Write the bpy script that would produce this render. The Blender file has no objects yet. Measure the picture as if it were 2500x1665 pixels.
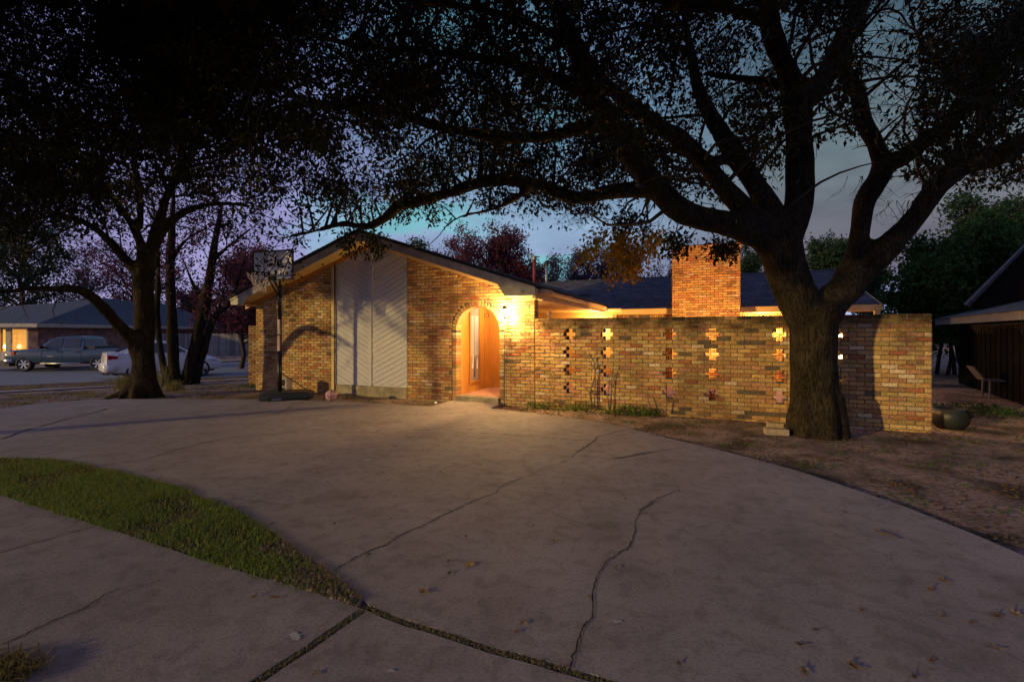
import bpy, bmesh, math, random
import numpy as np
from mathutils import Vector, Matrix, Euler, noise as mnoise

random.seed(11)
RNG = np.random.default_rng(11)
C = bpy.context.scene.collection
scene = bpy.context.scene
F, HZ, EYE = 1120.0, 812.0, 1.42          # focal length and horizon measured in photograph pixels, eye height in metres

# ------------------------------------------------------------------ camera, world, sun, exposure
cam_d = bpy.data.cameras.new('camera'); cam = bpy.data.objects.new('camera', cam_d); C.objects.link(cam)
cam_d.sensor_width = 36; cam_d.lens = F/2500*36; cam_d.clip_end = 600; cam_d.clip_start = 0.05
cam_d.shift_y = (HZ-832.5)/2500.0
cam.location = (0, 0, EYE); cam.rotation_euler = (math.radians(90), 0, 0)
scene.camera = cam
scene.view_settings.view_transform = 'Standard'; scene.view_settings.look = 'None'
scene.view_settings.exposure = 0.0; scene.view_settings.gamma = 1.0
scene.view_settings.use_curve_mapping = False

SUN_DIR = Vector((0.85, 0.50, -0.172)).normalized()     # the way the low warm light travels
def build_world():
    w = bpy.data.worlds.new('World'); scene.world = w; w.use_nodes = True
    nt = w.node_tree; N = nt.nodes; L = nt.links; N.clear()
    out = N.new('ShaderNodeOutputWorld'); bg = N.new('ShaderNodeBackground'); L.new(bg.outputs[0], out.inputs[0])
    tc = N.new('ShaderNodeTexCoord'); sx = N.new('ShaderNodeSeparateXYZ'); L.new(tc.outputs['Generated'], sx.inputs[0])
    def ramp(stops, src):
        r = N.new('ShaderNodeValToRGB'); L.new(src, r.inputs[0])
        e = r.color_ramp.elements
        while len(e) > 1: e.remove(e[-1])
        e[0].position = stops[0][0]; e[0].color = (*stops[0][1], 1)
        for p, c in stops[1:]:
            q = e.new(p); q.color = (*c, 1)
        return r.outputs[0]
    def mix(fac, a, b, mode='MIX'):
        m = N.new('ShaderNodeMix'); m.data_type = 'RGBA'; m.blend_type = mode
        if isinstance(fac, float): m.inputs[0].default_value = fac
        else: L.new(fac, m.inputs[0])
        for i, v in ((6, a), (7, b)):
            if isinstance(v, tuple): m.inputs[i].default_value = (*v, 1)
            else: L.new(v, m.inputs[i])
        return m.outputs[2]
    def maprange(src, a, b):
        m = N.new('ShaderNodeMapRange'); m.interpolation_type = 'SMOOTHSTEP'
        m.inputs[1].default_value = a; m.inputs[2].default_value = b; L.new(src, m.inputs[0]); return m.outputs[0]
    z = sx.outputs[2]; x = sx.outputs[0]
    left = ramp([(0.0, (.42, .42, .72)), (.08, (.32, .30, .56)), (.25, (.24, .235, .46)), (.42, (.19, .20, .42)), (.7, (.16, .17, .38)), (1, (.14, .155, .33))], z)
    mid = ramp([(0.0, (.46, .56, .84)), (.08, (.26, .30, .50)), (.22, (.22, .33, .48)), (.38, (.12, .22, .33)), (.6, (.10, .15, .26)), (1, (.14, .16, .28))], z)
    right = ramp([(0.0, (.46, .56, .84)), (.055, (.30, .36, .62)), (.11, (.13, .115, .17)), (.2, (.13, .14, .17)), (.30, (.13, .175, .20)), (.48, (.055, .10, .14)), (.7, (.07, .11, .18)), (1, (.14, .16, .28))], z)
    c = mix(maprange(x, -.5, -.05), left, mid)
    c = mix(maprange(x, .18, .5), c, right)
    c = mix(maprange(sx.outputs[1], .25, -.25), c, left)
    # cloud streaks and the clear teal gaps between them
    mp = N.new('ShaderNodeMapping'); mp.inputs['Scale'].default_value = (2.2, 2.2, 6.0); L.new(tc.outputs['Generated'], mp.inputs[0])
    ns = N.new('ShaderNodeTexNoise'); ns.inputs['Scale'].default_value = 1.7; ns.inputs['Detail'].default_value = 6; ns.inputs['Distortion'].default_value = .6
    L.new(mp.outputs[0], ns.inputs[0])
    teal = mix(maprange(z, .1, .5), (.15, .50, .52), (.06, .19, .24))
    tf = N.new('ShaderNodeMath'); tf.operation = 'MULTIPLY'
    L.new(maprange(ns.outputs[0], .50, .62), tf.inputs[0])
    g1 = N.new('ShaderNodeMath'); g1.operation = 'MULTIPLY'
    L.new(maprange(x, -.55, -.2), g1.inputs[0]); 
    inv = N.new('ShaderNodeMath'); inv.operation = 'SUBTRACT'; inv.inputs[0].default_value = 1; L.new(maprange(x, .05, .3), inv.inputs[1])
    L.new(inv.outputs[0], g1.inputs[1]); L.new(g1.outputs[0], tf.inputs[1])
    tf2 = N.new('ShaderNodeMath'); tf2.operation = 'MULTIPLY'; tf2.inputs[1].default_value = .75; L.new(tf.outputs[0], tf2.inputs[0])
    c = mix(tf2.outputs[0], c, teal)
    n2 = N.new('ShaderNodeTexNoise'); n2.inputs['Scale'].default_value = 3.1; n2.inputs['Detail'].default_value = 5; L.new(mp.outputs[0], n2.inputs[0])
    v = ramp([(.3, (.78, .78, .80)), (.7, (1.18, 1.16, 1.14))], n2.outputs[0])
    c = mix(1.0, c, v, 'MULTIPLY')
    # a trace of physical dusk sky
    sky = N.new('ShaderNodeTexSky'); sky.sky_type = 'NISHITA'; sky.sun_disc = False
    sky.sun_elevation = math.radians(1.0); sky.sun_rotation = math.atan2(-SUN_DIR.x, -SUN_DIR.y)
    sc = mix(1.0, sky.outputs[0], (.004, .004, .004), 'MULTIPLY')
    c = mix(1.0, c, sc, 'ADD')
    L.new(c, bg.inputs[0]); bg.inputs[1].default_value = SKY_STRENGTH
SKY_STRENGTH = 1.2
build_world()
sd = bpy.data.lights.new('low_sun', 'SUN'); so = bpy.data.objects.new('low_sun', sd); C.objects.link(so)
sd.energy = 2.5; sd.color = (1, .72, .25); sd.angle = math.radians(1.0)
so.rotation_euler = SUN_DIR.to_track_quat('-Z', 'Y').to_euler(); so.location = (-20, -10, 12)

# ------------------------------------------------------------------ helpers
def tag(o, label=None, cat=None, group=None, kind=None):
    if label: o['label'] = label
    if cat: o['category'] = cat
    if group: o['group'] = group
    if kind: o['kind'] = kind
    return o
def empty(name, loc=(0, 0, 0), rz=0.0, **k):
    o = bpy.data.objects.new(name, None); C.objects.link(o); o.location = loc; o.rotation_euler = (0, 0, rz)
    o.empty_display_size = .2
    return tag(o, **k)
def at(px, py, Y):
    return Vector(((px-1250)/F*Y, Y, EYE-(py-HZ)/F*Y))
def gp(px, py, z=0.0):
    Y = (EYE-z)*F/(py-HZ); return Vector(((px-1250)/F*Y, Y, z))

class MB:
    def __init__(s): s.v = []; s.f = []; s.c = []
    def add(s, vs, fs, col=None):
        b = len(s.v); s.v += [tuple(v) for v in vs]; s.f += [tuple(b+i for i in f) for f in fs]
        if col is not None: s.c += [col]*len(fs)
        return s
    def box(s, c, size, rot=None, col=None):
        x, y, z = size[0]/2, size[1]/2, size[2]/2
        vs = [Vector(p) for p in ((-x,-y,-z),(x,-y,-z),(x,y,-z),(-x,y,-z),(-x,-y,z),(x,-y,z),(x,y,z),(-x,y,z))]
        if rot is not None: vs = [rot @ v for v in vs]
        c = Vector(c)
        return s.add([v+c for v in vs], [(0,3,2,1),(4,5,6,7),(0,1,5,4),(1,2,6,5),(2,3,7,6),(3,0,4,7)], col)
    def hexa(s, p, col=None):      # 8 corner points: bottom ring then top ring
        return s.add(p, [(0,3,2,1),(4,5,6,7),(0,1,5,4),(1,2,6,5),(2,3,7,6),(3,0,4,7)], col)
    def prism(s, poly, d, col=None):  # planar polygon (list of Vectors) extruded by vector d
        n = len(poly); d = Vector(d)
        return s.add([Vector(p) for p in poly]+[Vector(p)+d for p in poly],
              [tuple(range(n-1,-1,-1)), tuple(range(n, 2*n))]+[(i,(i+1)%n,n+(i+1)%n,n+i) for i in range(n)], col)
    def tube(s, pts, rad, n=8, cap=True, col=None):
        pts = [Vector(p) for p in pts]
        if not hasattr(rad, '__len__'): rad = [rad]*len(pts)
        ring = []; up = None
        for i, p in enumerate(pts):
            a = pts[max(i-1, 0)]; b = pts[min(i+1, len(pts)-1)]
            t = (b-a).normalized() if (b-a).length > 1e-9 else Vector((0,0,1))
            if up is None:
                up = Vector((0,0,1)) if abs(t.z) < .9 else Vector((1,0,0))
            side = t.cross(up).normalized(); up = side.cross(t).normalized()
            ring += [p+(side*math.cos(2*math.pi*k/n)+up*math.sin(2*math.pi*k/n))*rad[i] for k in range(n)]
        fs = []
        for i in range(len(pts)-1):
            for k in range(n):
                fs.append((i*n+k, i*n+(k+1)%n, (i+1)*n+(k+1)%n, (i+1)*n+k))
        if cap: fs += [tuple(range(n-1,-1,-1)), tuple((len(pts)-1)*n+k for k in range(n))]
        return s.add(ring, fs, col)
    def cyl(s, a, b, r, n=16, r2=None, col=None): return s.tube([a, b], [r, r if r2 is None else r2], n, True, col)
    def torus(s, c, R, r, axis=(0,0,1), n=32, m=8, a0=0, a1=2*math.pi, col=None):
        q = Vector(axis).to_track_quat('Z', 'Y').to_matrix(); full = abs(a1-a0-2*math.pi) < 1e-6
        k = n if full else n+1
        vs = []
        for i in range(k):
            a = a0+(a1-a0)*i/n
            for j in range(m):
                b = 2*math.pi*j/m
                vs.append(q @ Vector(((R+r*math.cos(b))*math.cos(a), (R+r*math.cos(b))*math.sin(a), r*math.sin(b)))+Vector(c))
        fs = [(i*m+j, ((i+1)%k)*m+j, ((i+1)%k)*m+(j+1)%m, i*m+(j+1)%m) for i in range(n) for j in range(m)]
        return s.add(vs, fs, col)
    def lathe(s, prof, c=(0,0,0), axis=(0,0,1), n=24, col=None):
        q = Vector(axis).to_track_quat('Z', 'Y').to_matrix(); c = Vector(c); vs = []
        for r, h in prof:
            for k in range(n):
                a = 2*math.pi*k/n; vs.append(q @ Vector((r*math.cos(a), r*math.sin(a), h))+c)
        fs = [(i*n+k, i*n+(k+1)%n, (i+1)*n+(k+1)%n, (i+1)*n+k) for i in range(len(prof)-1) for k in range(n)]
        return s.add(vs, fs, col)
    def build(s, name, mat, parent=None, smooth=False, loc=None, **k):
        me = bpy.data.meshes.new(name); me.from_pydata(s.v, [], s.f); me.update()
        if s.c and len(s.c) == len(s.f): set_cols(me, s.c)
        o = bpy.data.objects.new(name, me); C.objects.link(o)
        if mat: me.materials.append(mat)
        if smooth:
            for p in me.polygons: p.use_smooth = True
        if parent: o.parent = parent
        if loc is not None: o.location = loc
        return tag(o, **k)
def set_cols(me, cols):
    a = me.color_attributes.new('tint', 'FLOAT_COLOR', 'CORNER')
    tot = np.array([p.loop_total for p in me.polygons]); arr = np.ones((len(me.loops), 4), np.float32)
    arr[:, :3] = np.repeat(np.array(cols, np.float32), tot, axis=0); a.data.foreach_set('color', arr.ravel())
def np_mesh(name, V, Fq, mat, parent=None, smooth=False, **k):
    """V (n,3), Fq (m,k) index array -> object"""
    me = bpy.data.meshes.new(name); n, m, kk = len(V), len(Fq), Fq.shape[1]
    me.vertices.add(n); me.vertices.foreach_set('co', np.asarray(V, np.float32).ravel())
    me.loops.add(m*kk); me.loops.foreach_set('vertex_index', Fq.astype(np.int32).ravel())
    me.polygons.add(m); me.polygons.foreach_set('loop_start', np.arange(0, m*kk, kk, dtype=np.int32))
    me.polygons.foreach_set('loop_total', np.full(m, kk, np.int32))
    if smooth: me.polygons.foreach_set('use_smooth', np.ones(m, bool))
    me.update(calc_edges=True)
    if mat: me.materials.append(mat)
    o = bpy.data.objects.new(name, me); C.objects.link(o)
    if parent: o.parent = parent
    return tag(o, **k)

# ------------------------------------------------------------------ materials
def new_mat(name):
    m = bpy.data.materials.new(name); m.use_nodes = True
    return m, m.node_tree.nodes, m.node_tree.links, m.node_tree.nodes['Principled BSDF']
def nmat(name, col, rough=.7, var=.25, scale=8, bump=0.0, bscale=60, metal=0.0, spec=.4, col2=None, stretch=None, tint=False, island=0.0):
    m, N, L, b = new_mat(name)
    b.inputs['Roughness'].default_value = rough; b.inputs['Metallic'].default_value = metal
    b.inputs['Specular IOR Level'].default_value = spec
    tc = N.new('ShaderNodeTexCoord'); co = tc.outputs['Object']
    if stretch:
        mp = N.new('ShaderNodeMapping'); mp.inputs['Scale'].default_value = stretch; L.new(co, mp.inputs[0]); co = mp.outputs[0]
    n = N.new('ShaderNodeTexNoise'); n.inputs['Scale'].default_value = scale; n.inputs['Detail'].default_value = 6; n.inputs['Roughness'].default_value = .6
    L.new(co, n.inputs[0])
    r = N.new('ShaderNodeValToRGB'); L.new(n.outputs[0], r.inputs[0])
    c2 = col2 or tuple(x*(1-var) for x in col); c1 = tuple(min(1, x*(1+var*.6)) for x in col) if col2 is None else col
    r.color_ramp.elements[0].position = .35; r.color_ramp.elements[1].position = .65
    r.color_ramp.elements[0].color = (*c2, 1); r.color_ramp.elements[1].color = (*c1, 1)
    c = r.outputs[0]
    if tint:
        a = N.new('ShaderNodeVertexColor'); a.layer_name = 'tint'
        mm = N.new('ShaderNodeMix'); mm.data_type = 'RGBA'; mm.blend_type = 'MULTIPLY'; mm.inputs[0].default_value = 1
        L.new(c, mm.inputs[6]); L.new(a.outputs[0], mm.inputs[7]); c = mm.outputs[2]
    if island:
        g = N.new('ShaderNodeNewGeometry'); hs = N.new('ShaderNodeHueSaturation')
        mr = N.new('ShaderNodeMapRange'); mr.inputs[3].default_value = 1-island; mr.inputs[4].default_value = 1+island
        L.new(g.outputs['Random Per Island'], mr.inputs[0]); L.new(mr.outputs[0], hs.inputs['Value']); L.new(c, hs.inputs['Color']); c = hs.outputs[0]
    L.new(c, b.inputs['Base Color'])
    if bump:
        n2 = N.new('ShaderNodeTexNoise'); n2.inputs['Scale'].default_value = bscale; n2.inputs['Detail'].default_value = 5
        L.new(co, n2.inputs[0]); bp = N.new('ShaderNodeBump'); bp.inputs['Strength'].default_value = bump; bp.inputs['Distance'].default_value = .01
        L.new(n2.outputs[0], bp.inputs['Height']); L.new(bp.outputs[0], b.inputs['Normal'])
    return m
def emat(name, col, strength):
    m, N, L, b = new_mat(name)
    b.inputs['Base Color'].default_value = (*col, 1); b.inputs['Emission Color'].default_value = (*col, 1); b.inputs['Emission Strength'].default_value = strength
    return m

def brick_material(name='brick_clay', dirt=1.0):
    m, N, L, b = new_mat(name)
    b.inputs['Roughness'].default_value = .9; b.inputs['Specular IOR Level'].default_value = .2
    geo = N.new('ShaderNodeNewGeometry'); pos = geo.outputs['Position']
    a = N.new('ShaderNodeVertexColor'); a.layer_name = 'tint'
    def noise(sc, det=6, dist=0.0):
        n = N.new('ShaderNodeTexNoise'); n.inputs['Scale'].default_value = sc; n.inputs['Detail'].default_value = det
        n.inputs['Distortion'].default_value = dist; L.new(pos, n.inputs[0]); return n.outputs[0]
    def ramp(src, p0, c0, p1, c1):
        r = N.new('ShaderNodeValToRGB'); L.new(src, r.inputs[0]); e = r.color_ramp.elements
        e[0].position = p0; e[0].color = (*c0, 1); e[1].position = p1; e[1].color = (*c1, 1); return r.outputs[0]
    def mul(x, y, f=1.0):
        mm = N.new('ShaderNodeMix'); mm.data_type = 'RGBA'; mm.blend_type = 'MULTIPLY'; mm.inputs[0].default_value = f
        L.new(x, mm.inputs[6]); L.new(y, mm.inputs[7]); return mm.outputs[2]
    c = mul(a.outputs[0], ramp(noise(38), .35, (.66, .62, .6), .62, (1.12, 1.1, 1.08)))
    c = mul(c, ramp(noise(150, 3), .36, (.6, .56, .55), .52, (1, 1, 1)), .8)
    stain = ramp(noise(1.1, 7, .8), .36, (.34, .30, .30), .50, (1, 1, 1))
    c = mul(c, stain, .55*dirt)
    L.new(c, b.inputs['Base Color'])
    bp = N.new('ShaderNodeBump'); bp.inputs['Strength'].default_value = .8; bp.inputs['Distance'].default_value = .006
    L.new(noise(90, 5), bp.inputs['Height']); L.new(bp.outputs[0], b.inputs['Normal'])
    return m
M = {}
M['brick'] = brick_material()
def wall_top_brick():
    # old black lichen creeping down from the coping of the garden wall
    m = brick_material('brick_garden'); N = m.node_tree.nodes; L = m.node_tree.links
    b = N['Principled BSDF']; src = b.inputs['Base Color'].links[0].from_socket
    geo = N.new('ShaderNodeNewGeometry'); s = N.new('ShaderNodeSeparateXYZ'); L.new(geo.outputs['Position'], s.inputs[0])
    n = N.new('ShaderNodeTexNoise'); n.inputs['Scale'].default_value = 3.4; n.inputs['Detail'].default_value = 7; L.new(geo.outputs['Position'], n.inputs[0])
    ad = N.new('ShaderNodeMath'); ad.operation = 'MULTIPLY_ADD'; L.new(n.outputs[0], ad.inputs[0]); ad.inputs[1].default_value = 1.1; L.new(s.outputs[2], ad.inputs[2])
    r = N.new('ShaderNodeValToRGB'); L.new(ad.outputs[0], r.inputs[0]); e = r.color_ramp.elements
    mr = N.new('ShaderNodeMapRange'); L.new(ad.outputs[0], mr.inputs[0]); mr.inputs[1].default_value = 1.92; mr.inputs[2].default_value = 2.24
    L.new(mr.outputs[0], r.inputs[0]); e[0].position = 0; e[0].color = (1, 1, 1, 1); e[1].position = 1; e[1].color = (.16, .15, .15, 1)
    mm = N.new('ShaderNodeMix'); mm.data_type = 'RGBA'; mm.blend_type = 'MULTIPLY'; mm.inputs[0].default_value = .9
    L.new(src, mm.inputs[6]); L.new(r.outputs[0], mm.inputs[7]); L.new(mm.outputs[2], b.inputs['Base Color'])
    return m
M['brick_garden'] = wall_top_brick()
M['mortar'] = nmat('mortar', (.12, .10, .075), .95, .4, 30, .6, 120)
M['mortar_garden'] = nmat('mortar_garden', (.17, .145, .11), .95, .5, 12, .6, 120)
M['paint_trim'] = nmat('paint_trim', (.42, .36, .31), .55, .25, 5, .15, 40)
M['paint_cream'] = nmat('paint_cream', (.62, .47, .26), .5, .12, 4, .05, 40)
M['soffit'] = nmat('soffit_paint', (.60, .42, .17), .6, .12, 3, .05, 40)
M['siding'] = nmat('siding_paint', (.46, .435, .45), .6, .10, 6, .25, 60, stretch=(1, 1, 6))
M['siding_gap'] = nmat('siding_gap', (.26, .24, .25), .8)
M['wood_orange'] = nmat('door_wood', (.62, .28, .055), .35, .18, 5, .05, 40, stretch=(8, 8, .7))
M['wood_trim'] = nmat('door_trim_wood', (.50, .21, .04), .35, .18, 6, .05, 40, stretch=(8, 8, .7))
M['concrete_found'] = nmat('foundation_concrete', (.30, .25, .17), .9, .4, 5, .5, 50)
M['shingle'] = nmat('shingle', (.060, .062, .085), .9, .35, 30, .5, 200, tint=True)
M['roof_dark'] = nmat('roof_felt', (.03, .03, .035), .9)
M['metal_black'] = nmat('metal_black', (.015, .015, .017), .4, .2, 10, .05, 80, metal=.3)
M['metal_grey'] = nmat('metal_grey', (.25, .26, .28), .45, .2, 10, metal=.6)
M['pipe_red'] = nmat('pipe_rust', (.22, .035, .03), .7, .4, 20)
M['white'] = nmat('white_plastic', (.75, .72, .70), .5, .1, 10)
M['net'] = nmat('net_cord', (.7, .6, .5), .8)
M['rubber'] = nmat('rubber', (.018, .018, .020), .75, .2, 30, .2, 90)
M['hdpe'] = nmat('black_plastic', (.022, .026, .026), .45, .3, 6, .2, 60)

def glass_mat(name, col=(.02, .025, .03), rough=.04):
    m, N, L, b = new_mat(name); b.inputs['Base Color'].default_value = (*col, 1); b.inputs['Roughness'].default_value = rough
    b.inputs['Specular IOR Level'].default_value = .8; return m
M['glass'] = glass_mat('dark_glass')
M['glass_lens'] = glass_mat('lamp_lens', (.45, .45, .5), .08)
def clear_mat(name, col, alpha):
    m, N, L, b = new_mat(name); b.inputs['Base Color'].default_value = (*col, 1); b.inputs['Roughness'].default_value = .15
    tr = N.new('ShaderNodeBsdfTransparent'); mx = N.new('ShaderNodeMixShader'); mx.inputs[0].default_value = alpha
    L.new(tr.outputs[0], mx.inputs[1]); L.new(b.outputs[0], mx.inputs[2]); L.new(mx.outputs[0], N['Material Output'].inputs[0]); return m
M['board_clear'] = clear_mat('scuffed_acrylic', (.74, .76, .86), .93)
M['lamp_glass'] = clear_mat('lantern_glass', (.8, .8, .8), .12)

def concrete_material():
    m, N, L, b = new_mat('concrete')
    b.inputs['Roughness'].default_value = .82; b.inputs['Specular IOR Level'].default_value = .3
    geo = N.new('ShaderNodeNewGeometry'); pos = geo.outputs['Position']
    def noise(sc, det=6, dist=0.0, stretch=None):
        n = N.new('ShaderNodeTexNoise'); n.inputs['Scale'].default_value = sc; n.inputs['Detail'].default_value = det; n.inputs['Distortion'].default_value = dist
        if stretch:
            mp = N.new('ShaderNodeMapping'); mp.inputs['Scale'].default_value = stretch; mp.inputs['Rotation'].default_value = (0, 0, .35); L.new(pos, mp.inputs[0]); L.new(mp.outputs[0], n.inputs[0])
        else: L.new(pos, n.inputs[0])
        return n.outputs[0]
    def ramp(src, *st):
        r = N.new('ShaderNodeValToRGB'); L.new(src, r.inputs[0]); e = r.color_ramp.elements
        e[0].position = st[0][0]; e[0].color = (*st[0][1], 1); e[1].position = st[1][0]; e[1].color = (*st[1][1], 1)
        for p, c in st[2:]:
            q = e.new(p); q.color = (*c, 1)
        return r.outputs[0]
    def mul(x, y, f=1.0):
        mm = N.new('ShaderNodeMix'); mm.data_type = 'RGBA'; mm.blend_type = 'MULTIPLY'; mm.inputs[0].default_value = f
        L.new(x, mm.inputs[6]); L.new(y, mm.inputs[7]); return mm.outputs[2]
    c = ramp(noise(.55, 5, .4), (.33, (.258, .230, .246)), (.66, (.335, .298, .318)))
    c = mul(c, ramp(noise(2.3, 7, .5), (.30, (.80, .77, .76)), (.55, (1.05, 1.05, 1.05))), .7)
    c = mul(c, ramp(noise(1.2, 8, 1.2, (1, 3.5, 1)), (.36, (.70, .66, .63)), (.5, (1, 1, 1))), .3)
    c = mul(c, ramp(noise(60, 4), (.33, (.70, .70, .70)), (.55, (1.08, 1.08, 1.08))), .7)
    c = mul(c, ramp(noise(9, 8, .6), (.38, (.80, .79, .78)), (.50, (1.03, 1.03, 1.03))), .8)
    c = mul(c, ramp(noise(26, 3, 2.0), (.26, (.45, .42, .40)), (.33, (1, 1, 1))), .7)
    c = mul(c, ramp(noise(230, 2), (.30, (.50, .50, .50)), (.48, (1, 1, 1)), (.70, (1, 1, 1)), (.78, (1.35, 1.35, 1.35))), .75)
    L.new(c, b.inputs['Base Color'])
    bp = N.new('ShaderNodeBump'); bp.inputs['Strength'].default_value = .35; bp.inputs['Distance'].default_value = .004
    L.new(noise(110, 6), bp.inputs['Height'])
    bp2 = N.new('ShaderNodeBump'); bp2.inputs['Strength'].default_value = .5; bp2.inputs['Distance'].default_value = .02
    L.new(noise(2.0, 4), bp2.inputs['Height']); L.new(bp2.outputs[0], bp.inputs['Normal']); L.new(bp.outputs[0], b.inputs['Normal'])
    return m
M['concrete'] = concrete_material()
def dirt_material():
    m, N, L, b = new_mat('dirt'); b.inputs['Roughness'].default_value = .95; b.inputs['Specular IOR Level'].default_value = .15
    geo = N.new('ShaderNodeNewGeometry'); pos = geo.outputs['Position']
    def noise(sc, det=6, dist=0.0):
        n = N.new('ShaderNodeTexNoise'); n.inputs['Scale'].default_value = sc; n.inputs['Detail'].default_value = det; n.inputs['Distortion'].default_value = dist
        L.new(pos, n.inputs[0]); return n.outputs[0]
    r = N.new('ShaderNodeValToRGB'); L.new(noise(1.4, 7, .5), r.inputs[0]); e = r.color_ramp.elements
    e[0].position = .36; e[0].color = (.10, .078, .062, 1); e[1].position = .56; e[1].color = (.33, .24, .21, 1)
    r2 = N.new('ShaderNodeValToRGB'); L.new(noise(22, 6), r2.inputs[0]); e = r2.color_ramp.elements
    e[0].position = .38; e[0].color = (.5, .48, .45, 1); e[1].position = .55; e[1].color = (1.05, 1.05, 1.05, 1)
    mm = N.new('ShaderNodeMix'); mm.data_type = 'RGBA'; mm.blend_type = 'MULTIPLY'; mm.inputs[0].default_value = .85
    L.new(r.outputs[0], mm.inputs[6]); L.new(r2.outputs[0], mm.inputs[7]); L.new(mm.outputs[2], b.inputs['Base Color'])
    bp = N.new('ShaderNodeBump'); bp.inputs['Strength'].default_value = .9; bp.inputs['Distance'].default_value = .02
    L.new(noise(30, 7), bp.inputs['Height']); L.new(bp.outputs[0], b.inputs['Normal']); return m
M['dirt'] = dirt_material()
M['asphalt'] = nmat('asphalt', (.17, .18, .205), .9, .25, 40, .5, 150)
M['soil_lawn'] = nmat('lawn_soil', (.10, .08, .06), .95, .5, 30, .9, 80)
M['soil'] = nmat('joint_soil', (.035, .028, .02), .95, .6, 60, .9, 120)
M['crack'] = nmat('crack_dark', (.022, .017, .014), .95, .5, 30)
M['patio'] = nmat('patio_pink', (.48, .26, .20), .85, .25, 8, .3, 60)

def bark_material(name, c1, c2, sc=1.0):
    m, N, L, b = new_mat(name); b.inputs['Roughness'].default_value = .95; b.inputs['Specular IOR Level'].default_value = .1
    tc = N.new('ShaderNodeTexCoord'); mp = N.new('ShaderNodeMapping'); mp.inputs['Scale'].default_value = (sc, sc, sc*.15); L.new(tc.outputs['Object'], mp.inputs[0])
    v = N.new('ShaderNodeTexVoronoi'); v.feature = 'DISTANCE_TO_EDGE'; v.inputs['Scale'].default_value = 22
    nz = N.new('ShaderNodeTexNoise'); nz.inputs['Scale'].default_value = 9; nz.inputs['Detail'].default_value = 6; L.new(mp.outputs[0], nz.inputs[0])
    ad = N.new('ShaderNodeMix'); ad.data_type = 'RGBA'; ad.blend_type = 'LINEAR_LIGHT'; ad.inputs[0].default_value = .12
    L.new(mp.outputs[0], ad.inputs[6]); L.new(nz.outputs['Color'], ad.inputs[7]); L.new(ad.outputs[2], v.inputs[0])
    r = N.new('ShaderNodeValToRGB'); L.new(v.outputs['Distance'], r.inputs[0]); e = r.color_ramp.elements
    e[0].position = .02; e[0].color = (*c2, 1); e[1].position = .16; e[1].color = (*c1, 1)
    n2 = N.new('ShaderNodeTexNoise'); n2.inputs['Scale'].default_value = 4; n2.inputs['Detail'].default_value = 8; L.new(tc.outputs['Object'], n2.inputs[0])
    r2 = N.new('ShaderNodeValToRGB'); L.new(n2.outputs[0], r2.inputs[0]); e = r2.color_ramp.elements
    e[0].position = .35; e[0].color = (.6, .6, .6, 1); e[1].position = .65; e[1].color = (1.15, 1.15, 1.15, 1)
    mm = N.new('ShaderNodeMix'); mm.data_type = 'RGBA'; mm.blend_type = 'MULTIPLY'; mm.inputs[0].default_value = 1
    L.new(r.outputs[0], mm.inputs[6]); L.new(r2.outputs[0], mm.inputs[7]); L.new(mm.outputs[2], b.inputs['Base Color'])
    bp = N.new('ShaderNodeBump'); bp.inputs['Strength'].default_value = 1; bp.inputs['Distance'].default_value = .03
    L.new(r.outputs[0], bp.inputs['Height']); L.new(bp.outputs[0], b.inputs['Normal']); return m
M['bark'] = bark_material('oak_bark', (.042, .032, .020), (.010, .008, .006), 1.3)
M['bark_far'] = nmat('bark_far', (.05, .04, .035), .95, .4, 12, .5, 30)
def leaf_material(name, cols, trans=.25):
    m, N, L, b = new_mat(name); b.inputs['Roughness'].default_value = .6; b.inputs['Specular IOR Level'].default_value = .1
    g = N.new('ShaderNodeNewGeometry'); r = N.new('ShaderNodeValToRGB'); L.new(g.outputs['Random Per Island'], r.inputs[0]); e = r.color_ramp.elements
    while len(e) > 1: e.remove(e[-1])
    e[0].position = 0; e[0].color = (*cols[0], 1)
    for i, c in enumerate(cols[1:]):
        q = e.new((i+1)/(len(cols)-1)); q.color = (*c, 1)
    L.new(r.outputs[0], b.inputs['Base Color'])
    t = N.new('ShaderNodeBsdfTranslucent'); L.new(r.outputs[0], t.inputs[0]); mx = N.new('ShaderNodeMixShader'); mx.inputs[0].default_value = trans
    L.new(b.outputs[0], mx.inputs[1]); L.new(t.outputs[0], mx.inputs[2]); L.new(mx.outputs[0], N['Material Output'].inputs[0]); return m
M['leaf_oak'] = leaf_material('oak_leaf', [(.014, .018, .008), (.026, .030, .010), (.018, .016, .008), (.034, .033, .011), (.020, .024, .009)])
M['leaf_lit'] = leaf_material('autumn_leaf', [(.36, .23, .03), (.42, .29, .04), (.26, .14, .02), (.46, .34, .05)], .35)
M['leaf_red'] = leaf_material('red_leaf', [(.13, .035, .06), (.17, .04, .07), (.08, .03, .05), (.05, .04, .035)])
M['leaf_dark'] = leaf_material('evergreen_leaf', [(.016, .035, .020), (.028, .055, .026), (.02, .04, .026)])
M['leaf_green'] = leaf_material('bush_leaf', [(.022, .060, .014), (.036, .085, .018), (.045, .095, .02)])
M['leaf_purple'] = leaf_material('dusky_leaf', [(.07, .045, .08), (.09, .05, .08), (.05, .05, .055)])
M['grass'] = leaf_material('grass_blade', [(.09, .18, .035), (.16, .26, .05), (.28, .33, .08), (.13, .20, .04), (.36, .36, .14)], .35)
M['grass_dry'] = leaf_material('dry_grass_blade', [(.20, .16, .06), (.28, .22, .08), (.12, .12, .04)], .3)
M['litter'] = leaf_material('leaf_litter_mat', [(.10, .055, .02), (.16, .09, .03), (.06, .035, .018), (.22, .15, .06), (.14, .05, .03)], .1)
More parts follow.
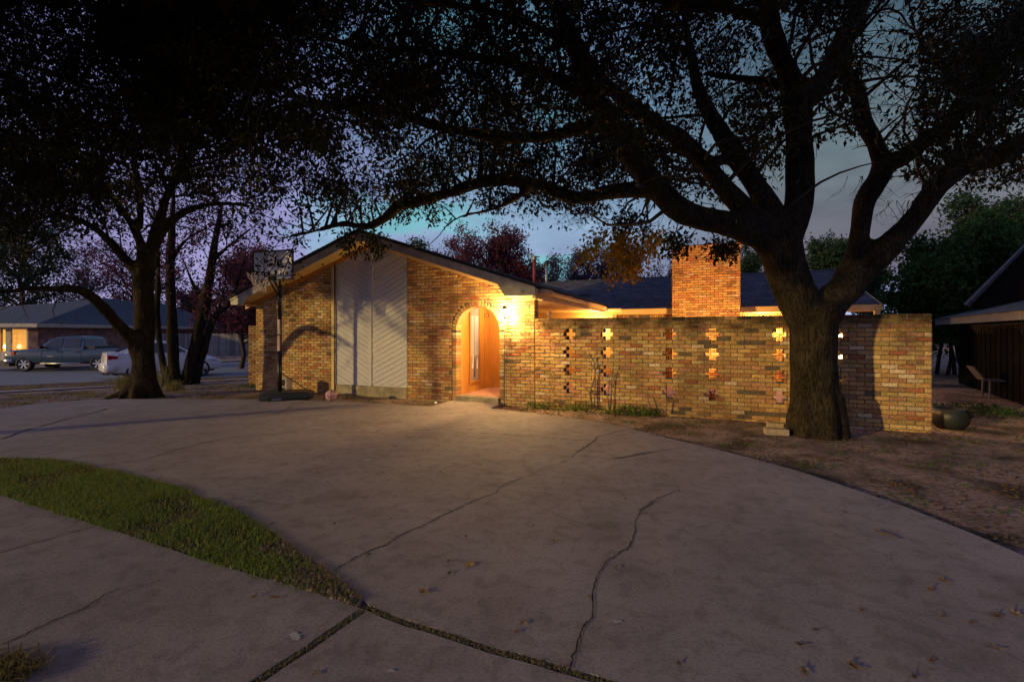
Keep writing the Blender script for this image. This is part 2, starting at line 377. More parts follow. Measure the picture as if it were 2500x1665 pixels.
M['litter_red'] = leaf_material('leaf_litter_red', [(.22, .045, .035), (.16, .08, .03), (.28, .08, .04), (.22, .18, .05)], .1)
M['weed'] = leaf_material('weed_leaf', [(.05, .13, .015), (.08, .17, .02), (.035, .08, .012)], .3)

# ------------------------------------------------------------------ terrain
def smooth01(t): t = min(1, max(0, t)); return t*t*(3-2*t)
def T(x, y):
    s = -.57*x+.82*y
    base = -.035
    z = base-.445*smooth01((s-11.5)/11.3)
    if s > 36: z += .25*smooth01((s-36)/8)
    return z
def on_drive(x, y):
    return False
def axis(lo, hi, step, far, growth=1.25):
    a = list(np.arange(lo, hi+1e-6, step)); s = step
    while a[-1] < far: s *= growth; a.append(a[-1]+s)
    s = step
    while a[0] > -far: s *= growth; a.insert(0, a[0]-s)
    return np.array(a)
gx = axis(-16, 12, .2, 260); gy = axis(0, 22, .2, 260)
GX, GY = np.meshgrid(gx, gy)
GZ = np.array([[T(x, y)+.012*mnoise.noise(Vector((x*1.3, y*1.3, 0)))+.006*mnoise.noise(Vector((x*5, y*5, 3))) for x in gx] for y in gy])
V = np.stack([GX, GY, GZ], -1).reshape(-1, 3); nx, ny = len(gx), len(gy)
I = np.arange((ny-1)*nx).reshape(ny-1, nx)[:, :-1].ravel()
np_mesh('ground', V, np.stack([I, I+1, I+nx+1, I+nx], -1), M['dirt'], smooth=True, kind='structure', label='bare pinkish dirt yard strewn with leaf litter')

def s2(pts, org, sc): return [(org[0]+x/sc, org[1]+y/sc) for x, y in pts]
def slab(name, poly, mat, thick=.09, parent=None, **k):
    """closed polygon of Vectors (top surface), thickened downwards"""
    mb = MB(); n = len(poly); lo = [p-Vector((0, 0, thick)) for p in poly]
    mb.add(poly+lo, [tuple(range(n))]+[(i, n+i, n+(i+1) % n, (i+1) % n) for i in range(n)])
    o = mb.build(name, mat, parent, **k)
    bm = bmesh.new(); bm.from_mesh(o.data); bmesh.ops.triangulate(bm, faces=[f for f in bm.faces if len(f.verts) > 4]); bmesh.ops.recalc_face_normals(bm, faces=bm.faces)
    bm.to_mesh(o.data); bm.free(); return o
d2 = 1.0617
far_edge = [(x*d2, y*d2) for x, y in [(-40, 947), (0, 939), (60, 931), (120, 925), (200, 919), (300, 917), (450, 918), (600, 918), (700, 920), (750, 922), (850, 926), (930, 931), (990, 934)]]
walk_l = [(1107, 977)]; walk_r = [(1224, 985)]
far_edge2 = [(x*d2, y*d2) for x, y in [(1128, 938), (1180, 945), (1230, 951), (1300, 959), (1400, 974), (1480, 993), (1560, 1013), (1640, 1031), (1700, 1046), (1780, 1067), (1850, 1087), (1930, 1113), (2000, 1137), (2080, 1164), (2150, 1192), (2250, 1232), (2354, 1277), (2500, 1345)]]
grass_up = s2([(-60, 252), (0, 255), (130, 256), (250, 262), (340, 272), (430, 286), (550, 310), (640, 335), (740, 358), (850, 382), (1000, 430), (1150, 495), (1230, 532), (1300, 570), (1450, 652), (1560, 740), (1700, 832), (1830, 930), (1940, 1028)], (0, 1000), 2.141)
grass_lo = s2([(-60, 430), (0, 445), (250, 520), (500, 600), (750, 680), (1000, 765), (1300, 855), (1600, 945), (1760, 992), (1896, 1042)], (0, 1000), 2.141)
J1 = s2([(655, 1165), (750, 1210), (850, 1248), (1000, 1290), (1170, 1345), (1330, 1400), (1500, 1440), (1740, 1512), (1930, 1565), (2200, 1660)], (600, 950), 2.193)   # joint running right
J2 = s2([(625, 1180), (540, 1240), (430, 1315), (335, 1385), (225, 1452), (50, 1568), (-160, 1710)], (600, 950), 2.193)                                             # joint running down left
def wp(q, z=0.0): return [gp(x, y, z) for x, y in q]
# upper drive (far slab)
right_end = Vector((7.5, 2.0, 0))
drive_poly = wp(far_edge)+wp(walk_l)+wp(walk_r)+wp(far_edge2)+[Vector((6.2, 1.0, 0)), Vector((4.5, .2, 0))]
j1w = wp(J1); j2w = wp(J2)
def offset(pl, d):
    out = []
    for i, p in enumerate(pl):
        a = pl[max(i-1, 0)]; b = pl[min(i+1, len(pl)-1)]; t = (b-a).normalized(); out.append(p+Vector((-t.y, t.x, 0))*d)
    return out
j1_up = offset(j1w, .022); j1_dn = offset(j1w, -.022)
drive_poly += list(reversed(j1_up)) + list(reversed(wp(grass_up)))
driveway = slab('driveway', drive_poly, M['concrete'], kind='structure', label='cracked grey concrete circular driveway lit warm near the arch')
j2_l = offset(j2w, -.024); j2_r = offset(j2w, .024)
def ordx(a, b): return (a, b)
# lower left slab
ll = wp(grass_lo); jl = j2_l if j2_l[2].x < j2w[2].x else j2_r; jr = j2_r if jl is j2_l else j2_l
lower_poly = ll+jl+[Vector((-3.5, .2, 0)), Vector((-7, .6, 0)), Vector((-8, 2.2, 0))]
slab('sidewalk', lower_poly, M['concrete'], kind='structure', label='grey concrete walk below the wedge of grass')
apron_poly = j1_dn+[Vector((3.0, .1, 0)), Vector((-1.5, .1, 0))]+list(reversed(jr))
slab('apron', apron_poly, M['concrete'], kind='structure', label='concrete apron slab nearest the camera between two joints')

def strip(pts, w0, w1, z, jit=.35, seed=1, n=6, wob=0.012):
    rnd = random.Random(seed); fine = []
    for i in range(len(pts)-1):
        for k in range(n):
            f = k/n; fine.append(pts[i].lerp(pts[i+1], f))
    fine.append(pts[-1]); P = []
    for i, p in enumerate(fine):
        q = p+Vector((rnd.uniform(-1, 1), rnd.uniform(-1, 1), 0))*wob if 0 < i < len(fine)-1 else p
        P.append(q)
    L_, R_ = [], []
    for i, p in enumerate(P):
        a = P[max(i-1, 0)]; b = P[min(i+1, len(P)-1)]; t = (b-a).normalized(); nrm = Vector((-t.y, t.x, 0))
        w = (w0+(w1-w0)*i/len(P))*(1+rnd.uniform(-jit, jit))*.5
        L_.append(p+nrm*w+Vector((0, 0, z))); R_.append(p-nrm*w+Vector((0, 0, z)))
    m = len(P); return L_+R_, [(i, i+1, m+i+1, m+i) for i in range(m-1)]
def crack(pts, w0=.012, w1=.006, seed=1, wob=.02, name='crack'):
    k_ = .62 if pts[len(pts)//2][1] > 1120 else 1.15
    mb = MB(); v, f = strip(wp(pts), w0*k_, w1*k_, .0035, .5, seed, 5, wob*.35); mb.add(v, f); mb.build(name, M['crack'], driveway)
R4 = lambda p: s2(p, (600, 950), 2.193); R5 = lambda p: s2(p, (1500, 950), 2.193); R8 = lambda p: s2(p, (0, 1000), 2.141)
crack(R4([(480, 965), (520, 940), (610, 890), (700, 850), (755, 832), (800, 795), (905, 745), (940, 738), (980, 712), (1070, 668), (1160, 625), (1250, 585), (1340, 560), (1358, 530), (1380, 515), (1450, 485), (1530, 462), (1590, 425), (1690, 395), (1745, 370), (1765, 345)]), .013, .012, 1)
crack(R4([(1765, 345), (1810, 315), (1870, 275), (1885, 255), (1950, 238), (2030, 217)]), .014, .010, 2)
crack(R4([(1740, 1500), (1755, 1420), (1780, 1340), (1800, 1280), (1850, 1230), (1860, 1190), (1850, 1090), (1880, 1010), (1920, 930), (1980, 890), (2050, 850), (2080, 780), (2090, 690), (2120, 650), (2193, 600)]), .013, .010, 3)
crack(R5([(0, 600+0), (0, 900)])[:0] or R5([(130, 650), (170, 625), (215, 590), (290, 560), (350, 545)]), .012, .010, 4)
crack(R5([(350, 545), (330, 520), (270, 485), (200, 440), (140, 405)]), .008, .004, 5)
crack(R5([(350, 550), (450, 572), (600, 590), (760, 600), (900, 605)]), .006, .003, 6)
crack(R4([(1380, 565), (1450, 590), (1540, 618), (1620, 645), (1700, 690), (1800, 720), (1900, 750), (2060, 800)]), .006, .005, 7)
crack(R4([(1450, 478), (1400, 462), (1300, 440), (1200, 420), (1120, 398), (1040, 380), (950, 372)]), .007, .004, 8)
crack(R4([(1870, 278), (1750, 272), (1600, 258), (1400, 243), (1200, 236), (1120, 250)]), .012, .008, 9)
crack(R4([(1170, 232), (1100, 222), (980, 222), (870, 215), (730, 212), (690, 232), (590, 230)]), .010, .006, 10)
crack(R4([(1810, 355), (1900, 372), (2000, 372), (2110, 352), (2193, 338)]), .010, .008, 11)
crack(R5([(0, 370), (60, 362), (170, 340), (290, 325), (405, 308)]), .012, .006, 12)
crack(R4([(270, 230), (180, 238), (60, 250), (0, 258)]), .010, .010, 13)
crack(R8([(1285, 140), (1160, 155), (1050, 178), (900, 215), (840, 235), (760, 260), (660, 275), (530, 295)]), .013, .010, 14, .015)
crack(R8([(0, 155), (50, 140), (110, 115), (220, 85), (330, 55), (450, 25), (520, 8), (560, -5)]), .024, .022, 15, .02)
crack(R4([(310, 65), (255, 80), (225, 105), (180, 128), (110, 142), (0, 150)]), .016, .012, 16)
crack(R8([(1200, 465), (1300, 475), (1400, 488), (1500, 500), (1600, 488), (1670, 478)]), .008, .007, 17)
crack(R4([(800, 130), (700, 160), (620, 180)]), .008, .005, 18)
# crack / score lines in the lower slab
lowcrack = [o for o in bpy.data.objects if o.name == 'sidewalk'][0]
for pts, w, sd_ in ((R8([(0, 1235), (100, 1190), (250, 1115), (360, 1070), (430, 1045), (500, 1000), (560, 960), (625, 935)]), .009, 31), (R8([(0, 750), (120, 712), (280, 670), (420, 630), (520, 602)]), .008, 32), (R8([(500, 1010), (640, 960), (760, 915), (850, 890)]), .004, 33)):
    mb = MB(); v, f = strip(wp(pts), w, w*.8, .0035, .5, sd_, 8, .006); mb.add(v, f); mb.build('crack', M['crack'], lowcrack)
# soil in the joints (slightly below the concrete), with grit and clumps of dead grass
mb = MB(); v, f = strip(j1w, .075, .075, -.012, .1, 5, 6, .0); mb.add(v, f); v, f = strip(j2w, .08, .08, -.012, .1, 6, 6, .0); mb.add(v, f)
mb.build('joint_soil', M['soil'], driveway, kind='stuff')

# ------------------------------------------------------------------ road, sidewalk by road
def terr_strip(name, A, B, mat, dz, nseg=40, wn=6, **k):
    """quad strip between polylines A,B (2-point) following T"""
    V = []; 
    for i in range(nseg+1):
        for j in range(wn+1):
            a = Vector(A[0]).lerp(Vector(A[1]), i/nseg); b = Vector(B[0]).lerp(Vector(B[1]), i/nseg); p = a.lerp(b, j/wn)
            V.append((p.x, p.y, T(p.x, p.y)+dz))
    V = np.array(V); q = []
    for i in range(nseg):
        for j in range(wn):
            a = i*(wn+1)+j; q.append((a, a+1, a+wn+2, a+wn+1))
    return np_mesh(name, V, np.array(q), mat, smooth=True, kind='structure', **k)
d1 = Vector((.883, .469)); d_ = Vector((.743, .669))
n0 = Vector((-17.9, 16.0)); f0 = Vector((-25.0, 22.4))
terr_strip('street', (n0-d1*70, n0+d1*80), (f0-d_*70, f0+d_*80), M['asphalt'], .02, 60, 8, label='blue grey asphalt street past the left yard')
# kerb
def kerb(A, B, name, lab, w=.15, h=.12):
    mb = MB(); P = [Vector(A).lerp(Vector(B), i/50) for i in range(51)]; t = (Vector(B)-Vector(A)).normalized(); n = Vector((-t.y, t.x))
    ring = []
    for p in P:
        z = T(p.x, p.y)
        for off, zz in ((-w/2, -.1), (-w/2, h), (w/2, h), (w/2, -.1)):
            q = p+n*off; ring.append((q.x, q.y, z+zz))
    fs = [(i*4+k, i*4+(k+1) % 4, (i+1)*4+(k+1) % 4, (i+1)*4+k) for i in range(50) for k in range(4)]
    mb.add(ring, fs); mb.build(name, M['concrete'], kind='structure', label=lab)
kerb(n0-d1*60, n0+d1*60, 'kerb', 'low concrete kerb on the near side of the street', .15, .07)
kerb(f0-d_*60, f0+d_*60, 'kerb', 'pale concrete kerb on the far side of the street', .2, .12)
sA, sB = Vector((-15.6, 13.7)), Vector((-10.7, 17.4)); ds = (sB-sA).normalized(); nn = Vector((-ds.y, ds.x))
terr_strip('pavement', (sA-ds*50, sA+ds*60), (sA-ds*50+nn*1.0, sA+ds*60+nn*1.0), M['concrete'], .035, 60, 3, label='narrow pale concrete pavement along the street')

# ------------------------------------------------------------------ house frame
O2 = Vector((-.016, 9.147)); U = Vector((.9237, -.3832)); Nn = Vector((.3834, .9236))
ANG = math.atan2(U.y, U.x)
def H(l, n, z): p = O2+U*l+Nn*n; return Vector((p.x, p.y, z))
BH, BL = .0677, .203       # course height, brick pitch
PAL = [((.60, .38, .15), 28), ((.56, .33, .13), 20), ((.50, .25, .10), 10), ((.62, .44, .20), 16), ((.54, .29, .16), 9), ((.34, .20, .10), 4), ((.68, .52, .34), 4), ((.46, .33, .12), 8), ((.18, .13, .09), 1), ((.46, .17, .075), 4)]
def pal(rnd): 
    c = rnd.choices([p[0] for p in PAL], [p[1] for p in PAL])[0]; k = rnd.uniform(.82, 1.15); return tuple(min(.8, x*k) for x in c)
def brick_geo(L, Hh, D, rnd, worn=.0025):
    """front face at y=0 looking along -y, body behind; 8 points per ring"""
    def ring(y, inset, j):
        x, z = L/2-inset, Hh/2-inset
        base = [(-x, -z), (0, -z), (x, -z), (x, 0), (x, z), (0, z), (-x, z), (-x, 0)]
        out = []
        for i, (a, b) in enumerate(base):
            if i % 2 == 0: a *= 1-.006*rnd.random()
            out.append((a+rnd.uniform(-j, j), y+rnd.uniform(-j, j)*.6, b+rnd.uniform(-j, j)))
        return out
    v = ring(D, 0, 0)+ring(.007, .0, worn*.6)+ring(0, .006+rnd.uniform(0, .002), worn)
    f = [(r*8+i, r*8+(i+1) % 8, (r+1)*8+(i+1) % 8, (r+1)*8+i) for r in range(2) for i in range(8)]+[tuple(range(16, 24))]
    return v, f
def variants(L, Hh, D, n, seed, worn=.0025):
    rnd = random.Random(seed); out = []
    for i in range(n):
        v, f = brick_geo(L, Hh, D, rnd, worn); me = bpy.data.meshes.new('brick'); me.from_pydata(v, [], f); me.update()
        set_cols(me, [pal(rnd)]*len(f)); out.append((me, v, f, me.color_attributes))
    return out
class Bricks:
    """a field of bricks on a wall; the first `cap` that show largest become objects, the rest one mass"""
    def __init__(s, parent, mat, cap=300, seed=3, worn=.0025, name='brick'):
        s.items = []; s.parent = parent; s.mat = mat; s.cap = cap; s.rnd = random.Random(seed); s.worn = worn; s.name = name
    def add(s, l, n, z, L, Hh=BH-.010, D=.06, rot=0.0, face='front', prio=0):
        s.items.append((l, n, z, L, Hh, D, rot, face, prio))
    def flush(s):
        def key(it):
            p = H(it[0], it[1], it[2]); d = math.hypot(p.x, p.y); vis = abs(p.x/p.y) < 1.12
            return (it[8], 0 if vis else 1, d/ max(.3, it[3]/.19))
        s.items.sort(key=key); cache = {}; mass = MB()
        for i, (l, n, z, L, Hh, D, rot, face, pr) in enumerate(s.items):
            rz = ANG+(0 if face == 'front' else (math.pi/2 if face == 'right' else -math.pi/2))
            W = Matrix.Translation(H(l, n, z)) @ Euler((0, 0, rz)).to_matrix().to_4x4() @ Euler((0, rot, 0)).to_matrix().to_4x4()
            if i < s.cap:
                k = (round(L, 3), round(Hh, 3), D)
                full = k[0] == round(BL-.011, 3)
                lst = cache.setdefault(k, [])
                lim = 44 if full else 30
                if len(lst) < lim:
                    v, f = brick_geo(L, Hh, D, s.rnd, s.worn); me = bpy.data.meshes.new(s.name); me.from_pydata(v, [], f); me.update(); set_cols(me, [pal(s.rnd)]*len(f)); me.materials.append(s.mat); lst.append(me)
                else: me = s.rnd.choice(lst)
                o = bpy.data.objects.new(s.name, me); C.objects.link(o); o.matrix_world = W; o.parent = s.parent
            else:
                v, f = brick_geo(L, Hh, D, s.rnd, s.worn); mass.add([W @ Vector(p) for p in v], f, pal(s.rnd))
        if mass.v: mass.build('brickwork', s.mat, s.parent, kind='stuff')

def course(B, l0, l1, z, row, holes=(), n=0.0, D=.06, minl=.03, prio=0, cond=None, jit=True, phase=0.0):
    """one course of bricks between l0 and l1 with holes [(a,b)]"""
    off = (BL/2 if row % 2 else 0)+phase; k0 = math.floor((l0-off)/BL)-1; l = off+k0*BL
    segs = []
    while l < l1:
        a, b = max(l, l0), min(l+BL, l1)
        if b-a > minl: segs.append((a, b))
        l += BL
    for h0, h1 in holes:
        ns = []
        for a, b in segs:
            if b <= h0 or a >= h1: ns.append((a, b)); continue
            if a < h0 and h0-a > minl: ns.append((a, h0))
            if b > h1 and b-h1 > minl: ns.append((h1, b))
        segs = ns
    for a, b in segs:
        c = (a+b)/2
        if cond and not cond(c, z): continue
        j = B.rnd.uniform(-.003, .003) if jit else 0
        B.add(c, n-.008+B.rnd.uniform(-.003, .002), z+B.rnd.uniform(-.0015, .0015), (b-a)-.011+j*0, D=D, rot=B.rnd.uniform(-.006, .006), prio=prio)

house = empty('brick_house', H(-3.4, 0, 0), label='low brick house with a wide front gable, pale chevron siding and a lit arched entry', cat='house')
def HP(o):   # parent keeping world placement
    o.parent = house; o.matrix_parent_inverse = Matrix.Translation(-house.location); return o
houseP = empty('frontage'); bpy.data.objects.remove(houseP)
house.location = (0, 0, 0)

RIDGE_L, PITCH, ZPK = -3.42, .33, 3.446
def zs(l): return ZPK-abs(l-RIDGE_L)*PITCH       # underside of the rake / soffit
LL, LR = -7.167, .5
S0, S1 = -4.561, -2.482
AC, AR, ASZ = -.747, .49, 1.46               # arch centre, radius, spring height
DT = .20                                       # wall thickness

def wall_poly(pts, n0, n1): return [H(l, n0, z) for l, z in pts], Vector((Nn.x, Nn.y, 0))*(n1-n0)
RING = .105
ro = AR+RING
aL, aR = AC-ro, AC+ro
p, d = wall_poly([(LL, -.1), (S0, -.1), (S0, zs(S0)), (LL, zs(LL))], 0.0, DT); mb = MB(); mb.prism(p, d); mb.build('wall', M['mortar'], house)
arc = [(AC+ro*math.cos(a), ASZ+ro*math.sin(a)) for a in np.linspace(math.pi, 0, 25)]
p, d = wall_poly([(S1, -.1), (aL, -.1)]+arc+[(aR, -.1), (LR, -.1), (LR, zs(LR)), (S1, zs(S1))], 0, DT); mb = MB(); mb.prism(p, d); o = mb.build('wall', M['mortar'], house)
bm = bmesh.new(); bm.from_mesh(o.data); bmesh.ops.triangulate(bm, faces=[f for f in bm.faces if len(f.verts) > 4]); bmesh.ops.recalc_face_normals(bm, faces=bm.faces); bm.to_mesh(o.data); bm.free()
mb = MB(); p, d = wall_poly([(S0, -.1), (S1, -.1), (S1, zs(S1)), (RIDGE_L, zs(RIDGE_L)), (S0, zs(S0))], .03, DT); mb.prism(p, d)
mb.build('siding_backing', M['siding_gap'], house)
# other walls of the house body (left side, back) so that it is a closed building
mb = MB()
for (a, b) in (((LL, DT), (LL, 10.0)), ((LL, 10.0), (LR, 10.0))):
    q0, q1 = H(*a, -.6), H(*b, -.6); dd = (q1-q0).normalized(); nn_ = Vector((dd.y, -dd.x, 0))*.2
    mb.prism([q0, q1, q1+Vector((0, 0, 2.8)), q0+Vector((0, 0, 2.8))], -nn_)
mb.build('side_wall', M['mortar'], house)

B = Bricks(house, M['brick'], 300, 5)
rows = 52
for r in range(-1, rows):
    z = r*BH+BH/2
    course(B, LL, S0-.0, z, r, cond=lambda c, zz: zz < zs(c)+.02)
    # right field with arch hole
    holes = []
    if z < ASZ: holes = [(aL-.012, aR+.012)]
    elif z < ASZ+ro:
        w = math.sqrt(max(0, ro*ro-(z-ASZ)**2)); 
        if z-BH/2 < ASZ+ro: w = math.sqrt(max(0, ro*ro-max(0, z-BH*.3-ASZ)**2))
        holes = [(AC-w-.012, AC+w+.012)]
    course(B, S1, LR, z, r, holes=holes, cond=lambda c, zz: zz < zs(c)+.02, minl=.035)
    if z < 2.15:                              # return at the right end of the wall
        B.add(LR+.008, DT/2, z, DT-.012, face='right', prio=2)
# jamb headers
for r in range(-1, int(ASZ/BH)):
    z = r*BH+BH/2
    for sgn in (-1, 1):
        B.add(AC+sgn*(AR+RING/2), -.008, z, RING-.010, D=DT+.01, prio=-1)
        # jamb stretcher faces seen in the reveal
# voussoirs
nv = 24
vb = MB()
for i in range(nv):
    a = math.pi*(i+.5)/nv; rm = AR+RING/2
    B.add(AC+rm*math.cos(a), -.014, ASZ+rm*math.sin(a), math.pi*AR/nv-.006, Hh=RING-.004, D=DT+.012, rot=math.pi/2-a, prio=-2)
# side wall bricks to the left (seen edge only) and far low pillar are separate things
B.flush()
# mortar lining behind voussoirs / jambs
mb = MB(); rr0, rr1 = AR+.012, ro+.004
arcs = np.linspace(math.pi, 0, 33)
for i in range(32):
    a, b = arcs[i], arcs[i+1]
    p, d = wall_poly([(AC+rr0*math.cos(a), ASZ+rr0*math.sin(a)), (AC+rr0*math.cos(b), ASZ+rr0*math.sin(b)), (AC+rr1*math.cos(b), ASZ+rr1*math.sin(b)), (AC+rr1*math.cos(a), ASZ+rr1*math.sin(a))], .004, DT-.006); mb.prism(p, d)
for sgn in (-1, 1):
    x0, x1 = sorted((AC+sgn*rr0, AC+sgn*rr1)); p, d = wall_poly([(x0, -.1), (x1, -.1), (x1, ASZ), (x0, ASZ)], .004, DT-.006); mb.prism(p, d)
mb.build('arch_mortar', M['mortar'], house)

# chevron siding boards
ang = math.radians(26); pitchv = .118; cl = (S0+S1)/2+.04
def clip_poly(poly, a, b, c):     # keep a*x+b*z<=c
    out = []
    for i in range(len(poly)):
        p, q = poly[i], poly[(i+1) % len(poly)]; fp, fq = a*p[0]+b*p[1]-c, a*q[0]+b*q[1]-c
        if fp <= 0: out.append(p)
        if (fp < 0) != (fq < 0) and abs(fp-fq) > 1e-12:
            t = fp/(fp-fq); out.append((p[0]+(q[0]-p[0])*t, p[1]+(q[1]-p[1])*t))
    return out
tz = math.tan(ang)
rnd = random.Random(9)
for side in (-1, 1):
    x0, x1 = (S0+.03, cl-.045) if side < 0 else (cl+.045, S1-.002)
    for k in range(-6, 34):
        # board bottom edge rises away from the centre line
        def zz(x, off): return .2+k*pitchv+off+abs(x-cl)*tz
        g = .007
        poly = [(x0, zz(x0, g/2)), (x1, zz(x1, g/2)), (x1, zz(x1, pitchv-g/2)), (x0, zz(x0, pitchv-g/2))]
        poly = clip_poly(poly, 0, -1, -.20)
        if len(poly) >= 3: poly = clip_poly(poly, PITCH, 1, ZPK+PITCH*RIDGE_L+.0) 
        if len(poly) >= 3: poly = clip_poly(poly, -PITCH, 1, ZPK-PITCH*RIDGE_L)
        if len(poly) < 3: continue
        nf = rnd.uniform(-.004, .003)
        mb = MB(); m_ = len(poly)
        cx = sum(p[0] for p in poly)/m_; cz = sum(p[1] for p in poly)/m_
        front = [H(cx+(l-cx)*.997, nf-.004, cz+(z-cz)*.975) for l, z in poly]; mid = [H(l, nf+.002, z) for l, z in poly]; back = [H(l, .028, z) for l, z in poly]
        if side: pass
        mb.add(front+mid+back, [tuple(range(m_-1, -1, -1))]+[(i, (i+1) % m_, m_+(i+1) % m_, m_+i) for i in range(m_)]+[(m_+i, m_+(i+1) % m_, 2*m_+(i+1) % m_, 2*m_+i) for i in range(m_)])
        o = mb.build('siding_board', M['siding'], house)
        bm = bmesh.new(); bm.from_mesh(o.data); bmesh.ops.recalc_face_normals(bm, faces=bm.faces); bm.to_mesh(o.data); bm.free()
def hbox(l0, l1, n0, n1, z0, z1, mb): mb.hexa([H(l0, n0, z0), H(l1, n0, z0), H(l1, n1, z0), H(l0, n1, z0), H(l0, n0, z1), H(l1, n0, z1), H(l1, n1, z1), H(l0, n1, z1)]); return mb
hbox(cl-.045, cl+.045, -.018, .03, .2, zs(cl)-.002, MB()).build('center_batten', M['siding'], house)
hbox(cl+.040, cl+.052, -.021, .03, .2, zs(cl)-.002, MB()).build('batten_groove', M['siding_gap'], house)
hbox(S0-.05, S0+.03, -.03, .03, .06, zs(S0)+.0, MB()).build('trim_board', M['soffit'], house)
mb = MB(); mb.tube([H(S0+.06, -.035, .05), H(S0+.06, -.035, zs(S0+.06)-.02)], .016, 8); mb.build('conduit', M['metal_black'], house)
hbox(S0+.03, S1, -.03, .04, -.1, .195, MB()).build('foundation', M['concrete_found'], house)

# rake fascia, soffit and roof of the front gable
DF = .45
def rake(name, side, n0, n1, up0, up1, mat):
    tipL = -7.504 if side < 0 else .663; flat = 2.15; mb = MB()
    kink = tipL+(.32 if side < 0 else -.32)
    lo = [(RIDGE_L, zs(RIDGE_L)+up0), (kink-(0.05 if side>0 else -.05), zs(kink-(.05 if side>0 else -.05))+up0)]
    if name == 'fascia': lo += [(kink+(.08 if side>0 else -.08)*0, flat-.005), (tipL, flat-.005)] if False else [(kink+(.06 if side > 0 else -.06)*0, flat)]+[(tipL, flat)]
    else: lo += [(tipL, zs(tipL)+up0)]
    poly = lo+[(tipL, zs(tipL)+up1), (RIDGE_L, zs(RIDGE_L)+up1)]
    mb.prism([H(l, n0, z) for l, z in poly], Vector((Nn.x, Nn.y, 0))*(n1-n0)); o = mb.build(name, mat, house)
    bm = bmesh.new(); bm.from_mesh(o.data); bmesh.ops.recalc_face_normals(bm, faces=bm.faces); bmesh.ops.triangulate(bm, faces=bm.faces); bm.to_mesh(o.data); bm.free(); return o
def rake2(name, side, n0, n1, w0, w1, mat, flat=None, kl=.36):
    """sloping member between under-offset w0 and top-offset w1; optional dropped flat end"""
    tip = -7.504 if side < 0 else .663; s = 1 if side > 0 else -1
    lo = [(RIDGE_L, ZPK+w0)]
    if flat:
        lo += [(tip-s*(kl+.14), zs(tip-s*(kl+.14))+w0), (tip-s*kl, flat), (tip, flat)]
    else: lo += [(tip, zs(tip)+w0)]
    poly = lo+[(tip, zs(tip)+w1), (RIDGE_L, ZPK+w1)]
    mb = MB(); mb.prism([H(l, n0, z) for l, z in poly], Vector((Nn.x, Nn.y, 0))*(n1-n0)); o = mb.build(name, mat, house)
    bm = bmesh.new(); bm.from_mesh(o.data); bmesh.ops.triangulate(bm, faces=bm.faces); bmesh.ops.recalc_face_normals(bm, faces=bm.faces); bm.to_mesh(o.data); bm.free(); return o
for side in (-1, 1):
    rake2('fascia', side, -DF, -DF+.03, 0, .165, M['paint_trim'], flat=2.11 if side > 0 else 2.12, kl=.62 if side > 0 else .42)
    rake2('rake_trim', side, -DF-.022, -DF-.002, .12, .168, M['paint_trim'])
    rake2('soffit', side, -DF+.032, 6.0, .02, .04, M['soffit'])
    rake2('roof_deck', side, -DF-.05, 10.6, .175, .225, M['roof_dark'])
    rake2('wall_rake_molding', side, -.045, -.012, -.075, .018, M['wood_trim'] if side < 0 else M['soffit'])
# ragged shingle edge along the rakes
mb = MB(); rnd = random.Random(4)
for side in (-1, 1):
    tip = -7.504 if side < 0 else .663; n_ = 30
    for i in range(n_):
        l0 = RIDGE_L+(tip-RIDGE_L)*i/n_; l1 = RIDGE_L+(tip-RIDGE_L)*(i+1)/n_
        u = .227; e = -DF-.065-rnd.uniform(0, .012)
        c = rnd.uniform(.7, 1.2)
        mb.hexa([H(l0, e, zs(l0)+u), H(l1, e, zs(l1)+u), H(l1, -.2, zs(l1)+u), H(l0, -.2, zs(l0)+u), H(l0, e, zs(l0)+u+.014), H(l1, e, zs(l1)+u+.006), H(l1, -.2, zs(l1)+u+.006), H(l0, -.2, zs(l0)+u+.014)], (c, c, c))
mb.build('shingle_edge', M['shingle'], house)
# boxed eave ends at both lower corners
hbox(-7.504, LL, -.03, -.005, 2.11, zs(-7.35)+.02, MB()).build('eave_box', M['soffit'], house)
hbox(-7.504, LL, -DF+.03, 8.0, 2.115, 2.135, MB()).build('eave_soffit', M['soffit'], house)
hbox(.04, .663, -DF+.035, -.012, 2.115, 2.135, MB()).build('eave_soffit', M['soffit'], house)
hbox(.04, .52, -.05, -.012, 2.06, 2.112, MB()).build('eave_molding', M['soffit'], house)
mb = MB()
for dx in (0, .045): mb.tube([H(.40+dx, -DF-.01, 2.20), H(.40+dx, -DF-.03, 2.21), H(.405+dx, -DF-.035, 2.175), H(.415+dx, -DF-.02, 2.165)], .004, 5)
mb.build('hook', M['metal_black'], house)

# porch roof over the courtyard side: eave beam and gutter running back, flat boarded ceiling
EZ = 2.15
hbox(.60, .663, -DF+.03, 6.10, 2.05, 2.245, MB()).build('eave_fascia', M['paint_cream'], house)
def gutter(l0, n0, l1, n1, z, outw, name='gutter'):
    mb = MB(); a, b = H(l0, n0, z), H(l1, n1, z); o = Vector((outw[0], outw[1], 0))
    prof = [(0, 0), (.055, 0), (.085, .035), (.09, .085), (.083, .085), (.078, .04), (.052, .008), (0, .008)]
    ring = [a+o*x+Vector((0, 0, y)) for x, y in prof]+[b+o*x+Vector((0, 0, y)) for x, y in prof]; m = len(prof)
    mb.add(ring, [(i, (i+1) % m, m+(i+1) % m, m+i) for i in range(m)]+[tuple(range(m)), tuple(range(2*m-1, m-1, -1))]); return mb.build(name, M['paint_cream'], house)
gutter(.665, .25, .665, 6.06, 2.145, U)
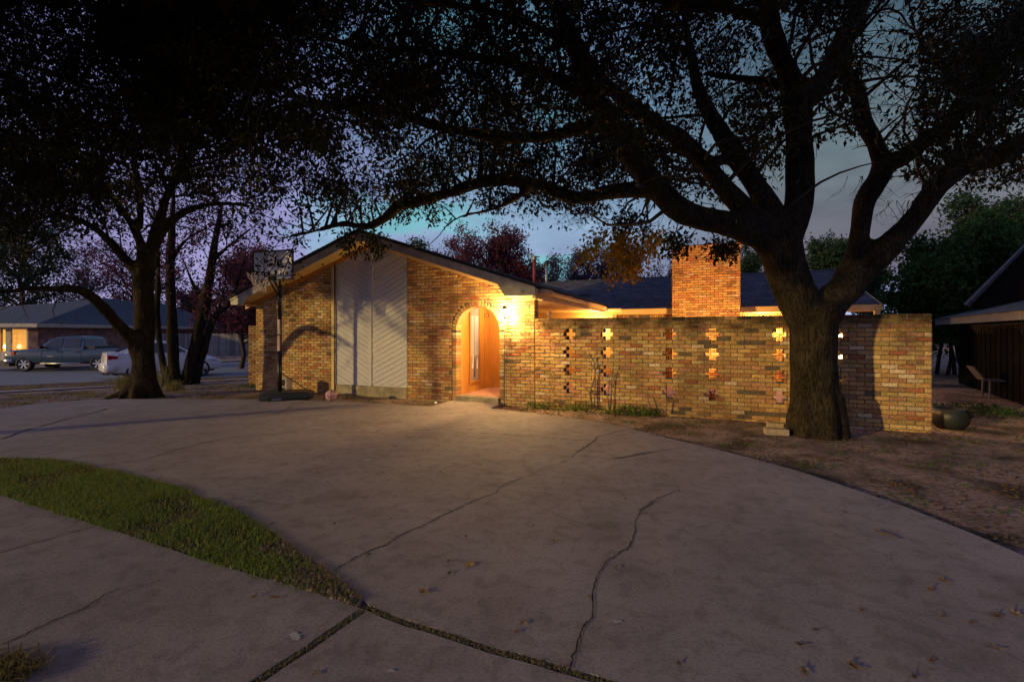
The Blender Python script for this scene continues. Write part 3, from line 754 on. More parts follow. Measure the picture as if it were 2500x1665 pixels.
mb = MB(); mb.hexa([H(.67, -.25, 2.16), H(.80, -.25, 2.16), H(.80, .24, 2.16), H(.67, .24, 2.16), H(.67, -.25, 2.235), H(.80, -.25, 2.235), H(.80, .24, 2.235), H(.67, .24, 2.235)]); mb.build('gutter_end', M['paint_trim'], house)
rnd = random.Random(6)
for i in range(32):       # ceiling boards run across, so each shows as a line
    n0_ = DT+.02+i*.185
    hbox(-2.6, .60, n0_, n0_+.178, 2.08+rnd.uniform(-.002, .002), 2.10, MB()).build('ceiling_board', M['soffit'], house)
hbox(-2.7, -2.6, DT, 6.2, -.1, 2.2, MB()).build('inner_wall', M['paint_cream'], house)
# back wall of the porch
for i in range(18):
    hbox(-2.6, .9, 6.16, 6.19, .1+i*.112, .1+i*.112+.106, MB()).build('lap_board', M['soffit'], house)
hbox(-2.6, 1.0, 6.192, 6.3, -.1, 2.2, MB()).build('porch_wall', M['paint_cream'], house)

# ------------------------------------------------------------------ entry behind the arch
LW = -1.245-.0
mb = hbox(-1.30, LW, DT+.001, 1.62, .03, 2.079, MB()); mb.build('entry_wall', M['wood_orange'], house)
hbox(-1.245, -.30, 1.60, 1.66, .03, 2.079, MB()).build('entry_back_panel', M['wood_orange'], house)
for k, n_ in enumerate((1.06, 1.33)):
    hbox(LW, LW+.006, n_, n_+.012, .1, 2.07, MB()).build('panel_seam', M['wood_trim'], house)
for l_ in (-.95, -.62): hbox(l_, l_+.01, 1.594, 1.60, .1, 2.07, MB()).build('panel_seam', M['wood_trim'], house)
# floor of the entry: pink tile slab with a step
step = hbox(-1.24, -.26, -.06, DT+.02, -.04, .10, MB()).build('step', M['concrete_found'], house)
hbox(-1.244, -.2, DT+.021, 1.6, -.04, .098, MB()).build('entry_floor', M['patio'], house)
# narrow glazed light in the entry wall
gl = empty('window'); gl.parent = house
LWf = LW+.001
mb = MB()
gn0, gn1, gz0, gz1 = .60, 1.02, .34, 1.985
for (a0, a1, b0, b1) in ((gn0-.05, gn0, gz0-.06, gz1+.05), (gn1, gn1+.05, gz0-.06, gz1+.05), (gn0, gn1, gz0-.06, gz0), (gn0, gn1, gz1, gz1+.05)):
    hbox(LWf, LWf+.03, a0, a1, b0, b1, mb)
mb.build('frame', M['wood_trim'], gl)
M['blind'] = nmat('pale_blind', (.62, .56, .56), .6, .06, 4, stretch=(6, 6, 1))
M['glass_entry'] = clear_mat('entry_glass', (.5, .5, .55), .18)
hbox(LWf, LWf+.004, gn0, gn1, .90, 1.80, MB()).build('blind', M['blind'], gl)
hbox(LWf, LWf+.003, gn0, gn1, gz0, .90, MB()).build('curtain', nmat('warm_reflection', (.42, .24, .14), .7, .3, 6, stretch=(10, 10, 1)), gl)  # brown panel painted as the warm reflection in the lower glass
hbox(LWf, LWf+.003, gn0, gn1, 1.80, gz1, MB()).build('valance', nmat('grey_valance', (.34, .25, .17), .7, .3, 6, stretch=(10, 10, 1)), gl)
hbox(LWf+.005, LWf+.010, .79, .815, gz0, gz1, MB()).build('mullion', M['metal_grey'], gl)
mb = MB(); mb.tube([H(LWf+.012, .81, .85), H(LWf+.012, .81, .65), H(LWf+.012, .80, .42)], [.012, .018, .024], 8); mb.build('tassel', nmat('tassel_dark', (.06, .04, .06)), gl)
for q, (n_, z0_, z1_) in enumerate(((.70, .62, .93), (.92, .60, .86))):
    mb = MB(); mb.tube([H(LWf+.012, n_+.03, z1_), H(LWf+.012, n_, z0_)], [.012, .02], 6); mb.build('tieback', M['white'], gl)
hbox(LWf+.014, LWf+.018, gn0, gn1, gz0, gz1, MB()).build('pane', M['glass_entry'], gl)
# ornament hanging in the arch
mb = MB(); cP = H(-.66, .25, 1.86)
pts = [cP+Vector((0, 0, .10))]
for k in range(26):
    a = k/25*2*math.pi*1.3; pts.append(cP+Vector((math.sin(a)*.055*(1-.25*k/25), .02*math.cos(a), -.02-.045*(1-math.cos(a))-.0015*k)))
mb.tube(pts, .005, 6); mb.tube([cP+Vector((0, 0, .10)), cP+Vector((0.01, 0, .22))], .004, 5)
mb.build('hanging_ornament', M['metal_black'], label='small curled dark iron ornament hanging inside the top of the arch', cat='ornament')

def lamp(name, loc, power, col, r=.04):
    ld = bpy.data.lights.new(name, 'POINT'); ld.energy = power; ld.color = col; ld.shadow_soft_size = r
    lo = bpy.data.objects.new(name, ld); C.objects.link(lo); lo.location = loc; return lo
M['bulb'] = emat('bulb_warm', (1, .72, .38), 30)
M['bulb_hot'] = emat('bulb_bright', (1, .80, .52), 60)
M['bulb_orange'] = emat('bulb_orange', (1, .55, .16), 60)
# ceiling light of the entry
cl_ = empty('ceiling_light', H(-.62, .95, 2.06), label='round glass ceiling light inside the arched entry', cat='lamp')
mb = MB(); mb.lathe([(0, 0), (.07, 0), (.07, .02), (0, .02)], n=20); mb.build('base', M['metal_black'], cl_)
mb = MB(); mb.lathe([(.0, -.055), (.03, -.05), (.048, -.03), (.05, 0)], n=20); mb.build('globe', M['bulb'], cl_, smooth=True)
lamp('entry_light', H(-.55, .85, 1.92), 62, (1, .64, .30), .05).parent = None

# wall lantern beside the arch
wl = empty('wall_lantern', H(-.055, -.012, 1.80), ANG, label='lit black wall lantern on the brick right of the arch', cat='wall lamp')
mb = MB(); mb.lathe([(0, 0), (.05, 0), (.05, .012), (0, .014)], c=(0, -.0, -.02), axis=(0, -1, 0), n=20); mb.tube([(0, -.01, -.02), (0, -.10, -.10), (0, -.19, -.10)], .008, 8); mb.build('bracket', M['metal_black'], wl)
mb = MB(); mb.lathe([(.0, -.115), (.022, -.112), (.042, -.085), (.045, -.08), (0, -.08)], c=(0, -.19, 0), n=6); mb.build('base', M['metal_black'], wl)
mb = MB(); mb.lathe([(.062, .08), (.055, .10), (.03, .13), (.012, .145), (.010, .165), (0, .17)], c=(0, -.19, 0), n=6); mb.build('cap', M['metal_black'], wl)
mb = MB()
for k in range(6):
    a = k*math.pi/3; mb.tube([(.043*math.cos(a), -.19+.043*math.sin(a), -.08), (.056*math.cos(a), -.19+.056*math.sin(a), .085)], .003, 4)
mb.build('frame', M['metal_black'], wl)
mb = MB(); mb.lathe([(.040, -.078), (.053, .082)], c=(0, -.19, 0), n=6); mb.build('pane', M['lamp_glass'], wl)
mb = MB(); mb.lathe([(0, -.045), (.014, -.04), (.022, -.01), (.020, .015), (.008, .035), (0, .038)], c=(0, -.19, 0), n=16); mb.build('bulb', M['bulb_hot'], wl, smooth=True)
lamp('lantern_light', H(-.055, -.202, 1.80), 1050, (1, .61, .21), .03)

# ------------------------------------------------------------------ back wing: roof of shingles, fascia, brick wall
WE, WN, WR = 7.77, 6.15, 10.35
ZE = 2.16
def zr(n): return ZE+.333*(n-WN)
mb = MB(); mb.add([H(-3.4, WN, ZE-.03), H(WE, WN, ZE-.03), H(WE, WR, zr(WR)-.03), H(-3.4, WR, zr(WR)-.03), H(-3.4, 2*WR-WN, ZE-.03), H(WE, 2*WR-WN, ZE-.03)], [(0, 1, 2, 3), (3, 2, 5, 4), (0, 3, 4), (1, 5, 2)])
wing_roof = mb.build('roof', M['roof_dark'], house)
mb = MB(); rnd = random.Random(8); rowsn = 31; sl = (WR-WN)/rowsn; zig = 0
for r in range(rowsn):
    n0_ = WN-.03+r*sl; l = -.2 if r < 14 else -2.9
    while l < WE:
        w = rnd.choice((.16, .22, .30, .34)); w = min(w, WE-l+.03)
        if w < .03: break
        c = rnd.choice((.6, .75, .9, 1.0, 1.15, 1.35)); th = rnd.uniform(.006, .014); e = rnd.uniform(0, .015)
        a0, a1 = n0_+e, n0_+sl*1.35
        mb.hexa([H(l, a0, zr(a0)+.0), H(l+w-.006, a0, zr(a0)), H(l+w-.006, a1, zr(a1)-.01), H(l, a1, zr(a1)-.01), H(l, a0, zr(a0)+th), H(l+w-.006, a0, zr(a0)+th), H(l+w-.006, a1, zr(a1)-.004), H(l, a1, zr(a1)-.004)], (c, c, c*1.05)); l += w
mb.build('shingles', M['shingle'], wing_roof, kind='stuff')
mb = MB(); mb.tube([H(-3.0, WR, zr(WR)+.012), H(WE, WR, zr(WR)+.012)], .03, 6, col=(1, 1, 1)); mb.build('ridge_cap', M['shingle'], wing_roof)
hbox(.70, WE, WN-.02, WN, ZE-.17, ZE-.012, MB()).build('eave_fascia', M['soffit'], house)
gutter(.75, WN-.022, 1.2, WN-.022, ZE-.075, -Nn)
hbox(.66, .76, WN-.14, WN-.03, ZE-.06, ZE+.03, MB()).build('gutter_corner', M['paint_trim'], house)
hbox(.70, WE, WN+.002, 6.80, ZE-.172, ZE-.155, MB()).build('eave_soffit', M['soffit'], house)
hbox(WE-.12, WE, WN+.002, WN+.1, ZE-.33, ZE-.175, MB()).build('eave_return', M['soffit'], house)
mb = MB(); mb.prism([H(WE+.002, WN-.02, ZE-.15), H(WE+.002, WR, zr(WR)-.15), H(WE+.002, WR, zr(WR)), H(WE+.002, WN-.02, ZE)], Vector((U.x, U.y, 0))*.03); mb.build('barge_board', M['soffit'], house)
WL1 = 6.95
wallN = 6.80
hbox(.9, WL1, wallN+.01, wallN+.2, -.1, ZE-.155, MB()).build('back_wall', M['mortar'], house)
SB = Bricks(house, M['brick'], 120, 15, name='soldier_brick')
l = 1.0
while l < WL1:
    if not (1.62 < l < 1.95): SB.add(l, wallN-.004, 1.88, .19, Hh=.060, D=.05, rot=math.pi/2)
    l += .0715
SB.flush()
BB = Bricks(house, M['brick'], 0, 16)
for r in range(0, 26):
    course(BB, .95, WL1, r*BH+BH/2, r, n=wallN+.006, D=.03, cond=lambda c, zz: zz < 1.77 and not (3.2 < c < 4.0 and 0 < zz < 3) and not (5.7 < c < 6.6 and .5 < zz < 1.7))
BB.flush()
for (a, b, z0_, z1_) in ((5.7, 6.6, .5, 1.7),):
    w_ = empty('window'); w_.parent = house
    mbf = MB()
    for (x0, x1, y0, y1) in ((a, a+.05, z0_, z1_), (b-.05, b, z0_, z1_), (a+.05, b-.05, z0_, z0_+.05), (a+.05, b-.05, z1_-.05, z1_), ((a+b)/2-.02, (a+b)/2+.02, z0_+.05, z1_-.05)): hbox(x0, x1, wallN-.03, wallN+.009, y0, y1, mbf)
    mbf.build('frame', M['paint_cream'], w_); hbox(a+.05, b-.05, wallN-.01, wallN+.0, z0_+.05, z1_-.05, MB()).build('pane', M['glass'], w_)

# chimney
chim = empty('chimney'); chim.parent = house
c0, c1, CN = 2.745, 4.445, 5.0
hbox(c0+.01, c1-.01, CN+.01, CN+1.1, -.1, 3.80, MB()).build('core', M['mortar'], chim)
CB = Bricks(chim, M['brick'], 300, 21)
nr = 56
for r in range(nr):
    z = r*BH+BH/2; g = 0.0
    if r >= nr-3: g = .012*(r-(nr-4))
    course(CB, c0-g, c1+g, z, r, n=CN+.0-g, prio=0 if z > 1.7 else 5, phase=.07)
    for k in range(5): 
        if z > 2: CB.add(c0-g-.006, CN+.12+k*.21, z, .195, face='left', prio=6); CB.add(c1+g+.006, CN+.12+k*.21, z, .195, face='right', prio=6)
CB.flush()
hbox(c0+.02, c1-.02, CN+.02, CN+1.08, 3.80, 3.81, MB()).build('crown', M['concrete_found'], chim)
# roof pipes
def pipe(p, r, h, mat, name, cap_r):
    v = empty(name, p); v.parent = house
    mb = MB(); mb.tube([(0, 0, -.3), (0, 0, h)], r, 12); mb.build('shaft', mat, v, smooth=True)
    mb = MB(); mb.lathe([(r, h-.03), (cap_r, h-.02), (cap_r, h+.02), (r*1.1, h+.03), (r*1.1, h+.07), (cap_r*1.05, h+.08), (cap_r, h+.13), (0, h+.15)], n=14); mb.build('cap', M['metal_grey'] if mat is not M['metal_grey'] else M['metal_black'], v)
pipe(H(-3.1, 10.0, 3.62), .075, .92, M['pipe_red'], 'vent_pipe', .13)
pipe(H(-2.85, 10.9, 3.40), .065, 1.05, M['metal_grey'], 'vent_pipe', .09)
v_ = gp(1250, 900); tV = (1490-1250)/F; n_ = 10.0; X0, Y0 = (O2+Nn*n_); l_ = (tV*Y0-X0)/(.9237+.3832*tV)
pipe(H(l_, n_, zr(n_)), .035, .22, M['pipe_red'], 'vent_pipe', .045)

# courtyard floor, lantern post, pot, ornament
mb = MB(); mb.add([H(.5, .21, -.012), H(6.55, .21, -.012), H(6.9, 6.8, -.012), H(-2.6, 6.8, -.012), H(-2.6, 1.7, -.012), H(.5, 1.7, -.012)], [(0, 1, 2, 3, 4, 5)]); mb.build('courtyard_floor', M['patio'], kind='structure', label='pinkish patio floor behind the pierced brick wall')

# ------------------------------------------------------------------ pierced garden wall
GW0, GW1, GT = LR+.0, 6.585, 25*BH
cols_l = [1.193, 1.905, 2.99, 3.68, 4.675, 5.44]
gw = empty('garden_wall', (0, 0, 0), label='long brick garden wall pierced by columns of cross shaped openings', cat='wall')
GB = Bricks(gw, M['brick_garden'], 300, 31, worn=.0045)
core = MB()
holes_by_row = {}
for r in range(25):
    top = 24-r; hs = []
    for cst in (3, 8, 13, 18):
        for c in cols_l:
            if top in (cst, cst+2): hs.append((c-.052, c+.052))
            if top == cst+1: hs.append((c-.105, c+.105))
    for (rr, a, b) in ((7, 1.70, 1.80),): 
        pass
    holes_by_row[r] = hs
rnd = random.Random(77)
for r in range(-1, 25):
    z = r*BH+BH/2; hs = sorted(holes_by_row.get(r, []))
    l0_ = LR+.004 if z < 3 else LR
    course(GB, l0_, GW1, z, r, holes=hs, n=.0, minl=.022, D=.07)
    course(GB, l0_, GW1, z, r, holes=hs, n=DT+.0, minl=.022, D=-.04, prio=5) if False else None
    # core pieces
    x = GW0+.001
    for a, b in hs+[(GW1-.012, None)]:
        hbox(x, a-.004, .003, DT-.003, z-BH/2, z+BH/2, core)
        if b is None: break
        x = b+.004
core.build('mortar_bed', M['mortar_garden'], gw)
for r in range(-1, 25):   # right end return and back courses
    GB.add(GW1+.006, DT/2, r*BH+BH/2, DT-.012, face='right', prio=4)
for it in range(31):     # coping tops: worn bricks flat on the wall
    pass
GB.flush()

lamp_spots = []
def yard_lantern(l, n, label, zlist, power):
    e = empty('patio_lamp', H(l, n, -.012), label=label, cat='lamp')
    mb = MB(); mb.lathe([(0, 0), (.09, 0), (.09, .015), (.02, .04), (0, .04)], n=16); mb.build('base', M['metal_black'], e)
    mb = MB(); mb.tube([(0, .05, .0), (0, .05, max(zlist)+.1)], .010, 8); mb.build('post', M['metal_black'], e)
    for z in zlist:
        mb = MB(); mb.lathe([(0, -.03), (.018, -.022), (.027, 0), (.018, .022), (0, .03)], c=(0, 0, z), n=14); mb.build('bulb', M['bulb_orange'], e, smooth=True)
        mb = MB(); mb.lathe([(.0, .075), (.03, .06), (.05, .045), (.045, .04), (0, .05)], c=(0, 0, z), n=14); mb.build('shade', M['metal_black'], e)
        mb = MB(); mb.tube([(0, .05, z+.06), (0, 0, z+.06)], .006, 6); mb.build('arm', M['metal_black'], e)
        p = H(l, n, z-.012); lamp('patio_bulb_light', (p.x, p.y-.035, p.z-.0), power*4, (1, .50, .13), .03)
# spots seen through the openings at (2051,820) and (2051,872)
t_ = (2052-1250)/F; n_ = .75; X0, Y0 = (O2+Nn*n_); ll_ = (t_*Y0-X0)/(.9237+.3832*t_); Yp = (H(ll_, n_, 0)).y
yard_lantern(ll_, n_, 'patio lamp stand with two bare bulbs glowing through the openings beside the big trunk', [EYE-(821-HZ)/F*Yp+.012, EYE-(873-HZ)/F*Yp+.012], 9)
# wall sconces under the back eave
def sconce(l, n, z, label, power, face=-1):
    e = empty('patio_sconce', H(l, n, z), ANG, label=label, cat='wall lamp')
    mb = MB(); mb.box((0, .01, 0), (.10, .02, .16)); mb.build('plate', M['metal_black'], e)
    mb = MB(); mb.lathe([(0, -.05), (.03, -.045), (.045, 0), (.03, .045), (0, .05)], c=(0, -.07, 0), n=14); mb.build('globe', M['bulb_orange'], e, smooth=True)
    p = H(l, n-.14, z); lamp('patio_sconce_light', p, power*8, (1, .55, .17), .04)
sconce(.40, 6.13, 1.62, 'glowing globe lamp on the far porch wall behind the garden wall', 24)
sconce(5.1, 6.76, 1.60, 'glowing globe lamp on the rear brick wall right of the chimney', 40)
# a floor spotlight of the patio grazing the chimney
fl = empty('patio_floodlight', H(3.3, 2.2, 0), ANG, label='small orange floodlight on the patio aimed up at the chimney', cat='lamp')
mb = MB(); mb.tube([(0, 0, -.012), (0, 0, .12)], .012, 8); mb.build('stake', M['metal_black'], fl)
mb = MB(); mb.lathe([(.0, -.05), (.05, -.04), (.06, .03), (.055, .03), (.045, .02), (0, .02)], c=(0, 0, .17), axis=(0, .5, .8), n=14); mb.build('housing', M['metal_black'], fl)
mb = MB(); mb.lathe([(0, .024), (.045, .024)], c=(0, 0, .17), axis=(0, .5, .8), n=14); mb.build('lens', M['bulb_orange'], fl)
fd = bpy.data.lights.new('floodlight', 'SPOT'); fd.energy = 1200; fd.color = (1, .49, .13); fd.spot_size = math.radians(100); fd.spot_blend = .6; fd.shadow_soft_size = .05
fo = bpy.data.objects.new('floodlight', fd); C.objects.link(fo); fo.location = H(3.3, 2.34, .34); fo.rotation_euler = (H(3.1, 5.0, 2.6)-H(3.3, 2.34, .34)).to_track_quat('-Z', 'Y').to_euler()
pot = empty('plant_pot', H(3.68, .75, -.012), label='terracotta pot with dry stems seen through the lowest opening left of the trunk', cat='plant pot')
mb = MB(); mb.lathe([(0, 0), (.085, 0), (.12, .24), (.135, .24), (.135, .29), (.115, .29), (.105, .25), (0, .25)], n=20); mb.build('pot', nmat('terracotta', (.5, .2, .09), .8, .2, 20), pot, smooth=False)
mb = MB(); rnd = random.Random(2)
for k in range(16):
    a = rnd.uniform(0, 6.28); mb.tube([(0, 0, .24), (.06*math.cos(a), .06*math.sin(a), .36), (.13*math.cos(a+.4), .13*math.sin(a+.4), .40+rnd.uniform(-.05, .06))], .003, 4)
mb.build('stems', M['litter'], pot)
# star topped ornament just behind the wall, by the wing wall end
t_ = (1342-1250)/F; n_ = 1.1; X0, Y0 = (O2+Nn*n_); ls = (t_*Y0-X0)/(.9237+.3832*t_); Ys = H(ls, n_, 0).y
st = empty('star_ornament', H(ls, n_, -.012), ANG, label='cream star ornament on a post rising behind the garden wall', cat='ornament')
zt = EYE+(812-764)/F*Ys
def star(mb, c, R, r, th, rot=0):
    pts = []
    for k in range(10):
        a = math.pi/2+rot+k*math.pi/5; q = R if k % 2 == 0 else r; pts.append(Vector((c[0]+q*math.cos(a), c[1]-th/2, c[2]+q*math.sin(a))))
    n = 10; back = [p+Vector((0, th, 0)) for p in pts]; ctr = [Vector((c[0], c[1]-th, c[2])), Vector((c[0], c[1]+th, c[2]))]
    mb.add(pts+back+ctr, [(i, (i+1) % n, 20) for i in range(n)]+[(n+(i+1) % n, n+i, 21) for i in range(n)]+[(i, n+i, n+(i+1) % n, (i+1) % n) for i in range(n)])
M['ornament'] = nmat('ornament_paint', (.62, .44, .26), .7, .2, 20)
mb = MB(); mb.box((0, 0, (zt-.2)/2), (.05, .05, zt-.2)); mb.build('post', M['ornament'], st)
for zz_, R_ in ((zt, .075), (zt-.115, .065), (zt-.22, .075)):
    mb = MB(); star(mb, (0, -.02, zz_), R_, R_*.5, .025, rot=(zt-zz_)*1.5); mb.build('star', M['ornament'], st)

# low brick pier left of the house
pier = empty('brick_pier', label='low brick pier beyond the left corner of the house', cat='wall')
Yp_ = 14.3; xa, xb = (606-1250)/F*Yp_, (640-1250)/F*Yp_; zt_ = EYE+(812-797)/F*Yp_
Wp = Matrix.Translation((xa, Yp_, 0)) @ Euler((0, 0, math.radians(4))).to_matrix().to_4x4()
mb = MB(); mb.add([Wp @ Vector(p) for p in ((.01, .01, -.4), (.9, .01, -.4), (.9, .4, -.4), (.01, .4, -.4), (.01, .01, zt_), (.9, .01, zt_), (.9, .4, zt_), (.01, .4, zt_))], [(0, 3, 2, 1), (4, 5, 6, 7), (0, 1, 5, 4), (1, 2, 6, 5), (2, 3, 7, 6), (3, 0, 4, 7)]); mb.build('core', M['mortar'], pier)
rnd = random.Random(3); cache = []
r = 0; z = -.36
while z < zt_+.02:
    x = -.1 if r % 2 else 0
    while x < .9:
        x0_, x1_ = max(0, x), min(.9, x+.2)
        v, f = brick_geo((x1_-x0_)-.012, BH-.011, .05, rnd); me = bpy.data.meshes.new('brick'); me.from_pydata(v, [], f); me.update(); set_cols(me, [pal(rnd)]*len(f)); me.materials.append(M['brick'])
        o = bpy.data.objects.new('brick', me); C.objects.link(o); o.matrix_world = Wp @ Matrix.Translation(((x0_+x1_)/2, 0, z)); o.parent = pier; x += .2
    z += BH; r += 1

# ------------------------------------------------------------------ trees
class Leaves:
    def __init__(s): s.P = []; s.S = []; s.droop = 0.0
    def add(s, P, size): s.P.append(P); s.S.append(np.full(len(P), size))
    def build(s, name, mat, parent, rng, aspect=.42, droop=.5, keep=None, fold=.25):
        P = np.concatenate(s.P); S = np.concatenate(s.S)
        if keep is not None: k = keep(P, rng); P = P[k]; S = S[k]
        n = len(P)
        if n == 0: return None
        S = S*rng.uniform(.65, 1.3, n)
        d = rng.normal(size=(n, 3)); d[:, 2] -= droop*1.2; d /= np.linalg.norm(d, axis=1)[:, None]
        r = rng.normal(size=(n, 3)); w = np.cross(d, r); w /= np.linalg.norm(w, axis=1)[:, None]; nr = np.cross(d, w)
        L = d*S[:, None]; W = w*(S*aspect*.5)[:, None]; Z = nr*(S*fold*.3)[:, None]
        V = np.stack([P, P+L*.45+W+Z, P+L-Z*.6, P+L*.5-W+Z], 1).reshape(-1, 3); i = np.arange(n)*4
        Fq = np.concatenate([np.stack([i, i+1, i+2], 1), np.stack([i, i+2, i+3], 1)])
        return np_mesh(name, V, Fq, mat, parent)
def resample(pts, step):
    out = [pts[0]]
    for a, b in zip(pts[:-1], pts[1:]):
        n = max(1, int((b-a).length/step))
        for k in range(1, n+1): out.append(a.lerp(b, k/n))
    return out
def catmull(pts, per=5):
    P = [pts[0]+(pts[0]-pts[1])]+pts+[pts[-1]+(pts[-1]-pts[-2])]; out = []
    for i in range(1, len(P)-2):
        for k in range(per):
            t = k/per; a, b, c, d = P[i-1], P[i], P[i+1], P[i+2]
            out.append(.5*((2*b)+(c-a)*t+(2*a-5*b+4*c-d)*t*t+(3*b-a-3*c+d)*t**3))
    out.append(pts[-1]); return out
class Tree:
    def __init__(s, seed, leaf=.07, droop=.5, twig_leaves=26, levels=2, mindist=0):
        s.r = random.Random(seed); s.rng = np.random.default_rng(seed); s.wood = MB(); s.twigs = MB(); s.lv = Leaves(); s.leaf = leaf; s.dr = droop; s.tl = twig_leaves; s.levels = levels; s.cheap = False
        s.ok = None
    def curve(s, p, d, L, n, wander=.25, up=0.0, droop=0.0):
        pts = [p.copy()]; d = d.normalized()
        for i in range(n):
            d = (d+Vector((s.r.gauss(0, wander), s.r.gauss(0, wander), s.r.gauss(0, wander)*.7+up-droop*(i/n)))).normalized()
            pts.append(pts[-1]+d*(L/n))
        return pts
    def grow(s, pts, r0, r1, level, L, dens=1.0, start=.2, spread=1.0, up=.12, leafy=1.0):
        """children along the polyline pts"""
        tot = sum((b-a).length for a, b in zip(pts[:-1], pts[1:])); m = len(pts)
        cnt = max(2, int(dens*tot*(2.6 if level == 0 else 4.5)))
        for k in range(cnt):
            f = start+(1-start)*(k+s.r.random())/cnt; x = f*(m-1); i = min(m-2, int(x)); p = pts[i].lerp(pts[i+1], x-i)
            if s.ok and not s.ok(p): continue
            t = (pts[i+1]-pts[i]).normalized(); a = s.r.uniform(0, 6.283); q = t.orthogonal().normalized(); q.rotate(Matrix.Rotation(a, 3, t))
            d = (t*s.r.uniform(.3, .9)+q*spread+Vector((0, 0, up))).normalized()
            Lc = L*s.r.uniform(.6, 1.15)*(1-.35*f); n = 5 if level == 0 else 4
            c = s.curve(p, d, Lc, n, .28, 0.02, s.dr*.25); rr = max(.004, (r0+(r1-r0)*f)*.42); rr = min(rr, .018*Lc if level == 0 else .012)
            if s.ok and not s.ok(c[-1]): continue
            if level == 0: s.twigs.tube(c[::1] if not s.cheap else c[::2], [rr*(1-.75*j/n) for j in range(n+1)][::1 if not s.cheap else 2], 4, cap=False)
            elif level == 1 and not s.cheap: s.twigs.tube(c[::2], [rr*(1-.75*j/n) for j in range(n+1)][::2], 3, cap=False)
            elif level >= 2 and not s.cheap and s.r.random() < .6: s.twigs.tube([c[0], c[-1]], [.004, .0015], 3, cap=False)
            if level+1 < s.levels: s.grow(c, rr, rr*.3, level+1, L*.42, dens, .15, spread, up*.5, leafy)
            else: s.leaves(c, leafy)
        s.leaves(pts[-3:], leafy)
    def leaves(s, c, leafy=1.0):
        n = int(s.tl*leafy); 
        if n <= 0: return
        A = np.array([list(p) for p in c]); u = s.rng.uniform(.1, 1, n)*(len(c)-1); i = np.minimum(u.astype(int), len(c)-2); f = (u-i)[:, None]
        P = A[i]*(1-f)+A[i+1]*f+s.rng.normal(0, s.leaf*1.15, (n, 3)); s.lv.add(P, s.leaf)
def fill(t, limbs, n, pick, tl=1.0, maxd=3.4):
    pts = [(p, r) for Q, RR, k in limbs for p, r in zip(Q, RR)]
    for i in range(n):
        g = pick(t.r)
        if t.ok and not t.ok(g): continue
        p, r = min(pts, key=lambda q: (q[0]-g).length_squared)
        L = (g-p).length
        if L > maxd or L < .3: continue
        side = (g-p).cross(Vector((0, 0, 1))).normalized()*L*.14*t.r.uniform(-1, 1)
        c = [p.lerp(g, k/6)+side*math.sin(k/6*3.14)+Vector((0, 0, L*.10*math.sin(k/6*3.14))) for k in range(7)]
        r0 = min(r*.6, .012+.012*L); t.twigs.tube(c, [r0*(1-.8*k/6) for k in range(7)], 5, cap=False)
        t.grow(c, r0*.8, r0*.2, 0, .95, dens=1.15, start=.35, up=.05, leafy=tl)
def proj(P):
    Y = np.maximum(P[:, 1], .3); return 1250+P[:, 0]/Y*F, HZ-(P[:, 2]-EYE)/Y*F

def remesh_wood(mb, name, mat, parent, voxel=.03, smooth=8, rough=True):
    o = mb.build(name, mat, parent, smooth=True)
    md = o.modifiers.new('m', 'REMESH'); md.mode = 'VOXEL'; md.voxel_size = voxel; md.use_smooth_shade = True
    ms = o.modifiers.new('s', 'SMOOTH'); ms.factor = .5; ms.iterations = smooth
    dg = bpy.context.evaluated_depsgraph_get(); me = bpy.data.meshes.new_from_object(o.evaluated_get(dg)); o.modifiers.clear(); o.data = me
    if rough:
        n = len(me.vertices); co = np.empty(n*3, np.float32); me.vertices.foreach_get('co', co); co = co.reshape(-1, 3)
        no = np.empty(n*3, np.float32); me.vertices.foreach_get('normal', no); no = no.reshape(-1, 3)
        d = np.array([.026*mnoise.noise(Vector((p[0]*2.2, p[1]*2.2, p[2]*1.3)))+.012*mnoise.noise(Vector((p[0]*13, p[1]*13, p[2]*3.2))) for p in co], np.float32)
        co += no*d[:, None]; me.vertices.foreach_set('co', co.ravel()); me.update()
    for p in me.polygons: p.use_smooth = True
    if not me.materials: me.materials.append(mat)
    return o

# --- the big live oak on the right
oak = empty('oak_tree', (4.36, 6.56, 0), label='massive dark live oak forking low in front of the garden wall', cat='tree'); oak.location = (0, 0, 0)
W = MB()
def pxl(pts):    # (px, py, Y, width px) -> points, radii
    P = [at(x, y, Y) for x, y, Y, w in pts]; R = [w/F*Y/2/math.sqrt(1+((x-1250)/F)**2) for x, y, Y, w in pts]; return P, R
limbs = []
def limb(pts, per=5, n=14, store=True, **k):
    P, R = pxl(pts); Q = catmull(P, per); RR = []
    for i in range(len(Q)):
        x = i/per; j = min(len(R)-2, int(x)); RR.append(R[j]+(R[j+1]-R[j])*(x-j))
    W.tube(Q, RR, n)
    if store: limbs.append((Q, RR, k))
    return Q, RR
Yt = 6.55
limb([(1993, 1082, Yt, 165), (1993, 1062, Yt, 146), (1990, 1030, Yt, 130), (1987, 950, Yt, 122), (1985, 850, Yt, 117), (1986, 790, Yt, 124), (1978, 745, Yt, 160)], n=24, store=False)
for a in (.9, 1.9, 2.9, 3.6, 4.6, 5.4, .1):       # root flare
    a += .1; c = at(1993, 1062, Yt); dv = Vector((math.cos(a), math.sin(a), 0))
    W.tube([Vector((c.x, c.y, .55))+dv*.19, Vector((c.x, c.y, .20))+dv*.26, Vector((c.x, c.y, -.06))+dv*.31], [.14, .13, .11], 10)
limb([(1985, 800, Yt, 112), (1945, 725, Yt, 112), (1915, 650, Yt, 108), (1898, 580, Yt, 112)], n=20, store=False)
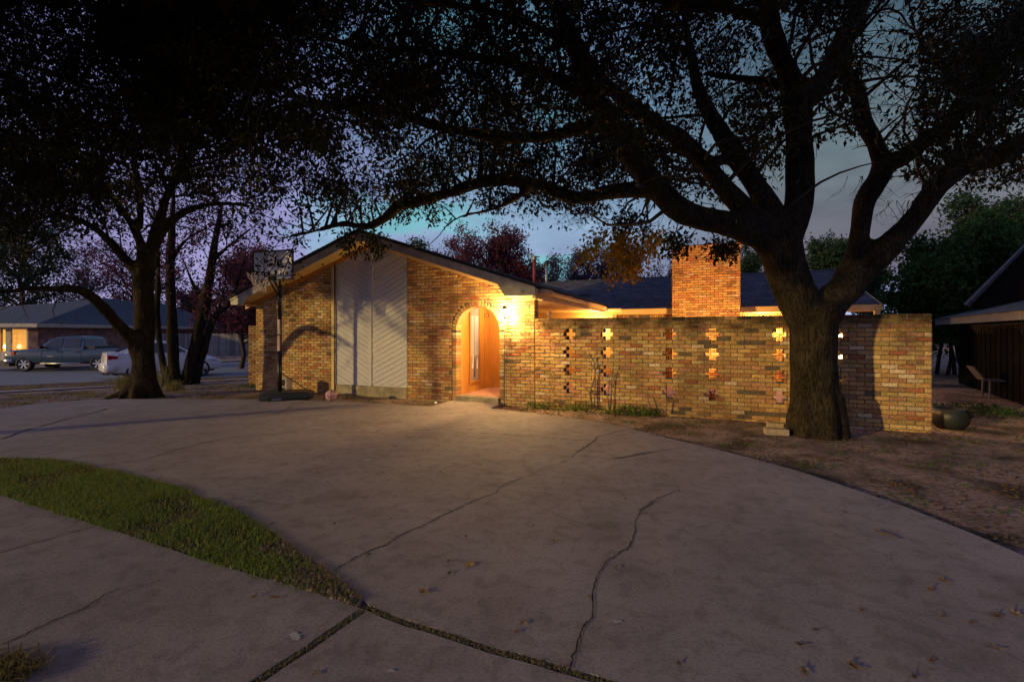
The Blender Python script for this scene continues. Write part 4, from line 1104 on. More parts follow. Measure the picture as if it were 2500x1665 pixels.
limb([(1898, 600, Yt, 100), (1925, 560, Yt, 86), (1950, 500, Yt+.05, 74), (1952, 420, Yt+.1, 72), (1951, 340, Yt+.1, 70), (1949, 260, Yt+.1, 76), (1948, 225, Yt+.1, 66)], n=16, store=False)
limb([(1949, 250, Yt+.1, 62), (1925, 180, 6.5, 56), (1893, 110, 6.3, 54), (1878, 50, 6.1, 50), (1872, -60, 5.7, 42), (1860, -220, 5.2, 34), (1850, -500, 4.6, 20)], dens=1)
limb([(1950, 255, Yt+.1, 66), (1990, 225, 6.75, 62), (2036, 150, 7.0, 62), (2072, 75, 7.2, 58), (2108, 0, 7.4, 52), (2140, -100, 7.6, 40), (2170, -260, 7.8, 24)], dens=.9)
limb([(1900, 560, Yt, 80), (1855, 470, 6.7, 56), (1790, 370, 7.0, 50), (1735, 285, 7.3, 40), (1700, 200, 7.5, 30), (1680, 90, 7.8, 20), (1660, -20, 8.0, 12)])
limb([(1890, 570, Yt, 80), (1852, 545, 6.5, 66), (1790, 485, 6.4, 56), (1730, 412, 6.2, 50), (1668, 347, 6.1, 46), (1590, 296, 5.9, 42), (1500, 225, 5.6, 36), (1430, 140, 5.3, 28), (1370, 30, 5.0, 20), (1310, -120, 4.8, 12)])
limb([(1880, 590, Yt, 90), (1850, 575, 6.45, 76), (1786, 548, 6.3, 70), (1704, 530, 6.2, 62), (1650, 505, 6.1, 62), (1598, 452, 6.0, 62), (1548, 390, 5.8, 56), (1490, 300, 5.6, 48), (1440, 215, 5.3, 38), (1395, 110, 5.0, 28), (1350, -40, 4.7, 18), (1300, -250, 4.4, 10)])
limb([(1600, 465, 6.0, 46), (1540, 464, 6.1, 38), (1480, 470, 6.3, 38), (1414, 484, 6.5, 36), (1370, 473, 6.6, 34), (1303, 448, 6.8, 32), (1236, 438, 7.0, 30), (1169, 447, 7.1, 28), (1102, 469, 7.2, 26), (1030, 489, 7.3, 26), (977, 500, 7.4, 26), (941, 531, 7.5, 24), (896, 553, 7.6, 18), (834, 547, 7.7, 15), (767, 565, 7.8, 12), (700, 580, 7.9, 8), (640, 610, 8.0, 5)], dens=1.0, up=.22)
limb([(1320, 455, 6.75, 20), (1271, 476, 7.0, 17), (1213, 508, 7.3, 14), (1124, 530, 7.5, 11), (1085, 556, 7.7, 7)], dens=1)
limb([(1500, 310, 5.6, 34), (1440, 310, 5.7, 32), (1350, 330, 5.9, 30), (1250, 338, 6.1, 30), (1150, 325, 6.3, 28), (1057, 305, 6.5, 26), (990, 283, 6.6, 26), (900, 262, 6.7, 24), (800, 256, 6.8, 22), (740, 250, 6.9, 20), (690, 218, 7.0, 18), (643, 205, 7.0, 15), (574, 195, 7.0, 11), (500, 170, 7.0, 6)], dens=1)
limb([(1450, 240, 5.3, 30), (1350, 190, 5.4, 28), (1220, 150, 5.5, 26), (1080, 130, 5.6, 22), (950, 120, 5.8, 18), (820, 100, 6.0, 14), (700, 60, 6.2, 8)], dens=1)
limb([(1400, 120, 5.0, 26), (1300, 60, 4.8, 24), (1150, 20, 4.7, 20), (1000, 0, 4.7, 16), (850, -20, 4.8, 10)], dens=1)
limb([(1880, 60, 6.1, 36), (1780, 20, 5.8, 28), (1660, 10, 5.5, 22), (1540, -10, 5.2, 14)], dens=1)
limb([(1810, 380, 6.9, 26), (1730, 395, 7.2, 22), (1650, 370, 7.5, 16), (1580, 350, 7.8, 10)], dens=1.1)
limb([(1940, 215, Yt, 30), (1870, 200, 6.9, 26), (1790, 190, 7.2, 20), (1720, 180, 7.5, 12)], dens=1.1)
# right side of the fork
limb([(1990, 790, Yt, 110), (2030, 735, Yt, 96), (2075, 695, Yt, 88)], n=18, store=False)
limb([(2050, 720, Yt, 84), (2080, 650, Yt, 62), (2094, 600, Yt, 54), (2104, 530, Yt+.05, 54), (2114, 485, Yt+.05, 58), (2142, 440, Yt+.1, 60), (2158, 405, Yt+.1, 66)], n=16, store=False)
limb([(2158, 412, Yt+.1, 56), (2138, 350, 6.7, 46), (2108, 296, 6.8, 44), (2095, 235, 6.8, 46), (2066, 180, 6.9, 44), (2045, 140, 6.95, 40)], n=12, dens=.35)
limb([(2158, 405, Yt+.1, 58), (2214, 377, 6.6, 48), (2291, 322, 6.6, 46), (2367, 250, 6.6, 44), (2440, 130, 6.5, 40), (2500, 40, 6.4, 36), (2570, -90, 6.2, 26), (2640, -240, 6, 14)], dens=1)
limb([(2075, 155, 7.0, 14), (2130, 160, 7.2, 11), (2190, 195, 7.4, 10), (2230, 220, 7.5, 8), (2300, 210, 7.6, 5)], n=8, dens=.8)
limb([(2060, 710, Yt, 88), (2110, 655, 6.5, 82), (2165, 605, 6.4, 80), (2232, 536, 6.3, 66), (2283, 462, 6.2, 64), (2342, 412, 6.1, 70), (2418, 385, 6.0, 74), (2490, 352, 5.9, 72), (2580, 310, 5.8, 62), (2700, 260, 5.6, 46), (2850, 190, 5.5, 30)], n=16, dens=.7)
limb([(2300, 440, 6.2, 30), (2380, 330, 6.3, 26), (2450, 230, 6.4, 18), (2520, 150, 6.5, 12)], dens=1.1)
limb([(2380, 240, 6.6, 22), (2300, 170, 6.8, 16), (2240, 90, 7.0, 12), (2220, 10, 7.1, 8)], dens=.55)
remesh_wood(W, 'trunk', M['bark'], oak, .033, 6)

def keep_oak(P, rng):
    x, y = proj(P); n = len(P); pr = np.ones(n)
    Yd = P[:, 1]
    low = (y > 575)
    pr[low & (x > 1010) & (x < 2500)] = 0
    pr[(y > 600) & (x > 940)] = 0
    pr[(y > 655)] = 0
    pr[(y > 560) & (x > 1010) & (x < 1420)] = 0
    pr[(x > 1090) & (x < 1520) & (y > 520) & (y < 580)] *= .25
    pr[(x > 980) & (x < 1130) & (y > 545)] *= .3
    pr[(x > 1960) & (x < 2150) & (y > 350)] = .0
    pr[(x > 2120) & (x < 2250) & (y > 440)] = 0
    pr[(x > 2200) & (y > 460)] = 0
    pr[(x > 1560) & (x < 2000) & (y > 480)] *= .3
    pr[(x > 1960) & (x < 2300) & (y > 500)] = 0
    pr[(x > 2105) & (x < 2240) & (y < 345)] *= .14
    pr[(x > 1960) & (x < 2060) & (y > 240) & (y < 360)] *= .9
    pr[(x > 1780) & (x < 2600) & (y < 450)] *= .85
    pr[(x > 560) & (x < 760) & (y > 590)] *= .15
    pr[(x > 830) & (x < 1050) & (y > 310) & (y < 440)] *= .45
    pr[(x > 1150) & (x < 1260) & (y > 290) & (y < 470)] *= .7
    pr[(x > 2110) & (x < 2170) & (y > 80) & (y < 330)] *= .5
    d = np.linalg.norm(P-np.array([0, 0, EYE]), axis=1); pr[d < 3.2] = 0
    # ragged density in space
    g = np.sin(P[:, 0]*2.1+1.3*np.sin(P[:, 2]*1.7))*np.sin(P[:, 1]*1.9+.7)*np.sin(P[:, 2]*2.3+P[:, 0]); g2 = np.sin(P[:, 0]*4.3+P[:, 2])*np.sin(P[:, 1]*3.7+1)*np.sin(P[:, 2]*4.9); pr *= np.clip(.72+1.1*g+.7*g2, .10, 1)
    return rng.random(n) < pr
tr = Tree(5, leaf=.085, droop=.55, twig_leaves=12, levels=3)
def okp(p):
    if p.y < .5: return False
    x = 1250+p.x/p.y*F; y = HZ-(p.z-EYE)/p.y*F
    if y > 560 and x > 960: return False
    if 1960 < x < 2150 and y > 370: return False
    if (p-Vector((0, 0, EYE))).length < 3.0: return False
    return True
tr.ok = okp
for Q, RR, k in limbs:
    tr.grow(Q, RR[0], RR[-1], 0, 1.9, dens=k.get('dens', 1.0)*1.15, start=.12, spread=1.0, up=k.get('up', .12))
fill(tr, limbs, 60, lambda r: at(r.uniform(700, 2550), r.uniform(-100, 330), r.uniform(4.8, 8.5)))
fill(tr, limbs, 260, lambda r: at(r.uniform(250, 2600), r.uniform(-260, 430), r.uniform(4.6, 9.0)))
fill(tr, limbs, 70, lambda r: at(r.uniform(700, 1500), r.uniform(330, 500), r.uniform(6.4, 9.0)))
fill(tr, limbs, 46, lambda r: at(r.uniform(2100, 2560), r.uniform(100, 430), r.uniform(5.6, 8.0)))
print('oak leaves', sum(len(p) for p in tr.lv.P))
ov = Tree(6, leaf=.27, droop=.5, twig_leaves=3, levels=3); ov.cheap = True
fill(ov, limbs, 210, lambda r: Vector((r.uniform(-8.5, 4), r.uniform(-4, 4.5), r.uniform(4.3, 8.5))), maxd=9)  # unseen crown added overhead to keep the sun off the limbs
def keep_over(P, rng):
    x, y = proj(P); return (P[:, 2] > 3.6) & ((P[:, 1] < .6) | (y < -20)) 
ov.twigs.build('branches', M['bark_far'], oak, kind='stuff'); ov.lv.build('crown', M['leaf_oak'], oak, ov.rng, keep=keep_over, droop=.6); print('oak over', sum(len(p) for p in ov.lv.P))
tr.twigs.build('branches', M['bark_far'], oak, kind='stuff')
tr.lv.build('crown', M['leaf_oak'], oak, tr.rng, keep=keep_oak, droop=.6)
# hanging sprays catching the lamp light above the patio
spray = Tree(17, leaf=.085, droop=1.0, twig_leaves=26, levels=2)
for (x0_, y0_, Y0_, x1_, y1_, Y1_) in ((1600, 470, 7.2, 1500, 655, 9.4), (1560, 480, 7.2, 1450, 620, 9.2), (1590, 480, 7.3, 1560, 660, 9.6), (1540, 500, 7.4, 1530, 640, 9.5)):
    a, b = at(x0_, y0_, Y0_), at(x1_, y1_, Y1_); c = [a.lerp(b, k/6)+Vector((spray.r.gauss(0, .06), 0, .18*math.sin(k/6*3.14))) for k in range(7)]
    spray.twigs.tube(c, [.022-.003*k for k in range(7)], 5)
    spray.grow(c, .02, .005, 0, .55, dens=1.2, start=.35, spread=.9, up=-.25)
for (x0_, y0_, x1_, y1_) in ((1700, 560, 1650, 615), (1740, 570, 1760, 620), (1800, 575, 1790, 625), (1660, 530, 1640, 600)):
    a, b = at(x0_, y0_, 6.4), at(x1_, y1_, 7.2); c = [a.lerp(b, k/4) for k in range(5)]; spray.twigs.tube(c, .008, 4); spray.grow(c, .01, .004, 0, .3, dens=1.3, start=.2, up=-.3)
for (x0_, y0_, x1_, y1_) in ((760, 565, 640, 690), (730, 570, 690, 680), (700, 580, 620, 660), (870, 555, 900, 610), (850, 552, 870, 625), (900, 553, 930, 600)):
    a, b = at(x0_, y0_, 7.8), at(x1_, y1_, 8.4); c = [a.lerp(b, k/4)+Vector((0, 0, .05)) for k in range(5)]; spray.twigs.tube(c, .008, 4); spray.grow(c, .01, .004, 0, .3, dens=1.2, start=.2, up=-.3)
spray.twigs.build('branches', M['bark_far'], oak, kind='stuff')
A_ = np.concatenate(spray.lv.P); xx, yy = proj(A_); lit = (xx > 1380) & (xx < 1640) & (yy > 560) & (A_[:, 1] > 8)
l1 = Leaves(); l1.add(A_[lit & (yy < 715)], .10); l1.build('autumn_spray', M['leaf_lit'], oak, spray.rng, aspect=.5, droop=.8)
l2 = Leaves(); hb = (xx > 560) & (xx < 760) & (yy > 590); kr = spray.rng.random(len(A_)); l2.add(A_[~lit & ((yy < 640) | (xx < 800)) & (yy < 700) & (~hb | (kr < .22))], .085); l2.build('hanging_leaves', M['leaf_oak'], oak, spray.rng, droop=1.0)
# bare hanging twigs
mb = MB(); rnd = random.Random(41)
for (x, y, Y_, n_) in ((1400, 485, 6.5, 9), (1440, 480, 6.4, 8), (2110, 430, 6.7, 14), (2200, 490, 6.3, 10), (1620, 500, 6.1, 8), (1260, 445, 7, 5)):
    for k in range(n_):
        p = at(x+rnd.uniform(-40, 40), y, Y_); d = Vector((rnd.uniform(-.7, .7), rnd.uniform(-.3, .3), -1)); c = [p]
        for j in range(5):
            d = (d+Vector((rnd.gauss(0, .35), rnd.gauss(0, .2), rnd.gauss(0, .2)))).normalized(); c.append(c[-1]+d*rnd.uniform(.05, .11))
        mb.tube(c, [.005, .004, .0035, .003, .0025, .0018], 3, cap=False)
        for j in (2, 3, 4):
            q = c[j]; mb.tube([q, q+Vector((rnd.uniform(-.1, .1), rnd.uniform(-.1, .1), -.07)), q+Vector((rnd.uniform(-.2, .2), rnd.uniform(-.1, .1), -.12))], [.0028, .002, .0014], 3, cap=False)
mb.build('bare_twigs', M['bark_far'], oak, kind='stuff')

# --- left yard trees
def yard_tree(label, defs, seed, leaf=.08, tl=30, mat='leaf_oak', dens=1.0, L=1.8, keep=None, voxel=.03, name='oak_tree', roots=None, up=.12, remesh=True, bark='bark', lev=2, filler=None):
    global W, limbs
    W = MB(); limbs = []; e = empty(name, label=label, cat='tree')
    for d in defs: limb(d[0], **(d[1] if len(d) > 1 else {}))
    if roots: roots(W)
    if remesh: remesh_wood(W, 'trunk', M[bark], e, voxel, 6)
    else: W.build('trunk', M['bark_far'], e, smooth=True)
    t = Tree(seed, leaf=leaf, droop=.6, twig_leaves=tl, levels=lev)
    t.ok = lambda p: (p-Vector((0, 0, EYE))).length > 3.0
    for Q, RR, k in limbs: t.grow(Q, RR[0], RR[-1], 0, L, dens=k.get('dens', 1.0)*dens, start=k.get('start', .15), up=up)
    if filler: filler(t, limbs)
    t.twigs.build('branches', M['bark_far'], e, kind='stuff'); t.lv.build('crown', M[mat], e, t.rng, keep=keep, droop=.6)
    print(label[:30], sum(len(p) for p in t.lv.P)); return e
NS = dict(store=False)
def keep_left(P, rng):
    x, y = proj(P); n = len(P); pr = np.ones(n)
    pr[(y > 735)] = 0; pr[(y > 640) & (x > 260)] = 0; pr[(x > 560) & (y > 640)] = 0
    pr[(x > 150) & (x < 310) & (y > 575)] *= .2; pr[(y > 560) & (x > 230)] *= .25
    pr[(y > 470) & (x > 260)] *= .55; pr[(y > 660) & (x < 130)] *= .25
    d = np.linalg.norm(P-np.array([0, 0, EYE]), axis=1); pr[d < 3.2] = 0
    g = np.sin(P[:, 0]*1.9)*np.sin(P[:, 1]*1.7+P[:, 2])*np.sin(P[:, 2]*2.1+P[:, 0]); pr *= np.clip(.8+.9*g, .15, 1)
    return rng.random(n) < pr
Yl = 10.4
def lroots(W):
    c = at(346, 955, Yl)
    for a in (3.5, 4.1, 5.0, 5.8, .3, 2.6):
        dv = Vector((math.cos(a), math.sin(a), 0)); L_ = .75 if abs(a-3.5) < .1 else .45
        W.tube([Vector((c.x, c.y, .30))+dv*.12, Vector((c.x, c.y, .08))+dv*.30, Vector((c.x, c.y, -.08))+dv*L_], [.15, .10, .03], 8)
yard_tree('large gnarled oak at the left with one low limb reaching left', [
    ([(346, 985, Yl, 100), (348, 960, Yl, 84), (350, 920, Yl, 66), (350, 860, Yl, 58), (353, 810, Yl, 56), (352, 740, Yl, 54), (350, 690, Yl, 52), (356, 640, Yl, 54)], dict(store=False, n=20)),
    ([(345, 880, Yl, 52), (322, 832, 10.2, 40), (290, 795, 9.9, 36), (255, 755, 9.6, 34), (220, 722, 9.3, 30), (186, 706, 9.0, 26), (130, 706, 8.6, 22), (80, 704, 8.2, 20), (0, 712, 7.8, 16), (-120, 700, 7.4, 10)], dict(dens=.7, start=.5)),
    ([(350, 660, Yl, 40), (322, 650, 10.3, 28), (275, 597, 10.1, 24), (220, 551, 9.9, 20), (140, 528, 9.6, 16), (30, 545, 9.3, 10), (-80, 540, 9, 5)],),
    ([(354, 650, Yl, 36), (342, 590, 10.2, 26), (318, 542, 10.0, 24), (275, 482, 9.6, 22), (230, 425, 9.2, 18), (160, 350, 8.6, 14), (80, 260, 8.0, 10), (0, 150, 7.4, 6)],),
    ([(340, 560, 10.2, 22), (342, 500, 10.0, 20), (330, 410, 9.4, 18), (320, 300, 8.8, 16), (300, 180, 8.0, 12), (290, 50, 7.4, 9), (280, -100, 7, 5)],),
    ([(362, 650, Yl, 40), (375, 580, 10.5, 30), (392, 528, 10.5, 26), (415, 459, 10.3, 22), (455, 390, 10.0, 20), (500, 300, 9.4, 16), (540, 180, 8.6, 12), (570, 40, 8.0, 8), (590, -80, 7.6, 5)],),
    ([(375, 610, 10.5, 30), (400, 560, 10.6, 24), (432, 530, 10.7, 20), (485, 505, 10.6, 16), (551, 496, 10.4, 12), (620, 505, 10.2, 8)],),
    ([(300, 300, 8.8, 14), (200, 220, 8.0, 12), (100, 120, 7.0, 10), (0, 40, 6.2, 7)],),
    ([(440, 400, 10.0, 14), (520, 380, 9.6, 12), (600, 350, 9.0, 9), (680, 340, 8.6, 5)],),
    ([(390, 500, 10.4, 16), (440, 440, 10.2, 13), (540, 430, 10, 10), (620, 440, 9.8, 6)],),
    ([(290, 60, 7.4, 10), (380, 0, 6.8, 9), (480, -40, 6.2, 7), (600, -60, 5.8, 5)],),
    ([(510, 260, 9.2, 12), (450, 150, 8.4, 10), (420, 30, 7.8, 7)],),
    ([(-60, 700, 7.4, 8), (-20, 600, 7.0, 8), (30, 480, 6.8, 7), (60, 380, 6.6, 6), (40, 280, 6.4, 4)], dict(dens=.9)),
    ], 23, keep=keep_left, roots=lroots, tl=15, leaf=.082, dens=1.1, L=1.7, lev=3, filler=lambda t, l: (
        fill(t, l, 230, lambda r: at(r.uniform(-150, 720), r.uniform(-260, 420), r.uniform(5.0, 11.0)), maxd=3.6),
        fill(t, l, 40, lambda r: at(r.uniform(-100, 250), r.uniform(380, 560), r.uniform(6.5, 10.5)))))
def keep_mid(P, rng):
    x, y = proj(P); pr = np.ones(len(P)); pr[y > 800] = 0; pr[(y > 735) & (x < 470)] = 0; pr[(x > 560) & (y > 745)] = .15; pr[(x > 640)] = 0; pr[(x<470)&(y>690)] *= .2
    return rng.random(len(P)) < pr*.8
zz16 = T(at(455, 900, 16).x, 16)
yard_tree('slender dark trunk leaning behind the large left oak', [
    ([(412, 945, 15.4, 26), (400, 900, 15.4, 20), (390, 840, 15.4, 17), (384, 760, 15.4, 16), (386, 660, 15.4, 14), (380, 560, 15.3, 11), (370, 460, 15.2, 6)], dict(start=.6)),
    ], 31, leaf=.12, tl=16, mat='leaf_red', dens=.8, keep=keep_mid, voxel=.04, name='oak_tree')
yard_tree('straight upright trunk between the large oak and the leaning pair', [
    ([(432, 945, 15.8, 46), (428, 930, 15.8, 36), (423, 880, 15.8, 30), (420, 800, 15.8, 29), (417, 720, 15.8, 27), (416, 640, 15.8, 25), (419, 560, 15.8, 20), (425, 470, 15.6, 12), (430, 390, 15.4, 6)], dict(start=.55)),
    ([(418, 640, 15.8, 12), (450, 590, 15.9, 9), (500, 560, 16, 6), (550, 555, 16, 3)],)], 32, leaf=.12, tl=18, mat='leaf_red', dens=.8, keep=keep_mid, voxel=.04, name='oak_tree')
yard_tree('thick leaning trunk with dark red leaves left of the hoop', [
    ([(455, 945, 16, 46), (458, 925, 16, 38), (470, 870, 16, 32), (484, 810, 16, 30), (498, 750, 16, 27), (510, 690, 16, 24), (520, 620, 16, 20), (530, 560, 16, 14), (545, 490, 15.8, 8)], dict(start=.45)),
    ([(500, 740, 16, 16), (470, 690, 16, 11), (450, 640, 16, 7)],), ([(515, 640, 16, 14), (560, 600, 16, 10), (610, 560, 16, 6)],)], 33, leaf=.12, tl=20, mat='leaf_red', dens=.9, keep=keep_mid, voxel=.04, name='red_oak_tree')
yard_tree('thinner leaning trunk rightmost of the left yard clump', [
    ([(474, 945, 16.2, 28), (480, 920, 16.2, 24), (496, 860, 16.2, 21), (512, 800, 16.2, 19), (532, 765, 16.2, 17), (556, 745, 16.2, 14), (580, 690, 16.3, 10), (600, 620, 16.4, 6)], dict(start=.4)),
    ([(520, 790, 16.2, 10), (545, 720, 16.3, 8), (555, 640, 16.4, 5)],)], 34, leaf=.12, tl=16, mat='leaf_red', dens=.8, keep=keep_mid, voxel=.04, name='red_oak_tree')

# --- generic background trees
def bg_tree(name, label, px, Y, ytop, wpx, mat, n_main, seed, leaf, tl, ybase=None, dens=1.0, group=None, droop=.3, crown_from=.25, zb=None, stems=1, lean=0, zmin=-9):
    e = empty(name, label=label, cat='tree', group=group); r = random.Random(seed)
    x = (px-1250)/F*Y; zt_ = EYE+(HZ-ytop)/F*Y; rad = wpx/2/F*Y; zb = T(x, Y)-.1 if zb is None else zb; Ht = zt_-zb
    t = Tree(seed, leaf=leaf, droop=droop, twig_leaves=tl, levels=2); W_ = MB(); t.cheap = Y > 32 or Y < 5
    for s_ in range(stems):
        b = Vector((x+(r.uniform(-.35, .35)*rad if stems > 1 else 0), Y+r.uniform(-.3, .3)*(rad if stems > 1 else 0), zb)); top = Vector((x+lean+r.uniform(-.3, .3)*rad*(1 if stems > 1 else .3), Y, zb+Ht*.72)); tr0 = Ht*.018/(1 if stems == 1 else 1.5)
        c = [b.lerp(top, k/6)+Vector((r.gauss(0, .05)*rad*.4, r.gauss(0, .05)*rad*.4, 0)) for k in range(7)]
        W_.tube(c, [tr0*(1-.75*k/6) for k in range(7)], 8)
        for k in range(max(3, n_main//stems)):
            f = crown_from+(1-crown_from)*(k+.5)/max(3, n_main//stems); p = c[min(5, int(f*6))].lerp(c[min(6, int(f*6)+1)], f*6-int(f*6))
            a = r.uniform(0, 6.283); el = .25+.9*f; L_ = rad*(1.05-.45*max(0, f-.5))*r.uniform(.8, 1.1); d = Vector((math.cos(a), math.sin(a)*.8, el*.8))
            cc = t.curve(p, d, L_*1.05, 6, .16, .03); W_.tube(cc, [tr0*.45*(1-.8*j/6) for j in range(7)], 6)
            t.grow(cc, tr0*.4, tr0*.1, 0, L_*.48, dens=dens*4.6/max(.8, rad), start=.15, up=.1)
    W_.build('trunk', M['bark_far'], e, smooth=True); t.twigs.build('branches', M['bark_far'], e, kind='stuff')
    def kp(P, rng): return (P[:, 2] < zt_+.1) & (P[:, 2] > zmin) & (rng.random(len(P)) < np.clip(.75+.5*np.sin(P[:, 0]*2.2)*np.sin(P[:, 2]*2.6+P[:, 1]), .2, 1))
    t.lv.build('crown', M[mat], e, t.rng, keep=kp, droop=droop, aspect=.5); print(name, px, sum(len(p) for p in t.lv.P)); return e
bg_tree('red_leaf_tree', 'broad purple red tree rising behind the entry roof', 1190, 27, 545, 270, 'leaf_red', 30, 51, .15, 26, dens=.8)
bg_tree('red_leaf_tree', 'reddish tree just left of the rusty vent pipe skyline', 1085, 29, 600, 190, 'leaf_red', 22, 52, .15, 22, dens=.8)
bg_tree('evergreen_tree', 'dark evergreen beyond the peak of the gable', 985, 33, 555, 190, 'leaf_dark', 22, 53, .20, 15)
bg_tree('bare_tree', 'dusky thin tree behind the hanging orange leaves', 1440, 30, 565, 210, 'leaf_purple', 24, 54, .14, 18, dens=.9)
bg_tree('bare_tree', 'tall dusky tree left of the chimney', 1540, 33, 545, 190, 'leaf_purple', 24, 55, .14, 18, dens=.9)
bg_tree('bare_tree', 'low bluish tree showing at the left edge of the chimney', 1620, 38, 600, 120, 'leaf_purple', 14, 56, .14, 12)
bg_tree('red_leaf_tree', 'purple tree between the two roof vent pipes and the hanging leaves', 1330, 31, 600, 160, 'leaf_purple', 20, 57, .16, 20)
bg_tree('pine_tree', 'blue green pine directly right of the chimney', 1850, 38, 560, 120, 'leaf_dark', 18, 58, .22, 16)
bg_tree('pine_tree', 'distant pine framed by the fork of the big oak', 2020, 42, 530, 130, 'leaf_dark', 20, 59, .26, 14, crown_from=.5)
bg_tree('pine_tree', 'small far pine right of the oak fork', 2135, 44, 560, 80, 'leaf_dark', 14, 60, .26, 12)
bg_tree('bush_tree', 'rounded green multi stemmed tree over the right end of the wall', 2320, 15.5, 545, 300, 'leaf_green', 34, 61, .16, 15, stems=4, crown_from=.3, dens=1.2)
bg_tree('bush_tree', 'darker green tree behind the neighbouring roof at the far right', 2470, 18, 560, 220, 'leaf_dark', 24, 62, .18, 12, stems=2, crown_from=.3)
bg_tree('pine_tree', 'tall dark pine at the right edge above the green tree', 2440, 26, 430, 260, 'leaf_dark', 22, 63, .24, 14, crown_from=.5)
bg_tree('red_leaf_tree', 'dark red tree seen between the left trunks and the hoop', 590, 24, 560, 190, 'leaf_red', 22, 64, .14, 18)
bg_tree('cedar_tree', 'green cedar behind the street house left of the leaning trunks', 462, 52, 690, 90, 'leaf_dark', 16, 65, .32, 12, crown_from=.1)
bg_tree('bare_tree', 'bluish tree behind the board fence beside the house corner', 600, 44, 690, 110, 'leaf_purple', 16, 66, .16, 14)
bg_tree('bare_tree', 'dim red brown tree over the middle of the street house', 320, 46, 560, 240, 'leaf_red', 22, 67, .24, 7)
bg_tree('bare_tree', 'far leafless tree left of the large oak', 210, 60, 610, 150, 'leaf_purple', 18, 68, .2, 8)
bg_tree('evergreen_tree', 'dark tree over the left end of the street house', 60, 44, 470, 260, 'leaf_dark', 26, 69, .28, 11)
# unseen tree added off to the left, its crown set to shade the canopies
bg_tree('oak_tree', 'unseen oak added left of the yard to shade the canopies', -7150, 2.0, -4300, 6200, 'leaf_oak', 34, 70, .26, 16, crown_from=.50, zb=-.4, dens=1.2, zmin=5.2)

# ------------------------------------------------------------------ basketball hoop
hoop = empty('basketball_hoop', label='portable basketball hoop with clear board and black pole in front of the gable', cat='basketball hoop')
PB = at(683, 961, 9.85); PB.z = 0
nb = Vector((-.52, -.854, 0)).normalized(); sb = Vector((-nb.y, nb.x, 0))      # board normal (towards viewer), board right = -sb?
nb = Vector((-.30, -.954, 0)).normalized(); sb = Vector((.954, -.30, 0)).normalized()
bc = at(666, 648, 9.50); zb0, zb1 = 2.50, 3.12; bw = 1.04/2
def bpnt(u, w, z): return Vector((bc.x, bc.y, 0))+sb*u+nb*w+Vector((0, 0, z))
def bbox(u0, u1, w0, w1, z0, z1, mb): return mb.hexa([bpnt(u0, w0, z0), bpnt(u1, w0, z0), bpnt(u1, w1, z0), bpnt(u0, w1, z0), bpnt(u0, w0, z1), bpnt(u1, w0, z1), bpnt(u1, w1, z1), bpnt(u0, w1, z1)])
mb = MB(); bbox(-bw+.02, bw-.02, -.006, .006, zb0+.02, zb1-.02, mb); bd = mb.build('backboard', M['board_clear'], hoop)
mb = MB(); bbox(-bw, bw, -.02, .012, zb0, zb0+.03, mb); bbox(-bw, bw, -.02, .012, zb1-.03, zb1, mb); bbox(-bw, -bw+.03, -.02, .012, zb0+.03, zb1-.03, mb); bbox(bw-.03, bw, -.02, .012, zb0+.03, zb1-.03, mb); mb.build('frame', M['hdpe'], bd)
mb = MB(); 
for (u0, u1, z0, z1) in ((-.23, .23, zb0+.40, zb0+.425), (-.23, .23, zb0+.10, zb0+.12), (-.23, -.205, zb0+.12, zb0+.40), (.205, .23, zb0+.12, zb0+.40)): bbox(u0, u1, .0065, .009, z0, z1, mb)
mb.build('target_square', nmat('grey_marking', (.26, .26, .33), .6), bd)
mb = MB(); bbox(-.22, -.19, -.06, -.02, zb0+.03, zb1-.05, mb); bbox(.19, .22, -.06, -.02, zb0+.03, zb1-.05, mb); bbox(-.22, .22, -.06, -.02, zb0+.03, zb0+.06, mb); mb.build('rear_bracket', M['metal_black'], hoop)
def text(body, size, mat, parent, mw, name='lettering', ext=.002, sx=1.0):
    cu = bpy.data.curves.new(name, 'FONT'); cu.body = body; cu.size = size; cu.extrude = ext; cu.align_x = 'CENTER'; cu.align_y = 'CENTER'
    o = bpy.data.objects.new(name, cu); C.objects.link(o); dg = bpy.context.evaluated_depsgraph_get(); me = bpy.data.meshes.new_from_object(o.evaluated_get(dg)); bpy.data.objects.remove(o)
    me.materials.clear(); me.materials.append(mat); o = bpy.data.objects.new(name, me); C.objects.link(o); o.matrix_world = mw @ Matrix.Diagonal((sx, 1, 1, 1)); o.parent = parent; return o
def frame3(X, Z, loc):   # local x -> X, local y (text up) -> Z
    X = X.normalized(); Z = Z.normalized(); N_ = X.cross(Z); m = Matrix((X, Z, N_)).transposed().to_4x4(); m.translation = loc; return m
text('SPALDING', .058, nmat('print_red', (.16, .07, .09), .6), bd, frame3(sb, Vector((0, 0, 1)), bpnt(.40, .010, zb0+.085)))
mb = MB(); mb.torus(bpnt(.40, .010, zb0+.125), .012, .003, axis=nb, n=14, m=4); mb.build('logo', nmat('print_red2', (.2, .08, .08), .6), bd)
rz_ = 2.60; rc = bpnt(0, .36, rz_)
mb = MB(); mb.torus(rc, .225, .009, n=36, m=6); mb.tube([bpnt(-.08, .0, rz_-.04), bpnt(-.08, .16, rz_)], .008, 6); mb.tube([bpnt(.08, .0, rz_-.04), bpnt(.08, .16, rz_)], .008, 6); bbox(-.09, .09, .006, .03, rz_-.09, rz_+.03, mb); mb.build('rim', M['metal_black'], hoop)
mb = MB(); rnd = random.Random(7); K = 12
